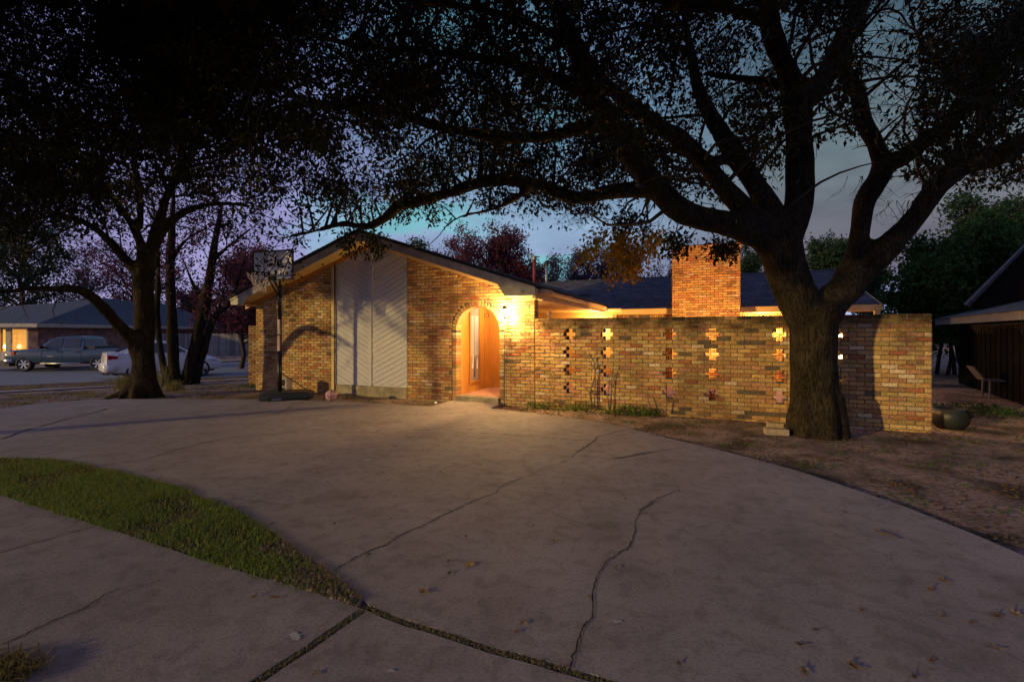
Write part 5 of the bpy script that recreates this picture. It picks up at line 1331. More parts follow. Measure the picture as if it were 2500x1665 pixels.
def netp(k, j):
    prof = [(.218, 0), (.185, -.09), (.135, -.17), (.105, -.25), (.10, -.33), (.095, -.37)]; r_, z_ = prof[j]; a = 2*math.pi*(k+(.5 if j % 2 else 0))/K; return rc+Vector((r_*math.cos(a)+.01*j, r_*math.sin(a), z_+.012*math.sin(k*2.3+j)))
for j in range(5):
    for k in range(K):
        a = netp(k, j); o2 = 0 if j % 2 == 0 else 1
        mb.tube([a, netp(k+o2, j+1)], .0055, 4, cap=False); mb.tube([a, netp(k+o2-1, j+1)], .0055, 4, cap=False)
mb.build('net', M['net'], hoop)
PBt = Vector((PB.x, PB.y, 2.42))
mb = MB(); mb.tube([PB+Vector((0, 0, .08)), Vector((PB.x, PB.y, 1.02))], .046, 14); mb.build('lower_pole', M['metal_black'], hoop, smooth=True)
mb = MB(); mb.tube([Vector((PB.x, PB.y, 1.0)), Vector((PB.x, PB.y, 1.85))], .042, 14); mb.build('middle_pole', M['metal_black'], hoop, smooth=True)
mb = MB(); mb.tube([Vector((PB.x, PB.y, 1.83)), PBt], .038, 14); mb.build('upper_pole', M['metal_black'], hoop, smooth=True)
for z0, z1 in ((1.03, 1.36), (1.385, 1.70)):
    mb = MB()
    a = np.linspace(-2.6, -.9, 9); ring = [Vector((PB.x+.0445*math.cos(t), PB.y+.0445*math.sin(t), z)) for z in (z0, z1) for t in a]
    mb.add(ring, [(i, i+1, 9+i+1, 9+i) for i in range(8)]); mb.build('pole_sticker', nmat('sticker', (.55, .38, .34), .6, .25, 60), hoop)
mb = MB(); mb.tube([Vector((PB.x+.06, PB.y-.01, 1.78)), Vector((PB.x+.075, PB.y-.01, 2.40))], .012, 8); mb.build('height_rod', M['metal_grey'], hoop, smooth=True)
for z_a, z_b in ((2.36, 2.60), (2.20, 2.42)):
    mb = MB()
    for u in (-.05, .05):
        mb.tube([Vector((PB.x, PB.y, z_a))+sb*u*.6, bpnt(u*2.4, -.05, z_b+.06)], .016, 8)
    mb.build('lift_arm', M['metal_black'], hoop)
mb = MB(); mb.tube([Vector((PB.x+.03, PB.y, 2.36)), Vector((PB.x+.13, PB.y-.02, 2.37)), Vector((PB.x+.15, PB.y-.02, 2.30))], .010, 6); mb.build('crank', M['metal_black'], hoop)
# base tank: tapered, running back right from the wheels
bx = at(676, 970, 9.75); bx.z = 0; dirb = Vector((.78, .62, 0)); dirb = Vector((.93, .36, 0)).normalized(); pr_ = Vector((-dirb.y, dirb.x, 0))
mb = MB()
def bpt(a, b, z): return Vector((PB.x, PB.y, 0))+dirb*a+pr_*b+Vector((0, 0, z))
prof = [(-.40, .10), (-.36, .30), (-.10, .34), (.25, .34), (.60, .30), (.68, .12)]
outline = [(a, -b) for a, b in prof]+[(a, b) for a, b in reversed(prof)]; n_ = len(outline)
rings = []
for sc_, z in ((.94, 0.0), (1.0, .03), (1.0, .11), (.93, .15), (.80, .165)): rings += [bpt(.12+(a-.12)*sc_, b*sc_, z) for a, b in outline]
mb.add(rings, [(r*n_+i, r*n_+(i+1) % n_, (r+1)*n_+(i+1) % n_, (r+1)*n_+i) for r in range(4) for i in range(n_)]+[tuple(4*n_+i for i in range(n_)), tuple(reversed(range(n_)))]); mb.build('base_tank', M['hdpe'], hoop)
mb = MB(); bbv = [bpt(-.12, -.36, .02), bpt(.08, -.36, .02), bpt(.08, -.31, .02), bpt(-.12, -.31, .02), bpt(-.12, -.36, .05), bpt(.08, -.36, .05), bpt(.08, -.31, .05), bpt(-.12, -.31, .05)]; mb.hexa(bbv); mb.build('axle_plate', M['metal_grey'], hoop)
for a in (-.16, .12):
    mb = MB(); mb.cyl(bpt(a-.015, -.375, .045), bpt(a+.015, -.375, .045), .045, 14); mb.build('wheel', M['rubber'], hoop)
for e_ in ((.55, .02), (-.10, -.02)):
    mb = MB(); mb.tube([Vector((PB.x, PB.y, .58)), bpt(e_[0], e_[1]+.0, .15)], .011, 6); mb.build('brace', M['metal_black'], hoop)
# basketball
bl = gp(808, 979, 0); R_ = .12
ball = empty('basketball', (bl.x, bl.y+.02, R_-.0), label='scuffed pale basketball on the edge of the driveway by the gable', cat='ball')
mb = MB(); mb.lathe([(R_*math.sin(a), -R_*math.cos(a)) for a in np.linspace(.001, math.pi-.001, 17)], n=28); mb.build('body', nmat('ball_skin', (.50, .30, .30), .8, .5, 18, .4, 150), ball, smooth=True)
mb = MB(); mb.torus((0, 0, 0), R_, .0035, (0, 0, 1), 32, 5); mb.torus((0, 0, 0), R_, .0035, (1, .3, 0), 32, 5); mb.torus((0, .045, 0), R_*.93, .0035, (.3, 1, .2), 32, 5); mb.torus((0, -.045, 0), R_*.93, .0035, (-.2, 1, .2), 32, 5); mb.build('seams', M['rubber'], ball)
# cinder block standing on end behind the pole
cbp = at(697, 955, 10.6); cb = empty('cinder_block', (cbp.x, cbp.y, -.02), -.2, label='grey two hole cinder block standing on end behind the hoop pole', cat='concrete block')
mb = MB(); a_, h_, dp = .20, .40, .20
for (x0, x1, z0, z1) in ((-.1, -.065, 0, .4), (.065, .1, 0, .4), (-.065, .065, 0, .035), (-.065, .065, .182, .218), (-.065, .065, .365, .4)): mb.box(((x0+x1)/2, 0, (z0+z1)/2), (x1-x0, dp, z1-z0))
mb.box((0, .09, .2), (.13, .012, .33)); mb.build('body', nmat('cinder', (.42, .38, .33), .95, .25, 30, .6, 90), cb)

# pavers by the big trunk
for (px, py, L_, rz_, lab) in ((1892, 1040, .22, -.35, 'brick paver lying flat behind the left side of the big trunk'), (1895, 1055, .30, -.25, 'longer flat concrete paver touching the left side of the big trunk')):
    p = gp(px, py, 0); mb = MB(); mb.box((0, 0, .03), (L_, .14, .09)); o = mb.build('paver', nmat('paver', (.36, .27, .18), .9, .3, 20, .5, 60), loc=(p.x, p.y, -.02), label=lab, cat='paver'); o.rotation_euler = (0, 0, rz_)
    bv = o.modifiers.new('b', 'BEVEL'); bv.width = .008; bv.segments = 2

# ------------------------------------------------------------------ vehicles
def paint(name, col, rough=.25, metal=.4):
    m, N, L, b = new_mat(name); b.inputs['Base Color'].default_value = (*col, 1); b.inputs['Roughness'].default_value = rough; b.inputs['Metallic'].default_value = metal
    b.inputs['Coat Weight'].default_value = .5; b.inputs['Coat Roughness'].default_value = .08
    tc = N.new('ShaderNodeTexCoord'); n = N.new('ShaderNodeTexNoise'); n.inputs['Scale'].default_value = 3; n.inputs['Detail'].default_value = 5; L.new(tc.outputs['Object'], n.inputs[0])
    mr = N.new('ShaderNodeMapRange'); mr.inputs[3].default_value = rough*.8; mr.inputs[4].default_value = rough*1.5; L.new(n.outputs[0], mr.inputs[0]); L.new(mr.outputs[0], b.inputs['Roughness']); return m
def loft(mb, secs):
    n = len(secs[0]); v = [p for s in secs for p in s]; f = [(i*n+k, i*n+(k+1) % n, (i+1)*n+(k+1) % n, (i+1)*n+k) for i in range(len(secs)-1) for k in range(n)]
    f += [tuple(range(n-1, -1, -1)), tuple((len(secs)-1)*n+k for k in range(n))]; return mb.add(v, f)
def sec(x, zb, zt, w, belt=.93, crown=.025):
    h = zt-zb; half = [(w*.86, zb), (w*.96, zb+.05), (w, zb+.30*h), (w, zb+.55*h), (w*.985, zb+.8*h), (w*belt, zt-.03), (w*(belt-.05), zt)]
    return [Vector((x, y, z)) for y, z in half]+[Vector((x, 0, zt+crown))]+[Vector((x, -y, z)) for y, z in reversed(half)]
def arch_cut(o, wheels, r, W_):
    for x, z in wheels:
        mb = MB(); mb.cyl((x, -W_*1.2, z), (x, W_*1.2, z), r, 36); c = mb.build('cutter', None); md = o.modifiers.new('b', 'BOOLEAN'); md.object = c; md.operation = 'DIFFERENCE'; md.solver = 'EXACT'
    dg = bpy.context.evaluated_depsgraph_get(); me = bpy.data.meshes.new_from_object(o.evaluated_get(dg)); cs = [m.object for m in o.modifiers]; o.modifiers.clear(); o.data = me
    for c in cs: bpy.data.objects.remove(c)
    for p in me.polygons: p.use_smooth = True
    try: me.set_sharp_from_angle(angle=math.radians(28))
    except Exception: pass
def wheel(parent, x, y, z, r, side, spokes, rim_r, w=.2):
    e = bpy.data.objects.new('wheel', None); C.objects.link(e); e.parent = parent; e.location = (x, y, z)
    mb = MB(); mb.lathe([(rim_r, -w/2), (r*.93, -w/2), (r, -w*.35), (r, w*.35), (r*.93, w/2), (rim_r, w/2), (rim_r, -w/2)], axis=(0, 1, 0), n=36); mb.build('tyre', M['rubber'], e, smooth=True)
    mb = MB(); s = side; f = s*w*.42
    mb.lathe([(rim_r*1.0, f*1.02), (rim_r*.93, f*1.05), (rim_r*.88, f*.7)], axis=(0, 1, 0), n=36); mb.lathe([(0, f*.98), (rim_r*.18, f*.98), (rim_r*.22, f*.6)], axis=(0, 1, 0), n=16)
    for k in range(spokes):
        a = 2*math.pi*k/spokes; ca, sa = math.cos(a), math.sin(a); cr, sr = -sa, ca
        p = []
        for rr, hw, dy in ((rim_r*.15, rim_r*.10, .95), (rim_r*.92, rim_r*.17, 1.0)):
            p.append([(rr*ca-hw*cr, dy*f, rr*sa-hw*sr), (rr*ca+hw*cr, dy*f, rr*sa+hw*sr)])
        fr = [p[0][0], p[0][1], p[1][1], p[1][0]]; bk = [(q[0], q[1]-s*.03, q[2]) for q in fr]; mb.hexa([*fr, *bk])
    mb.build('rim', M['alloy'], e, smooth=False)
    mb = MB(); mb.lathe([(0, f*.3), (rim_r*.95, f*.3)], axis=(0, 1, 0), n=24); mb.build('brake_disc', M['metal_black'], e)
M['alloy'] = nmat('alloy', (.55, .56, .6), .3, .1, 10, metal=.8)
M['chrome'] = nmat('chrome', (.5, .52, .56), .38, .05, 10, metal=1)
M['tail_red'] = nmat('tail_lens', (.35, .01, .012), .15, .1, 10)
M['amber'] = nmat('amber_lens', (.7, .14, .02), .2, .1, 10)

# --- pickup truck (local +x is its nose)
M['truck_paint'] = paint('slate_blue_paint', (.03, .058, .10), .25, .2)
def cyc(P, th=.012): return P
def plate_y(mb, pts, y, th, s):       # polygon in (x,z) on a side plane y(z)
    a = [Vector((x, s*(y(z)+th), z)) for x, z in pts]; b = [Vector((x, s*(y(z)-.03), z)) for x, z in pts]; n = len(a)
    mb.add(a+b, [tuple(range(n)), tuple(range(2*n-1, n-1, -1))]+[(i, (i+1) % n, n+(i+1) % n, n+i) for i in range(n)])
def fixn(o):
    bm = bmesh.new(); bm.from_mesh(o.data); bmesh.ops.recalc_face_normals(bm, faces=bm.faces); bm.to_mesh(o.data); bm.free(); return o
truck = empty('pickup_truck', label='slate blue crew cab pickup truck parked across the street', cat='pickup truck')
W_ = 1.0
mb = MB(); loft(mb, [sec(-2.88, .58, 1.13, .93), sec(-2.84, .50, 1.16, .98), sec(-1.2, .46, 1.17, 1.0), sec(-.98, .42, 1.17, 1.0), sec(1.2, .42, 1.16, 1.0), sec(1.7, .44, 1.17, .99), sec(2.3, .50, 1.14, .97), sec(2.70, .55, 1.08, .93), sec(2.80, .60, 1.00, .90)])
body = mb.build('body', M['truck_paint'], truck); arch_cut(body, [(1.84, .42), (-1.78, .42)], .53, W_)
def cabsec(x, zb, zt, wb, wt): return [Vector((x, y, z)) for y, z in ((wb, zb), (wb-.02, zb+.1), (wt+.02, zt-.10), (wt-.06, zt), (0, zt+.02), (-wt+.06, zt), (-wt-.02, zt-.10), (-wb+.02, zb+.1), (-wb, zb))]
mb = MB()
cab = [(1.28, 1.12, 1.16), (.95, 1.12, 1.44), (.62, 1.12, 1.70), (.30, 1.12, 1.83), (-.6, 1.12, 1.85), (-.86, 1.12, 1.82), (-1.0, 1.12, 1.70), (-1.06, 1.12, 1.2)]
loft(mb, [cabsec(x, zb, zt, .96, .96-.22*max(0, (zt-1.12))/.73) for x, zb, zt in cab]); cabo = mb.build('cab', M['truck_paint'], truck)
ytr = lambda z: .962-.02-.205*max(0, z-1.2)/.65
for s in (1, -1):
    for pts in ([(.98, 1.22), (.02, 1.22), (.02, 1.74), (.42, 1.74), (.62, 1.62)], [(-.10, 1.22), (-.90, 1.22), (-.86, 1.66), (-.76, 1.74), (-.10, 1.74)]):
        mb = MB(); plate_y(mb, pts, ytr, .018, s); fixn(mb.build('side_window', M['glass'], truck))
    for xd in (.96, -.04, -.98):
        mb = MB(); mb.box((xd, s*1.002, .82), (.012, .006, .66)); mb.build('door_seam', M['rubber'], truck)
    for xd in (.14, -.78):
        mb = MB(); mb.box((xd, s*1.015, 1.02), (.2, .03, .045)); o = mb.build('door_handle', M['metal_black'], truck)
    mb = MB(); mb.box((.88, s*1.12, 1.28), (.12, .24, .17)); o = mb.build('mirror', M['metal_black'], truck); bv = o.modifiers.new('b', 'BEVEL'); bv.width = .03; bv.segments = 2
    mb = MB(); mb.tube([(1.0, s*1.02, .42), (-.95, s*1.02, .42)], .035, 10); mb.build('step_bar', M['chrome'], truck, smooth=True)
    mb = MB(); mb.hexa([Vector(p) for p in ((2.52, s*.72, .86), (2.66, s*.72, .86), (2.66, s*.955, .86), (2.30, s*.985, .86), (2.52, s*.72, 1.06), (2.82, s*.70, 1.04), (2.72, s*.945, 1.05), (2.34, s*.985, 1.06))]); fixn(mb.build('headlight', M['glass_lens'], truck))
    mb = MB(); mb.hexa([Vector(p) for p in ((2.26, s*.93, .87), (2.42, s*.93, .87), (2.42, s*.992, .87), (2.26, s*.992, .87), (2.28, s*.93, 1.05), (2.44, s*.93, 1.05), (2.42, s*.994, 1.05), (2.28, s*.994, 1.05))]); fixn(mb.build('indicator', M['amber'], truck))
    for x in (1.84, -1.78): wheel(truck, x, s*.86, .40, .40, s, 6, .27, .26)
mb = MB(); mb.hexa([Vector(p) for p in ((1.22, -.80, 1.20), (1.22, .80, 1.20), (.66, .70, 1.70), (.66, -.70, 1.70), (1.27, -.80, 1.215), (1.27, .80, 1.215), (.70, .70, 1.73), (.70, -.70, 1.73))]); fixn(mb.build('windscreen', M['glass'], truck))
mb = MB(); loft(mb, [sec(2.42, .44, .68, 1.0), sec(2.80, .44, .70, .96), sec(2.93, .46, .68, .80)]); mb.build('front_bumper', M['chrome'], truck, smooth=True)
mb = MB(); mb.hexa([Vector(p) for p in ((2.60, -.88, .28), (2.88, -.80, .30), (2.88, .80, .30), (2.60, .88, .28), (2.60, -.90, .44), (2.90, -.82, .44), (2.90, .82, .44), (2.60, .90, .44))]); fixn(mb.build('air_dam', M['hdpe'], truck))
mb = MB(); mb.box((2.82, 0, .92), (.06, 1.16, .30)); mb.build('grille', M['hdpe'], truck)
mb = MB()
for (y, z, a, b) in ((0, 1.08, 1.24, .04), (0, .755, 1.24, .04)): mb.box((2.84, y, z), (.07, a, b))
for y in (-.60, .60): mb.box((2.84, y, .92), (.07, .05, .30))
mb.build('grille_surround', M['chrome'], truck)
text('GMC', .19, nmat('badge_red', (.45, .03, .04), .3), truck, frame3(Vector((0, 1, 0)), Vector((0, 0, 1)), Vector((2.862, 0, .92))), ext=.008)
mb = MB(); mb.box((2.945, .35, .50), (.01, .30, .15)); mb.build('number_plate', M['white'], truck)
mb = MB(); mb.box((-1.35, 0, 1.24), (.42, 1.72, .14)); mb.build('toolbox', M['hdpe'], truck)
mb = MB(); mb.box((0, 0, .46), (4.9, 1.3, .16)); mb.build('chassis', M['rubber'], truck)
mb = MB(); mb.box((-2.93, 0, .58), (.16, 1.9, .2)); mb.build('rear_bumper', M['chrome'], truck)
mb = MB(); mb.box((.55, 1.0, .80), (.30, .008, .05)); mb.build('door_badge', M['metal_grey'], truck)
tz_ = .92; th = math.radians(9)
pf = Vector((-1.03*22.9, 22.9, 0))      # front wheel on the ground
truck.scale = (.87, .92, .92); truck.rotation_euler = (0, 0, math.pi+th)
fwd = Vector((-math.cos(th), -math.sin(th), 0)); cpos = pf-fwd*1.84*.87; truck.location = (cpos.x, cpos.y, T(cpos.x, cpos.y)+.02)

# --- white sedan (local +x is its nose)
M['white_paint'] = paint('white_paint', (.70, .68, .72), .22, .0)
car = empty('white_sedan', label='white sedan parked at the near kerb behind the left tree trunks', cat='car')
mb = MB(); loft(mb, [sec(-2.27, .42, .80, .70, .95), sec(-2.22, .34, 1.02, .80, .93), sec(-1.95, .28, 1.05, .86, .90), sec(-1.35, .24, 1.02, .88, .92), sec(-.3, .22, .96, .885, .95), sec(.9, .22, .95, .88, .93), sec(1.3, .24, .90, .875, .90), sec(1.8, .26, .80, .84, .88), sec(2.12, .28, .68, .76, .88), sec(2.27, .34, .58, .60, .9)])
body = mb.build('body', M['white_paint'], car); arch_cut(body, [(1.38, .33), (-1.26, .33)], .36, .9)
mb = MB()
cab = [(1.02, .90, .95), (.75, .90, 1.09), (.40, .90, 1.28), (.02, .90, 1.42), (-.3, .90, 1.455), (-.75, .90, 1.44), (-1.15, .90, 1.32), (-1.6, .90, 1.14), (-1.86, .92, 1.03)]
loft(mb, [cabsec(x, zb, zt, .84, .84-.26*max(0, (zt-.92))/.53) for x, zb, zt in cab]); mb.build('cabin', M['white_paint'], car, smooth=False)
yc = lambda z: .825-.235*max(0, z-1.0)/.42
for s in (1, -1):
    for pts in ([(.80, 1.0), (-.18, 1.0), (-.18, 1.36), (.0, 1.35), (.42, 1.20)], [(-.26, 1.0), (-1.05, 1.0), (-1.12, 1.12), (-.98, 1.29), (-.72, 1.365), (-.26, 1.37)], [(-1.14, 1.03), (-1.45, 1.06), (-1.2, 1.2)]):
        mb = MB(); plate_y(mb, pts, yc, .014, s); fixn(mb.build('side_window', M['glass'], car))
    for xd in (.86, -.22, -1.08):
        mb = MB(); mb.box((xd, s*.884, .62), (.010, .008, .60)); mb.build('door_seam', M['rubber'], car)
    for xd in (-.05, -.92):
        mb = MB(); mb.box((xd, s*.895, .82), (.17, .025, .03)); mb.build('door_handle', M['white_paint'], car)
    mb = MB(); mb.box((.72, s*.96, .99), (.12, .17, .11)); mb.build('mirror', M['white_paint'], car)
    mb = MB(); mb.hexa([Vector(p) for p in ((-2.26, s*.50, .82), (-2.20, s*.83, .80), (-1.88, s*.885, .82), (-1.9, s*.60, .84), (-2.26, s*.48, .92), (-2.19, s*.80, .95), (-1.84, s*.875, .90), (-1.9, s*.60, .93))]); fixn(mb.build('tail_light', M['tail_red'], car))
    mb = MB(); mb.hexa([Vector(p) for p in ((1.80, s*.845, .62), (2.10, s*.785, .60), (2.2, s*.55, .58), (1.9, s*.6, .60), (1.70, s*.86, .72), (2.02, s*.79, .68), (2.16, s*.55, .65), (1.8, s*.6, .70))]); fixn(mb.build('headlight', M['glass_lens'], car))
    for x in (1.38, -1.26): wheel(car, x, s*.77, .32, .32, s, 5, .235, .2)
mb = MB(); mb.hexa([Vector(p) for p in ((-1.84, -.62, 1.045), (-1.84, .62, 1.045), (-1.18, .56, 1.32), (-1.18, -.56, 1.32), (-1.87, -.62, 1.06), (-1.87, .62, 1.06), (-1.20, .56, 1.345), (-1.20, -.56, 1.345))]); fixn(mb.build('rear_window', M['glass'], car))
mb = MB(); mb.hexa([Vector(p) for p in ((1.00, -.68, .965), (1.00, .68, .965), (.12, .56, 1.40), (.12, -.56, 1.40), (1.04, -.68, .98), (1.04, .68, .98), (.16, .56, 1.425), (.16, -.56, 1.425))]); fixn(mb.build('windscreen', M['glass'], car))
mb = MB(); loft(mb, [sec(-2.37, .36, .60, .66), sec(-2.31, .32, .64, .82), sec(-1.90, .30, .62, .90)]); mb.build('rear_bumper', M['white_paint'], car, smooth=True)
mb = MB(); mb.hexa([Vector(p) for p in ((-2.33, -.56, .24), (-2.1, -.7, .22), (-2.1, .7, .22), (-2.33, .56, .24), (-2.345, -.62, .42), (-2.1, -.7, .42), (-2.1, .7, .42), (-2.345, .62, .42))]); fixn(mb.build('lower_valance', M['hdpe'], car))
mb = MB(); mb.box((-2.37, 0, .46), (.012, .31, .155)); mb.build('number_plate', nmat('plate', (.55, .56, .6), .4), car)
mb = MB(); mb.torus((-2.272, 0, .86), .05, .009, (1, 0, 0), 20, 6); mb.build('emblem', M['chrome'], car)
mb = MB(); mb.box((-2.235, 0, 1.015), (.02, .36, .02)); mb.build('brake_light', M['tail_red'], car)
mb = MB(); mb.box((0, 0, .26), (3.9, 1.2, .12)); mb.build('chassis', M['rubber'], car)
th = math.radians(47); sc_ = 1.0; pr0 = Vector((-.825*18.3, 18.3, 0)); fwd = Vector((math.cos(th), math.sin(th), 0)); rgt = Vector((fwd.y, -fwd.x, 0))
cpos = pr0+fwd*1.26*.86-rgt*.5; car.scale = (.86, .95, 1.06); car.rotation_euler = (0, 0, th); car.location = (cpos.x, cpos.y, T(cpos.x, cpos.y)+.02)

# ------------------------------------------------------------------ house across the street
sh = empty('street_house', label='low brick house across the street with one lit yellow bay window', cat='house')
M['brick_far'] = None
def brick_tex():
    m, N, L, b = new_mat('far_brick'); b.inputs['Roughness'].default_value = .9
    uv = N.new('ShaderNodeTexCoord'); s = N.new('ShaderNodeSeparateXYZ'); L.new(uv.outputs['Object'], s.inputs[0])
    ad = N.new('ShaderNodeMath'); ad.operation = 'ADD'; L.new(s.outputs[0], ad.inputs[0]); L.new(s.outputs[1], ad.inputs[1])
    cb = N.new('ShaderNodeCombineXYZ'); L.new(ad.outputs[0], cb.inputs[0]); L.new(s.outputs[2], cb.inputs[1])
    t = N.new('ShaderNodeTexBrick'); t.inputs['Scale'].default_value = 1; t.inputs['Brick Width'].default_value = .3; t.inputs['Row Height'].default_value = .09; t.inputs['Mortar Size'].default_value = .008
    t.inputs['Color1'].default_value = (.17, .075, .06, 1); t.inputs['Color2'].default_value = (.26, .14, .11, 1); t.inputs['Mortar'].default_value = (.16, .13, .12, 1); L.new(cb.outputs[0], t.inputs[0])
    n = N.new('ShaderNodeTexNoise'); n.inputs['Scale'].default_value = 2.5; n.inputs['Detail'].default_value = 6; L.new(uv.outputs['Object'], n.inputs[0])
    r = N.new('ShaderNodeValToRGB'); L.new(n.outputs[0], r.inputs[0]); r.color_ramp.elements[0].position = .35; r.color_ramp.elements[0].color = (.6, .6, .6, 1); r.color_ramp.elements[1].position = .6; r.color_ramp.elements[1].color = (1.2, 1.2, 1.2, 1)
    mm = N.new('ShaderNodeMix'); mm.data_type = 'RGBA'; mm.blend_type = 'MULTIPLY'; mm.inputs[0].default_value = 1; L.new(t.outputs[0], mm.inputs[6]); L.new(r.outputs[0], mm.inputs[7]); L.new(mm.outputs[2], b.inputs['Base Color']); return m
M['brick_far'] = brick_tex()
C1 = Vector((-29.0, 28.0, 1.96)); CL = Vector((-37.5, 26.6, 1.96)); P2 = Vector((-30.4, 50.0, 1.96)); R1 = Vector((-32.0, 36.0, 4.12)); R2 = Vector((-33.0, 44.0, 4.1)); RL = Vector((-38.1, 38.0, 3.86)); BK = Vector((-44, 52, 1.96)); BL_ = Vector((-50, 30, 1.96))
M['roof_far'] = nmat('far_shingle', (.05, .065, .095), .85, .3, 6, .4, 30, stretch=(1, 1, 6))
mb = MB(); mb.add([C1, P2, R2, R1, CL, RL, BK, BL_], [(0, 1, 2, 3), (4, 0, 3, 5), (1, 6, 2), (3, 2, 6, 5), (7, 4, 5), (6, 7, 5)]); fixn(mb.build('roof', M['roof_far'], sh))
def band(A, B_, z0, z1, th, mat, name, inset=0.0, parent=sh):
    a = Vector((A.x, A.y, 0)); b = Vector((B_.x, B_.y, 0)); t = (b-a).normalized(); nn_ = Vector((-t.y, t.x, 0)); mb = MB(); a = a+nn_*inset; b = b+nn_*inset
    mb.hexa([a+Vector((0, 0, z0)), b+Vector((0, 0, z0)), b+nn_*th+Vector((0, 0, z0)), a+nn_*th+Vector((0, 0, z0)), a+Vector((0, 0, z1)), b+Vector((0, 0, z1)), b+nn_*th+Vector((0, 0, z1)), a+nn_*th+Vector((0, 0, z1))]); return mb.build(name, mat, parent)
band(CL, C1, 1.76, 1.97, .04, M['paint_trim'], 'fascia'); band(C1, P2, 1.76, 1.97, .04, M['paint_trim'], 'fascia', .0)
band(CL, C1, 1.73, 1.76, .6, M['paint_trim'], 'soffit', .04); band(C1, P2, 1.73, 1.76, .6, M['paint_trim'], 'soffit', .04)
A_w = Vector((-29.45, 28.5, 0)); 
band(Vector((-45, 27, 0)), Vector((-32.2, 28.05, 0)), -.7, 1.74, .2, M['brick_far'], 'front_wall', .3)
band(Vector((-29.9, 28.35, 0)), A_w, -.7, 1.74, .2, M['brick_far'], 'corner_wall', .0)
band(A_w, Vector((-30.8, 49.6, 0)), -.7, 1.74, .2, M['brick_far'], 'side_wall', .0)
# bay window with blinds, lit from inside
lit = emat('lit_room', (1.0, .50, .08), .85)
fA, fB = Vector((-32.2, 28.1, 0)), Vector((-29.9, 28.35, 0))
wi = empty('window'); wi.parent = sh
band(fA, fB, -.7, .25, .15, M['paint_trim'], 'sill_panel', .0, wi)
band(fA, fB, .25, 1.74, .02, lit, 'lit_interior', .35, wi)
def lerp2(f): p = fA.lerp(fB, f); return p
for f0_, f1_ in ((0, .13), (.46, .58), (.96, 1.0)): band(lerp2(f0_), lerp2(f1_), .25, 1.74, .12, M['paint_trim'], 'frame', .0, wi)
band(lerp2(.13), lerp2(.46), 1.62, 1.74, .1, M['paint_trim'], 'frame', .0, wi); band(lerp2(.58), lerp2(.96), 1.62, 1.74, .1, M['paint_trim'], 'frame', .0, wi)
M['curtain_far'] = nmat('far_curtain', (.35, .22, .08), .8, .3, 4)
for f0_, f1_ in ((.13, .20), (.27, .33), (.40, .46)): band(lerp2(f0_), lerp2(f1_), .25, 1.62, .02, M['curtain_far'], 'curtain', .15, wi)
for k in range(17): band(lerp2(.59), lerp2(.95), .30+k*.078, .33+k*.078, .03, M['paint_cream'], 'blind_slat', .12, wi)
bb_ = emat('table_lamp_shade', (1, .75, .35), 3.5)
for f_ in (.32, .66):
    p = lerp2(f_)+Vector((0, .28, 0)); mb = MB(); mb.lathe([(.09, 0), (.06, .22), (0, .22)], c=(p.x, p.y, .45)); mb.build('lamp_shade', bb_, wi)
mb = MB(); p = R1.lerp(P2, .35)+Vector((0, 0, -.6)); mb.box((-30.3, 38, 2.7), (.3, .25, .35)); mb.build('roof_vent', M['metal_black'], sh)

# board fence beyond the street
fn = empty('board_fence', label='weathered grey board fence beside the street house', cat='fence')
FA, FB = Vector((-27.0, 34.6, 0)), Vector((-17.5, 35.6, 0)); t_ = (FB-FA).normalized(); L_ = (FB-FA).length; rnd = random.Random(12); x = 0
M['fence_board'] = [nmat('fence_board_%d' % i, c, .9, .35, 5, .4, 40, stretch=(3, 3, .5)) for i, c in enumerate(((.20, .18, .17), (.15, .135, .13), (.24, .22, .21)))]
while x < L_:
    w = rnd.uniform(.13, .16); p = FA+t_*(x+w/2); mb = MB(); mb.box((0, 0, 0), (w-.012, .02, 1.78+rnd.uniform(-.02, .02))); o = mb.build('fence_board', rnd.choice(M['fence_board']), fn, loc=(p.x, p.y, .44)); o.rotation_euler = (0, rnd.uniform(-.01, .01), math.atan2(t_.y, t_.x)); x += w
band(FA, FB, -.75, -.40, .25, M['concrete_found'], 'retaining_kerb', -.08, fn); band(FA, FB, .9, 1.0, .04, M['fence_board'][1], 'rail', .03, fn); band(FA, FB, -.1, 0, .04, M['fence_board'][1], 'rail', .03, fn)
# distant houses closing the horizon behind the street
def far_house(name, lab, cx, cy, w, d, zb, ze, zr_, rz, wall, roof):
    e = empty(name, (cx, cy, zb), rz, label=lab, cat='house'); mb = MB(); mb.box((0, 0, (ze-zb)/2), (w, d, ze-zb)); mb.build('wall', wall, e)
    h0, h1 = ze-zb, zr_-zb; o_ = .4; mb = MB(); a, b = w/2+o_, d/2+o_; r_ = max(.2, a-b)
    mb.add([(-a, -b, h0), (a, -b, h0), (a, b, h0), (-a, b, h0), (-r_, 0, h1), (r_, 0, h1), (-a, -b, h0-.15), (a, -b, h0-.15), (a, b, h0-.15), (-a, b, h0-.15)], [(0, 1, 5, 4), (2, 3, 4, 5), (1, 2, 5), (3, 0, 4), (6, 7, 1, 0), (7, 8, 2, 1), (8, 9, 3, 2), (9, 6, 0, 3), (9, 8, 7, 6)]); fixn(mb.build('roof', roof, e)); return e
far_house('distant_house', 'distant low house partly hidden behind the board fence', -24, 55, 18, 10, -1, 2.0, 4.2, .1, M['brick_far'], M['roof_far'])
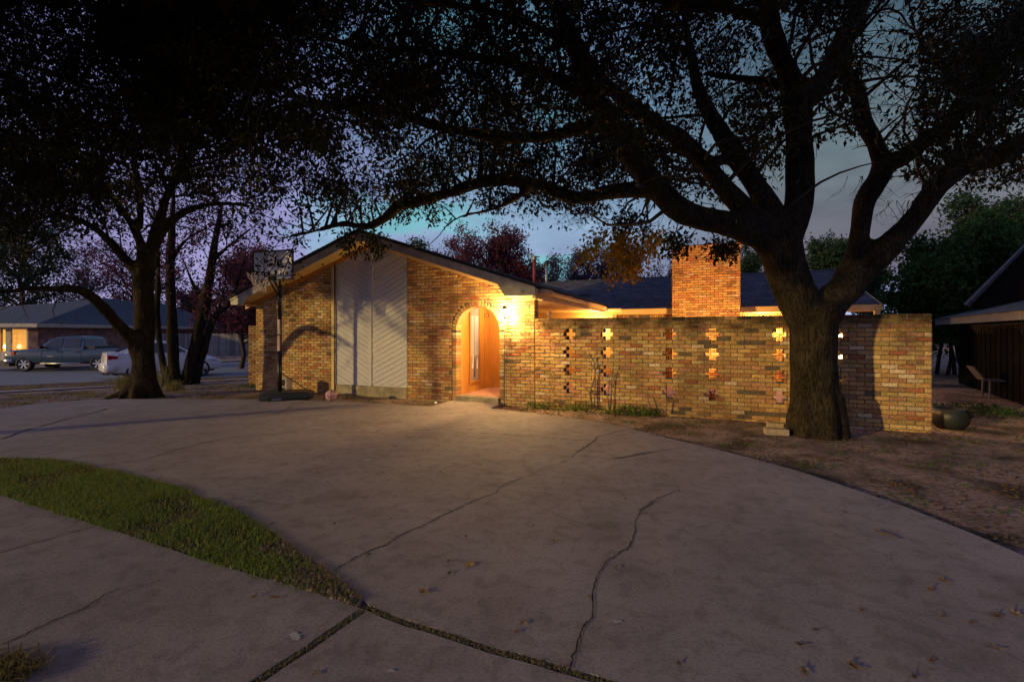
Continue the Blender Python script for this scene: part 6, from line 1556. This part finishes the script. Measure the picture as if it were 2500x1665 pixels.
def tree_line():
    P = []; r = np.random.default_rng(5)
    for a0, a1, R0, n in ((-1.5, 1.5, 90, 40000),):
        a = r.uniform(a0, a1, n); R = r.uniform(R0, R0+25, n); h = 3.2+1.6*np.sin(a*17)+1.1*np.sin(a*41+1)+.7*np.sin(a*97); z = r.uniform(-1.2, 1, n); P.append(np.stack([R*np.sin(a), R*np.cos(a), -1+np.abs(z)*np.maximum(1.5, h)], 1))
    P = np.concatenate(P); l = Leaves(); l.add(P, .85); o = l.build('treeline', M['leaf_dark'], None, r, aspect=.8, droop=0); tag(o, 'dark mass of distant trees along the horizon', kind='stuff'); 
tree_line()

# ------------------------------------------------------------------ neighbouring house on the right
nh = empty('neighbour_house', label='dark neighbouring house with a steep gable at the far right', cat='house')
M['shaded_wall'] = nmat('shaded_siding', (.008, .007, .008), .9, .3, 5, spec=.03)  # shade put into the base colour, as the sun still reaches this wall
a0 = at(2283, 792, 13.5); a1 = at(2520, 735, 7.6); e0, e1 = Vector((a0.x, a0.y, 0)), Vector((a1.x, a1.y, 0)); zE = 1.66
ed = (e1-e0).normalized(); en = Vector((-ed.y, ed.x, 0)); en = en if en.x > 0 else -en
def npt(u, w, z): return e0+ed*u+en*w+Vector((0, 0, z))
Lh = (e1-e0).length+4
def nb_(u0, u1, w0, w1, z0, z1, name, mat): 
    mb = MB(); mb.hexa([npt(u0, w0, z0), npt(u1, w0, z0), npt(u1, w1, z0), npt(u0, w1, z0), npt(u0, w0, z1), npt(u1, w0, z1), npt(u1, w1, z1), npt(u0, w1, z1)]); return fixn(mb.build(name, mat, nh))
zE = (a0.z+a1.z)/2
M['roof_nb'] = nmat('neighbour_shingle', (.05, .058, .066), .85, .3, 12, .4, 60)
nb_(0, Lh, 0, .04, zE-.16, zE, 'fascia', nmat('grey_fascia', (.10, .10, .125), .6))
nb_(0, Lh, .5, 7, -.1, zE-.16, 'wall', M['shaded_wall'])
for k in range(26): nb_(.3+k*.36, .3+k*.36+.02, .485, .499, -.05, zE-.2, 'siding_batten', M['shaded_wall'])
mb = MB(); mb.add([npt(-.1, -.05, zE), npt(Lh, -.05, zE), npt(Lh, 3.2, zE+.95), npt(-.1, 3.2, zE+.95), npt(Lh, 7.5, zE), npt(-.1, 7.5, zE)], [(0, 1, 2, 3), (3, 2, 4, 5), (0, 3, 5), (1, 4, 2)]); fixn(mb.build('porch_roof', M['roof_nb'], nh))
# steep gable rising behind the porch roof
g0, g1, g2 = at(2355, 748, 12.4), at(2560, 545, 11.2), at(2800, 760, 10); dpt = Vector((7.5, 4.5, 0))
mb = MB(); mb.add([g0, g1, g2, g0+dpt, g1+dpt, g2+dpt], [(0, 1, 2), (3, 5, 4), (0, 3, 4, 1), (1, 4, 5, 2)]); fixn(mb.build('gable', M['shaded_wall'], nh))
mb = MB(); mb.tube([g0+Vector((-.05, -.1, .02)), g1+Vector((-.05, -.1, .06)), g2+Vector((0, -.1, .06))], .07, 4); mb.build('rake_board', nmat('grey_rake', (.09, .09, .12), .6), nh)
ic = empty('icicle_lights', label='unlit white icicle lights hanging under the neighbouring eave', cat='string lights')
mb = MB(); rnd = random.Random(19); u = 1.6
while u < Lh-2:
    l_ = rnd.choice((.08, .14, .2, .12)); mb.tube([npt(u, .42, zE-.2), npt(u+.01, .42, zE-.2-l_)], .007, 4); u += .11
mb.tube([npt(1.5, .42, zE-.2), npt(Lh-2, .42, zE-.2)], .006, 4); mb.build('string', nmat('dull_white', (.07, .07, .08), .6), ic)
# white plastic lounge chair in the dark side yard
lc = at(2440, 972, 10.2); chx = empty('garden_chair', (lc.x, lc.y, 0), -.5, label='pale plastic garden chair in the dark beside the neighbouring house', cat='chair')
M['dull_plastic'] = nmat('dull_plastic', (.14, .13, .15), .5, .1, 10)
mb = MB(); mb.box((0, 0, .36), (.5, .46, .03)); mb.build('seat', M['dull_plastic'], chx)
mb = MB(); mb.hexa([Vector(p) for p in ((-.30, -.22, .36), (-.27, -.22, .36), (-.27, .22, .36), (-.30, .22, .36), (-.50, -.2, .66), (-.47, -.2, .66), (-.47, .2, .66), (-.50, .2, .66))]); mb.build('backrest', M['dull_plastic'], chx)
for x_, y_ in ((.2, .2), (.2, -.2), (-.22, .2), (-.22, -.2)):
    mb = MB(); mb.tube([(x_, y_, -.05), (x_*.95, y_*.95, .36)], .02, 6); mb.build('leg', M['dull_plastic'], chx)
# dark round planter by the end of the garden wall
pl = gp(2318, 1040, 0); po = empty('round_planter', (pl.x, pl.y, -.03), label='round black planter beside the right end of the garden wall', cat='planter')
mb = MB(); mb.lathe([(0, 0), (.15, 0), (.22, .08), (.24, .20), (.20, .30), (.17, .30), (.16, .22), (0, .22)], n=22); mb.build('body', M['hdpe'], po, smooth=True)

# ------------------------------------------------------------------ ground plants and litter
def in_poly(P, poly):
    x, y = P[:, 0], P[:, 1]; c = np.zeros(len(P), bool); n = len(poly); j = n-1
    for i in range(n):
        xi, yi, xj, yj = poly[i].x, poly[i].y, poly[j].x, poly[j].y
        m = ((yi > y) != (yj > y)) & (x < (xj-xi)*(y-yi)/((yj-yi) if abs(yj-yi) > 1e-9 else 1e-9)+xi); c ^= m; j = i
    return c
def blades(name, P, h, w, mat, rng, lean=.45, parent=None, **k):
    n = len(P); a = rng.uniform(0, 6.283, n); H_ = h*rng.uniform(.5, 1.3, n); ln = np.abs(rng.normal(0, lean, n)); dx, dy = np.cos(a), np.sin(a)
    side = np.stack([-dy, dx, np.zeros(n)], 1)*(w*.5); m_ = P+np.stack([dx*H_*ln*.35, dy*H_*ln*.35, H_*.55], 1); t = P+np.stack([dx*H_*ln, dy*H_*ln, H_*(1-.25*ln)], 1)
    V = np.stack([P-side, P+side, m_+side*.8, m_-side*.8, t], 1).reshape(-1, 3); i = np.arange(n)*5
    Fq = np.concatenate([np.stack([i, i+1, i+2], 1), np.stack([i, i+2, i+3], 1), np.stack([i+3, i+2, i+4], 1)]); return np_mesh(name, V, Fq, mat, parent, **k)
rg = np.random.default_rng(3)
wedge = wp(grass_up)+list(reversed(wp(grass_lo)))
mb = MB(); mb.add([p-Vector((0, 0, .007)) for p in wedge], [tuple(range(len(wedge)))]); o = mb.build('lawn_soil', M['soil_lawn'], kind='structure', label='dark soil under the wedge of grass')
bm = bmesh.new(); bm.from_mesh(o.data); bmesh.ops.triangulate(bm, faces=bm.faces); bmesh.ops.recalc_face_normals(bm, faces=bm.faces); bm.to_mesh(o.data); bm.free()
Pn = np.stack([rg.uniform(-8, -.8, 900000), rg.uniform(2.0, 6.2, 900000), np.full(900000, -.006)], 1)
kk = in_poly(Pn, wedge); Pg = Pn[kk]
px_, py_ = proj(Pg); dens = np.ones(len(Pg)); tipd = np.clip((px_-640+40*np.sin(py_*.09))/110, 0, 1)*.97; dens *= 1-.985*tipd
den_n = np.array([mnoise.noise(Vector((p[0]*1.7, p[1]*1.7, 0))) for p in Pg[::1]]) if len(Pg) < 200000 else np.sin(Pg[:, 0]*3.1)*np.sin(Pg[:, 1]*2.7)
dens *= np.clip(.62+.9*den_n+.35*np.sin(Pg[:, 0]*9+Pg[:, 1]*4)*np.sin(Pg[:, 1]*11), .06, 1)
dd = np.hypot(Pg[:, 0], Pg[:, 1]); dens *= np.clip(6.5/dd, .5, 1)*np.minimum(1, 150000/len(Pg)*1.5)
Pk = Pg[rg.random(len(Pg)) < dens]; Pk = Pk+rg.normal(0, .018, Pk.shape)*[1, 1, 0]; print('grass', len(Pk))
blades('grass', Pk, .031, .0052, M['grass'], rg, 1.0, kind='stuff', label='green lawn grass in the wedge between the two concrete slabs')
Pd = Pg[rg.random(len(Pg)) < (.05+.22*tipd+.16*np.clip((1180-py_)/60, 0, 1))*min(1, 150000/len(Pg))]; blades('dry_grass', Pd, .03, .006, M['grass_dry'], rg, 1.3, kind='stuff', label='dry straw coloured grass at the brown tip of the lawn wedge')
# clods at the brown tip
def clods(name, pts, size, mat, rng, lab):
    n = len(pts); S = size*rng.uniform(.4, 1.3, n); base = np.array([(1, 0, 0), (-.5, .87, 0), (-.5, -.87, 0), (0, 0, .8), (.1, .1, -.6)]); V = []; F_ = []
    R = rng.uniform(0, 6.28, n); c, s = np.cos(R), np.sin(R); J = rng.uniform(.7, 1.3, (n, 5, 3))
    B_ = base[None]*J; X = B_[:, :, 0]*c[:, None]-B_[:, :, 1]*s[:, None]; Y = B_[:, :, 0]*s[:, None]+B_[:, :, 1]*c[:, None]; V = np.stack([X, Y, B_[:, :, 2]], -1)*S[:, None, None]+pts[:, None, :]
    i = np.arange(n)*5; Fq = np.concatenate([np.stack([i+a, i+b, i+d], 1) for a, b, d in ((0, 1, 3), (1, 2, 3), (2, 0, 3), (1, 0, 4), (2, 1, 4), (0, 2, 4))]); return np_mesh(name, V.reshape(-1, 3), Fq, mat, kind='stuff', label=lab)
M['clod'] = leaf_material('clod_soil', [(.20, .155, .13), (.28, .22, .19), (.12, .09, .075)], .02)
Pc = Pg[rg.random(len(Pg)) < tipd*.22]; clods('clods', Pc[:11000], .021, M['clod'], rg, 'crumbly brown soil clods at the tip of the lawn wedge')
# grit and dead grass in the joints
J_ = []
for pl_ in (j1w, j2w):
    for a, b in zip(pl_[:-1], pl_[1:]):
        n = int((b-a).length*900); f = rg.random(n)[:, None]; J_.append(np.array(a)[None]*(1-f)+np.array(b)[None]*f+rg.normal(0, .011, (n, 3))*[1, 1, 0])
J_ = np.concatenate(J_); J_[:, 2] = -.004; clods('grit', J_, .006, nmat('grit', (.14, .12, .09), .9, .4, 60), rg, 'grit and small pebbles packed in the concrete joints')
Jm = J_[rg.random(len(J_)) < .5]; Jm[:, 2] = -.008; blades('joint_grass', Jm, .018, .004, M['grass_dry'], rg, 1.4, kind='stuff', label='short dead grass growing along the concrete joints')
# tuft in the lower left corner
c_ = gp(-10, 1655, 0); n = 1500; Pt = np.stack([c_.x+rg.normal(-.05, .09, n), c_.y+rg.normal(0, .06, n), np.full(n, 0.0)], 1); blades('grass_tuft', Pt, .05, .005, M['grass_dry'], rg, .9, kind='stuff', label='ragged dry grass tuft in the lower left corner')
# leaf litter on the dirt
right_dirt = wp(walk_r)+wp(far_edge2)[:-1]+[Vector((7.5, 3.5, 0)), Vector((13, 5, 0)), Vector((13, 12, 0)), H(6.7, .3, 0), H(6.7, -.03, 0), H(.2, -.03, 0)]
left_dirt = [gp(x, y) for x, y in far_edge]+[Vector((S0, 0, 0))*0+H(-.9-.4, -.02, 0), H(LL, -.02, 0), Vector((-8, 15, 0)), Vector((-14, 13, 0)), Vector((-14, 8.6, 0))]
def terr(P): P[:, 2] = [T(a, b) for a, b in P[:, :2]]; return P
def litter(name, poly, n, box, size, mat, lab, clump=1.0, zoff=.012):
    P = np.stack([rg.uniform(box[0], box[1], n), rg.uniform(box[2], box[3], n), np.zeros(n)], 1); P = P[in_poly(P, poly)]
    q = np.array([mnoise.noise(Vector((p[0]*1.1, p[1]*2.2, 5)))+.6*mnoise.noise(Vector((p[0]*4, p[1]*4, 1))) for p in P]); P = P[rg.random(len(P)) < np.clip(.35+clump*q*1.4, .03, 1)]
    P = terr(P); P[:, 2] += zoff; m = len(P); a = rg.uniform(0, 6.28, m); S = size*rg.uniform(.5, 1.3, m); d = np.stack([np.cos(a), np.sin(a), rg.normal(0, .25, m)], 1); w = np.stack([-np.sin(a), np.cos(a), rg.normal(0, .35, m)], 1)*.22
    V = np.stack([P, P+(d*.5+w)*S[:, None], P+d*S[:, None]+np.array([0, 0, .004]), P+(d*.5-w)*S[:, None]], 1).reshape(-1, 3); i = np.arange(m)*4; Fq = np.concatenate([np.stack([i, i+1, i+2], 1), np.stack([i, i+2, i+3], 1)])
    print(name, m); return np_mesh(name, V, Fq, mat, kind='stuff', label=lab)
litter('leaf_litter', right_dirt, 60000, (-.3, 13, 2, 12), .042, M['litter'], 'brown leaf litter scattered over the dirt on the right', 1.2)
litter('leaf_litter', left_dirt, 30000, (-14, -.8, 8.2, 15), .05, M['litter'], 'brown leaf litter scattered over the dirt on the left')
verge = [Vector((-16.5, 13.9, 0)), Vector((-9.0, 18.0, 0)), Vector((-8.5, 20.8, 0)), Vector((-19, 15.7, 0))]
litter('leaf_litter', verge, 30000, (-19, -8, 13.8, 21), .07, M['litter_red'], 'reddish fallen leaves on the verge beside the street')
far_y = [Vector((9, 7.5, 0)), Vector((16, 8, 0)), Vector((14, 14, 0)), Vector((8.5, 13, 0))]
litter('leaf_litter', far_y, 14000, (8, 16, 7, 14), .06, leaf_material('pale_litter', [(.22, .2, .2), (.14, .12, .12), (.3, .24, .24)], .05), 'pale fallen leaves in the dark side yard', .6)
# scattered sparse grass on the left yard & verge
def tufts(name, poly, n, box, h, mat, lab, thr=.12, sc=1.6):
    P = np.stack([rg.uniform(box[0], box[1], n), rg.uniform(box[2], box[3], n), np.zeros(n)], 1); P = P[in_poly(P, poly)]
    q = np.array([mnoise.noise(Vector((p[0]*sc, p[1]*sc*1.5, 9))) for p in P]); P = terr(P[q > thr]); return blades(name, P, h, .010, mat, rg, .8, kind='stuff', label=lab)
tufts('dry_grass', left_dirt, 50000, (-14, -.8, 8.2, 15), .05, M['grass_dry'], 'sparse straw coloured grass on the left dirt yard', .18)
tufts('dry_grass', verge, 26000, (-19, -8, 13.8, 21), .08, M['grass_dry'], 'dry grass on the verge beside the street', -.1)
tufts('weeds', right_dirt, 30000, (-.3, 9, 3, 10), .03, M['weed'], 'small green weeds dotted over the dirt near the big trunk', .30, 2.2)
for (px, py, h_, n_, lab) in ((302, 934, .45, 240, 'tuft of tall straw grass left of the large oak by the pavement'), (398, 925, .75, 90, 'wispy tall dead grass stems behind the large oak'), (424, 955, .28, 200, 'short yellow grass clump in front of the straight upright trunk')):
    Y_ = {302: 14.2, 398: 14.6, 424: 12.6}[px]; p = at(px, py, Y_); zz_ = T(p.x, p.y); P = np.stack([p.x+rg.normal(0, .13, n_), p.y+rg.normal(0, .1, n_), np.full(n_, zz_)], 1)
    o = blades('grass_clump', P, h_, .012, M['grass_dry'], rg, .35, label=lab, cat='grass clump')
# plants at the foot of the garden wall
def leafy_clump(name, p, R, h, n, mat, lab, seed, group=None, leaf=.035):
    r = np.random.default_rng(seed); e = empty(name, (p.x, p.y, p.z), label=lab, cat='plant', group=group)
    l = Leaves(); a = r.uniform(0, 6.28, n); q = np.sqrt(r.random(n))*R; z = r.uniform(.02, 1, n)*h*(1-.5*q/R); l.add(np.stack([q*np.cos(a), q*np.sin(a)*.6, z], 1), leaf); l.build('leaves', mat, e, r, aspect=.55, droop=.1)
    mb = MB(); rr = random.Random(seed)
    for k in range(9):
        b = rr.uniform(0, 6.28); mb.tube([(0, 0, -.02), (R*.4*math.cos(b), R*.25*math.sin(b), h*.5), (R*.7*math.cos(b), R*.45*math.sin(b), h*.85)], .003, 3)
    mb.build('stems', M['bark_far'], e); return e
def wallp(px, n):
    t = (px-1250)/F; X0, Y0 = (O2+Nn*n); l = (t*Y0-X0)/(.9237+.3832*t); return H(l, n, -.03)
ws = [(1305, 985, .14), (1338, 988, .18), (1378, 992, .15), (1405, 985, .20), (1432, 996, .2), (1485, 998, .15), (1512, 1002, .2), (1535, 1000, .2), (1562, 1003, .2), (1590, 1004, .16)]
labs = ['leftmost low green plant at the foot of the garden wall', 'second low green plant from the left under the garden wall', 'small green plant below the first column of cross openings', 'taller green sprig just left of the twin bare stems', 'green plant at the base of the twin bare stems', 'brownish green plant just right of the twin bare stems', 'green plant under the second column of cross openings', 'green plant midway between the bare stems and the forked stick', 'green plant just left of the single bare stick', 'rightmost green plant of the row under the garden wall']
for i, (px, py, h_) in enumerate(ws):
    p = wallp(px, -.16-.03*(i % 3)); leafy_clump('low_plant', p, .20, h_*1.1, 130, M['weed'], labs[i], 100+i, 'low plants along the foot of the garden wall')
p = at(2370, 1020, 8.2); p.z = -.03; leafy_clump('ground_cover', p, .8, .22, 900, M['leaf_green'], 'dark green ground cover right of the black planter', 130, leaf=.05)
p = at(612, 945, 12.9); p.z = T(p.x, p.y); leafy_clump('low_plant', p, .35, .16, 260, M['weed'], 'green weeds at the left corner of the house', 131)
# bare shrubs against the wall
def bare_shrub(px, py, paths, lab, w=1.0):
    b = wallp(px, -.13); mb = MB(); Y_ = b.y; e = empty('bare_shrub', (b.x, b.y, b.z), label=lab, cat='shrub')
    for pts, r in paths:
        Q = catmull([at(x, y, wallp(x, -.12+.03*math.sin(x*.3)).y)-b for x, y in pts], 3); mb.tube(Q, [r*(1-.75*k/(len(Q)-1)) for k in range(len(Q))], 6)
    mb.build('stems', nmat('twig_bark', (.17, .12, .08), .9, .3, 30), e)
bare_shrub(1447, 1000, [([(1446, 1000), (1443, 975), (1441, 955), (1450, 925), (1453, 905), (1448, 880), (1440, 865), (1436, 850)], .022), ([(1452, 1000), (1452, 960), (1453, 920), (1452, 895), (1456, 880), (1459, 860)], .015), ([(1442, 965), (1432, 950), (1415, 940), (1402, 935)], .010), ([(1447, 880), (1452, 870), (1458, 862), (1460, 850)], .007), ([(1441, 958), (1430, 965), (1427, 955)], .006), ([(1453, 905), (1448, 895), (1441, 885), (1437, 872)], .008)], 'twin bare stems of a leafless shrub against the garden wall')
bare_shrub(1490, 1000, [([(1488, 1000), (1484, 970), (1486, 945), (1488, 925), (1484, 905)], .014), ([(1490, 1000), (1492, 970), (1492, 940), (1494, 920), (1497, 895), (1499, 880)], .014), ([(1494, 920), (1490, 905), (1488, 890)], .006)], 'thin forked bare stems right under the second column of openings')
bare_shrub(1586, 1012, [([(1587, 1012), (1586, 995), (1583, 975), (1580, 963)], .018)], 'single thick bare stick standing before the middle of the wall')
bare_shrub(1625, 1008, [([(1624, 1008), (1627, 990), (1628, 975)], .016), ([(1626, 992), (1632, 985)], .008)], 'short bare stub below the third column of openings')
sp_ = gp(1536, 1043, 0); mb = MB(); mb.tube([(0, 0, 0), (.005, 0, .09)], .012, 8); mb.lathe([(0, .09), (.018, .09), (.018, .105), (0, .11)], n=10); mb.build('sprinkler_riser', M['metal_grey'], loc=(sp_.x, sp_.y, -.03), label='short metal sprinkler riser standing in the dirt strip', cat='sprinkler')

# ------------------------------------------------------------------ fallen leaves and stones on the concrete
def leaf_shape(rnd, R, curl):
    v = [(0, 0, curl*.2*R)]; n = 12
    for k in range(n):
        a = 2*math.pi*k/n; r = R*(1 if k % 2 == 0 else .62)*(1.25 if k == 0 else 1)*rnd.uniform(.8, 1.1); z = curl*(r*r/R)*rnd.uniform(.4, 1.3); v.append((r*math.cos(a), r*math.sin(a)*.75, z))
    f = [(0, 1+k, 1+(k+1) % n) for k in range(n)]; return v, f
M['fallen'] = [nmat('fallen_leaf_%d' % i, c, .8, .3, 30) for i, c in enumerate(((.15, .085, .045), (.23, .12, .05), (.075, .05, .035), (.26, .19, .12)))]
M['fallen_yellow'] = nmat('fallen_leaf_yellow', (.50, .30, .05), .8, .3, 30)
big = {('a', 217, 400): 'dark curled leaf clump on the left of the drive above the lawn wedge', ('a', 1655, 810): 'upright curled brown leaf between the two long cracks', ('a', 1200, 940): 'leaf with a bright yellow edge right of the lower drive centre', ('a', 952, 1083): 'orange brown leaf in the lower middle of the drive', ('a', 1485, 1250): 'crumpled tan leaf above the long joint', ('a', 1990, 950): 'pale brown leaf just right of the branching crack', ('a', 388, 448): 'reddish curled leaf left of the drive centre',
  ('b', 1760, 1020): 'broad brown leaf at the right, upper one of a pair', ('b', 1697, 1070): 'broad brown leaf at the right, lower one of a pair', ('b', 2050, 1210): 'large dark leaf near the lower right edge', ('b', 2150, 1200): 'pinkish leaf at the very right edge of the drive', ('b', 1020, 1508): 'tan three pointed leaf at the bottom right', ('b', 1280, 1478): 'long dark curled leaf at the bottom right'}
LA = [(217, 400, 2), (388, 448, 1), (1193, 585, 1), (1544, 727, 3), (1655, 810, 3), (1200, 940, 9), (952, 1083, 1), (1485, 1250, 3), (1452, 1298, 1), (1990, 950, 3), (1840, 1110, 1), (1907, 645, 3), (2033, 587, 0), (1928, 517, 0), (47, 1108, 1), (145, 1110, 0), (175, 1112, 1), (370, 1520, 3), (1085, 920, 0), (800, 305, 2), (947, 327, 2), (740, 450, 2), (636, 578, 2), (437, 495, 2), (565, 237, 2), (600, 212, 0), (1520, 222, 2), (475, 720, 2), (140, 720, 2), (1045, 440, 2), (1110, 377, 2), (930, 415, 0), (820, 163, 2), (450, 345, 2), (660, 882, 2), (1180, 787, 2), (240, 1000, 2), (775, 692, 0), (1700, 495, 0), (1090, 982, 2)]
LBs = [(1760, 1020, 1), (1697, 1070, 1), (1325, 1180, 0), (1760, 1215, 1), (2050, 1210, 0), (2150, 1200, 3), (1075, 1285, 2), (1020, 1508, 3), (1280, 1478, 0), (2050, 1380, 3), (820, 398, 0), (165, 662, 0), (60, 585, 0), (170, 362, 0), (750, 450, 0), (1910, 1245, 1), (540, 1015, 3), (1235, 655, 2), (605, 472, 2), (995, 1362, 2), (1605, 1535, 2), (1700, 1448, 1), (345, 1465, 0)]
rnd = random.Random(88)
for key, lst, org in (('a', LA, (600, 950)), ('b', LBs, (1500, 950))):
    for (x, y, ci) in lst:
        (px, py), = s2([(x, y)], org, 2.193); p = gp(px, py, .004); isb = (key, x, y) in big; R = (.030 if isb else .018)*rnd.uniform(.85, 1.2); v, f = leaf_shape(rnd, R, .26 if isb else .22)
        mb = MB(); mb.add(v, f); mb.tube([(-R*.3, 0, .004), (-R*1.3, .1*R, .006)], .0016, 3)
        lab = big.get((key, x, y)); yellow = ci == 9
        if not lab:
            hz_ = 'far left' if px < 800 else 'centre left' if px < 1150 else 'middle' if px < 1500 else 'centre right' if px < 1900 else 'far right'
            vz_ = 'upper' if py < 1130 else 'middle' if py < 1330 else 'lower'
            lab = 'small %s leaf on the %s, %s part of the driveway' % (('dull brown', 'orange brown', 'nearly black', 'pale tan')[ci], vz_, hz_)
        o = mb.build('fallen_leaf', M['fallen_yellow'] if yellow else M['fallen'][ci], loc=(p.x, p.y, .004), label=lab or 'small dry curled leaf lying on the grey concrete', cat='leaf', group='fallen leaves on the driveway'); o.rotation_euler = (0, 0, rnd.uniform(0, 6.28))
tp = R5([(1430, 765), (1535, 800)]); a, b = gp(*tp[0], .008), gp(*tp[1], .008); mb = MB(); mb.tube([a, a.lerp(b, .5)+Vector((0, .01, .004)), b], [.006, .005, .003], 5); mb.tube([a, a+Vector((-.03, .02, .01))], .004, 4)
mb.build('fallen_twig', M['litter'], label='thin tan twig lying on the right side of the driveway', cat='twig')
for (x, y, lab) in ((1017, 75, 'small white stone left of the entry step'), (1300, 92, 'small white stone right of the entry walk')):
    (px, py), = s2([(x, y)], (600, 950), 2.193); p = gp(px, py, 0); mb = MB(); v = [(.03*math.cos(k)*rnd.uniform(.8, 1.2), .025*math.sin(k)*rnd.uniform(.8, 1.2), z) for z in (0, .03) for k in np.linspace(0, 5.2, 6)]+[(0, 0, .042)]
    mb.add(v, [(i, (i+1) % 6, 6+(i+1) % 6, 6+i) for i in range(6)]+[(6+i, 6+(i+1) % 6, 12) for i in range(6)]); mb.build('stone', M['white'], loc=(p.x, p.y, -.005), label=lab, cat='stone')

# pale scuffs and droppings on the concrete
rnd = random.Random(55)
for (x, y, R_) in ((268, 1318, .045), (778, 1505, .02), (1985, 1240, .03), (190, 1338, .012), (655, 378, .05)):
    (px, py), = s2([(x, y)], (600, 950), 2.193); p = gp(px, py, .0036); mb = MB(); n = 11
    mb.add([p]+[p+Vector((math.cos(k*2*math.pi/n), math.sin(k*2*math.pi/n)*.7, 0))*R_*rnd.uniform(.25, 1.1) for k in range(n)], [(0, 1+k, 1+(k+1) % n) for k in range(n)])
    mb.build('pale_scuff', nmat('pale_scuff', (.42, .42, .45), .9, .2, 60), driveway)
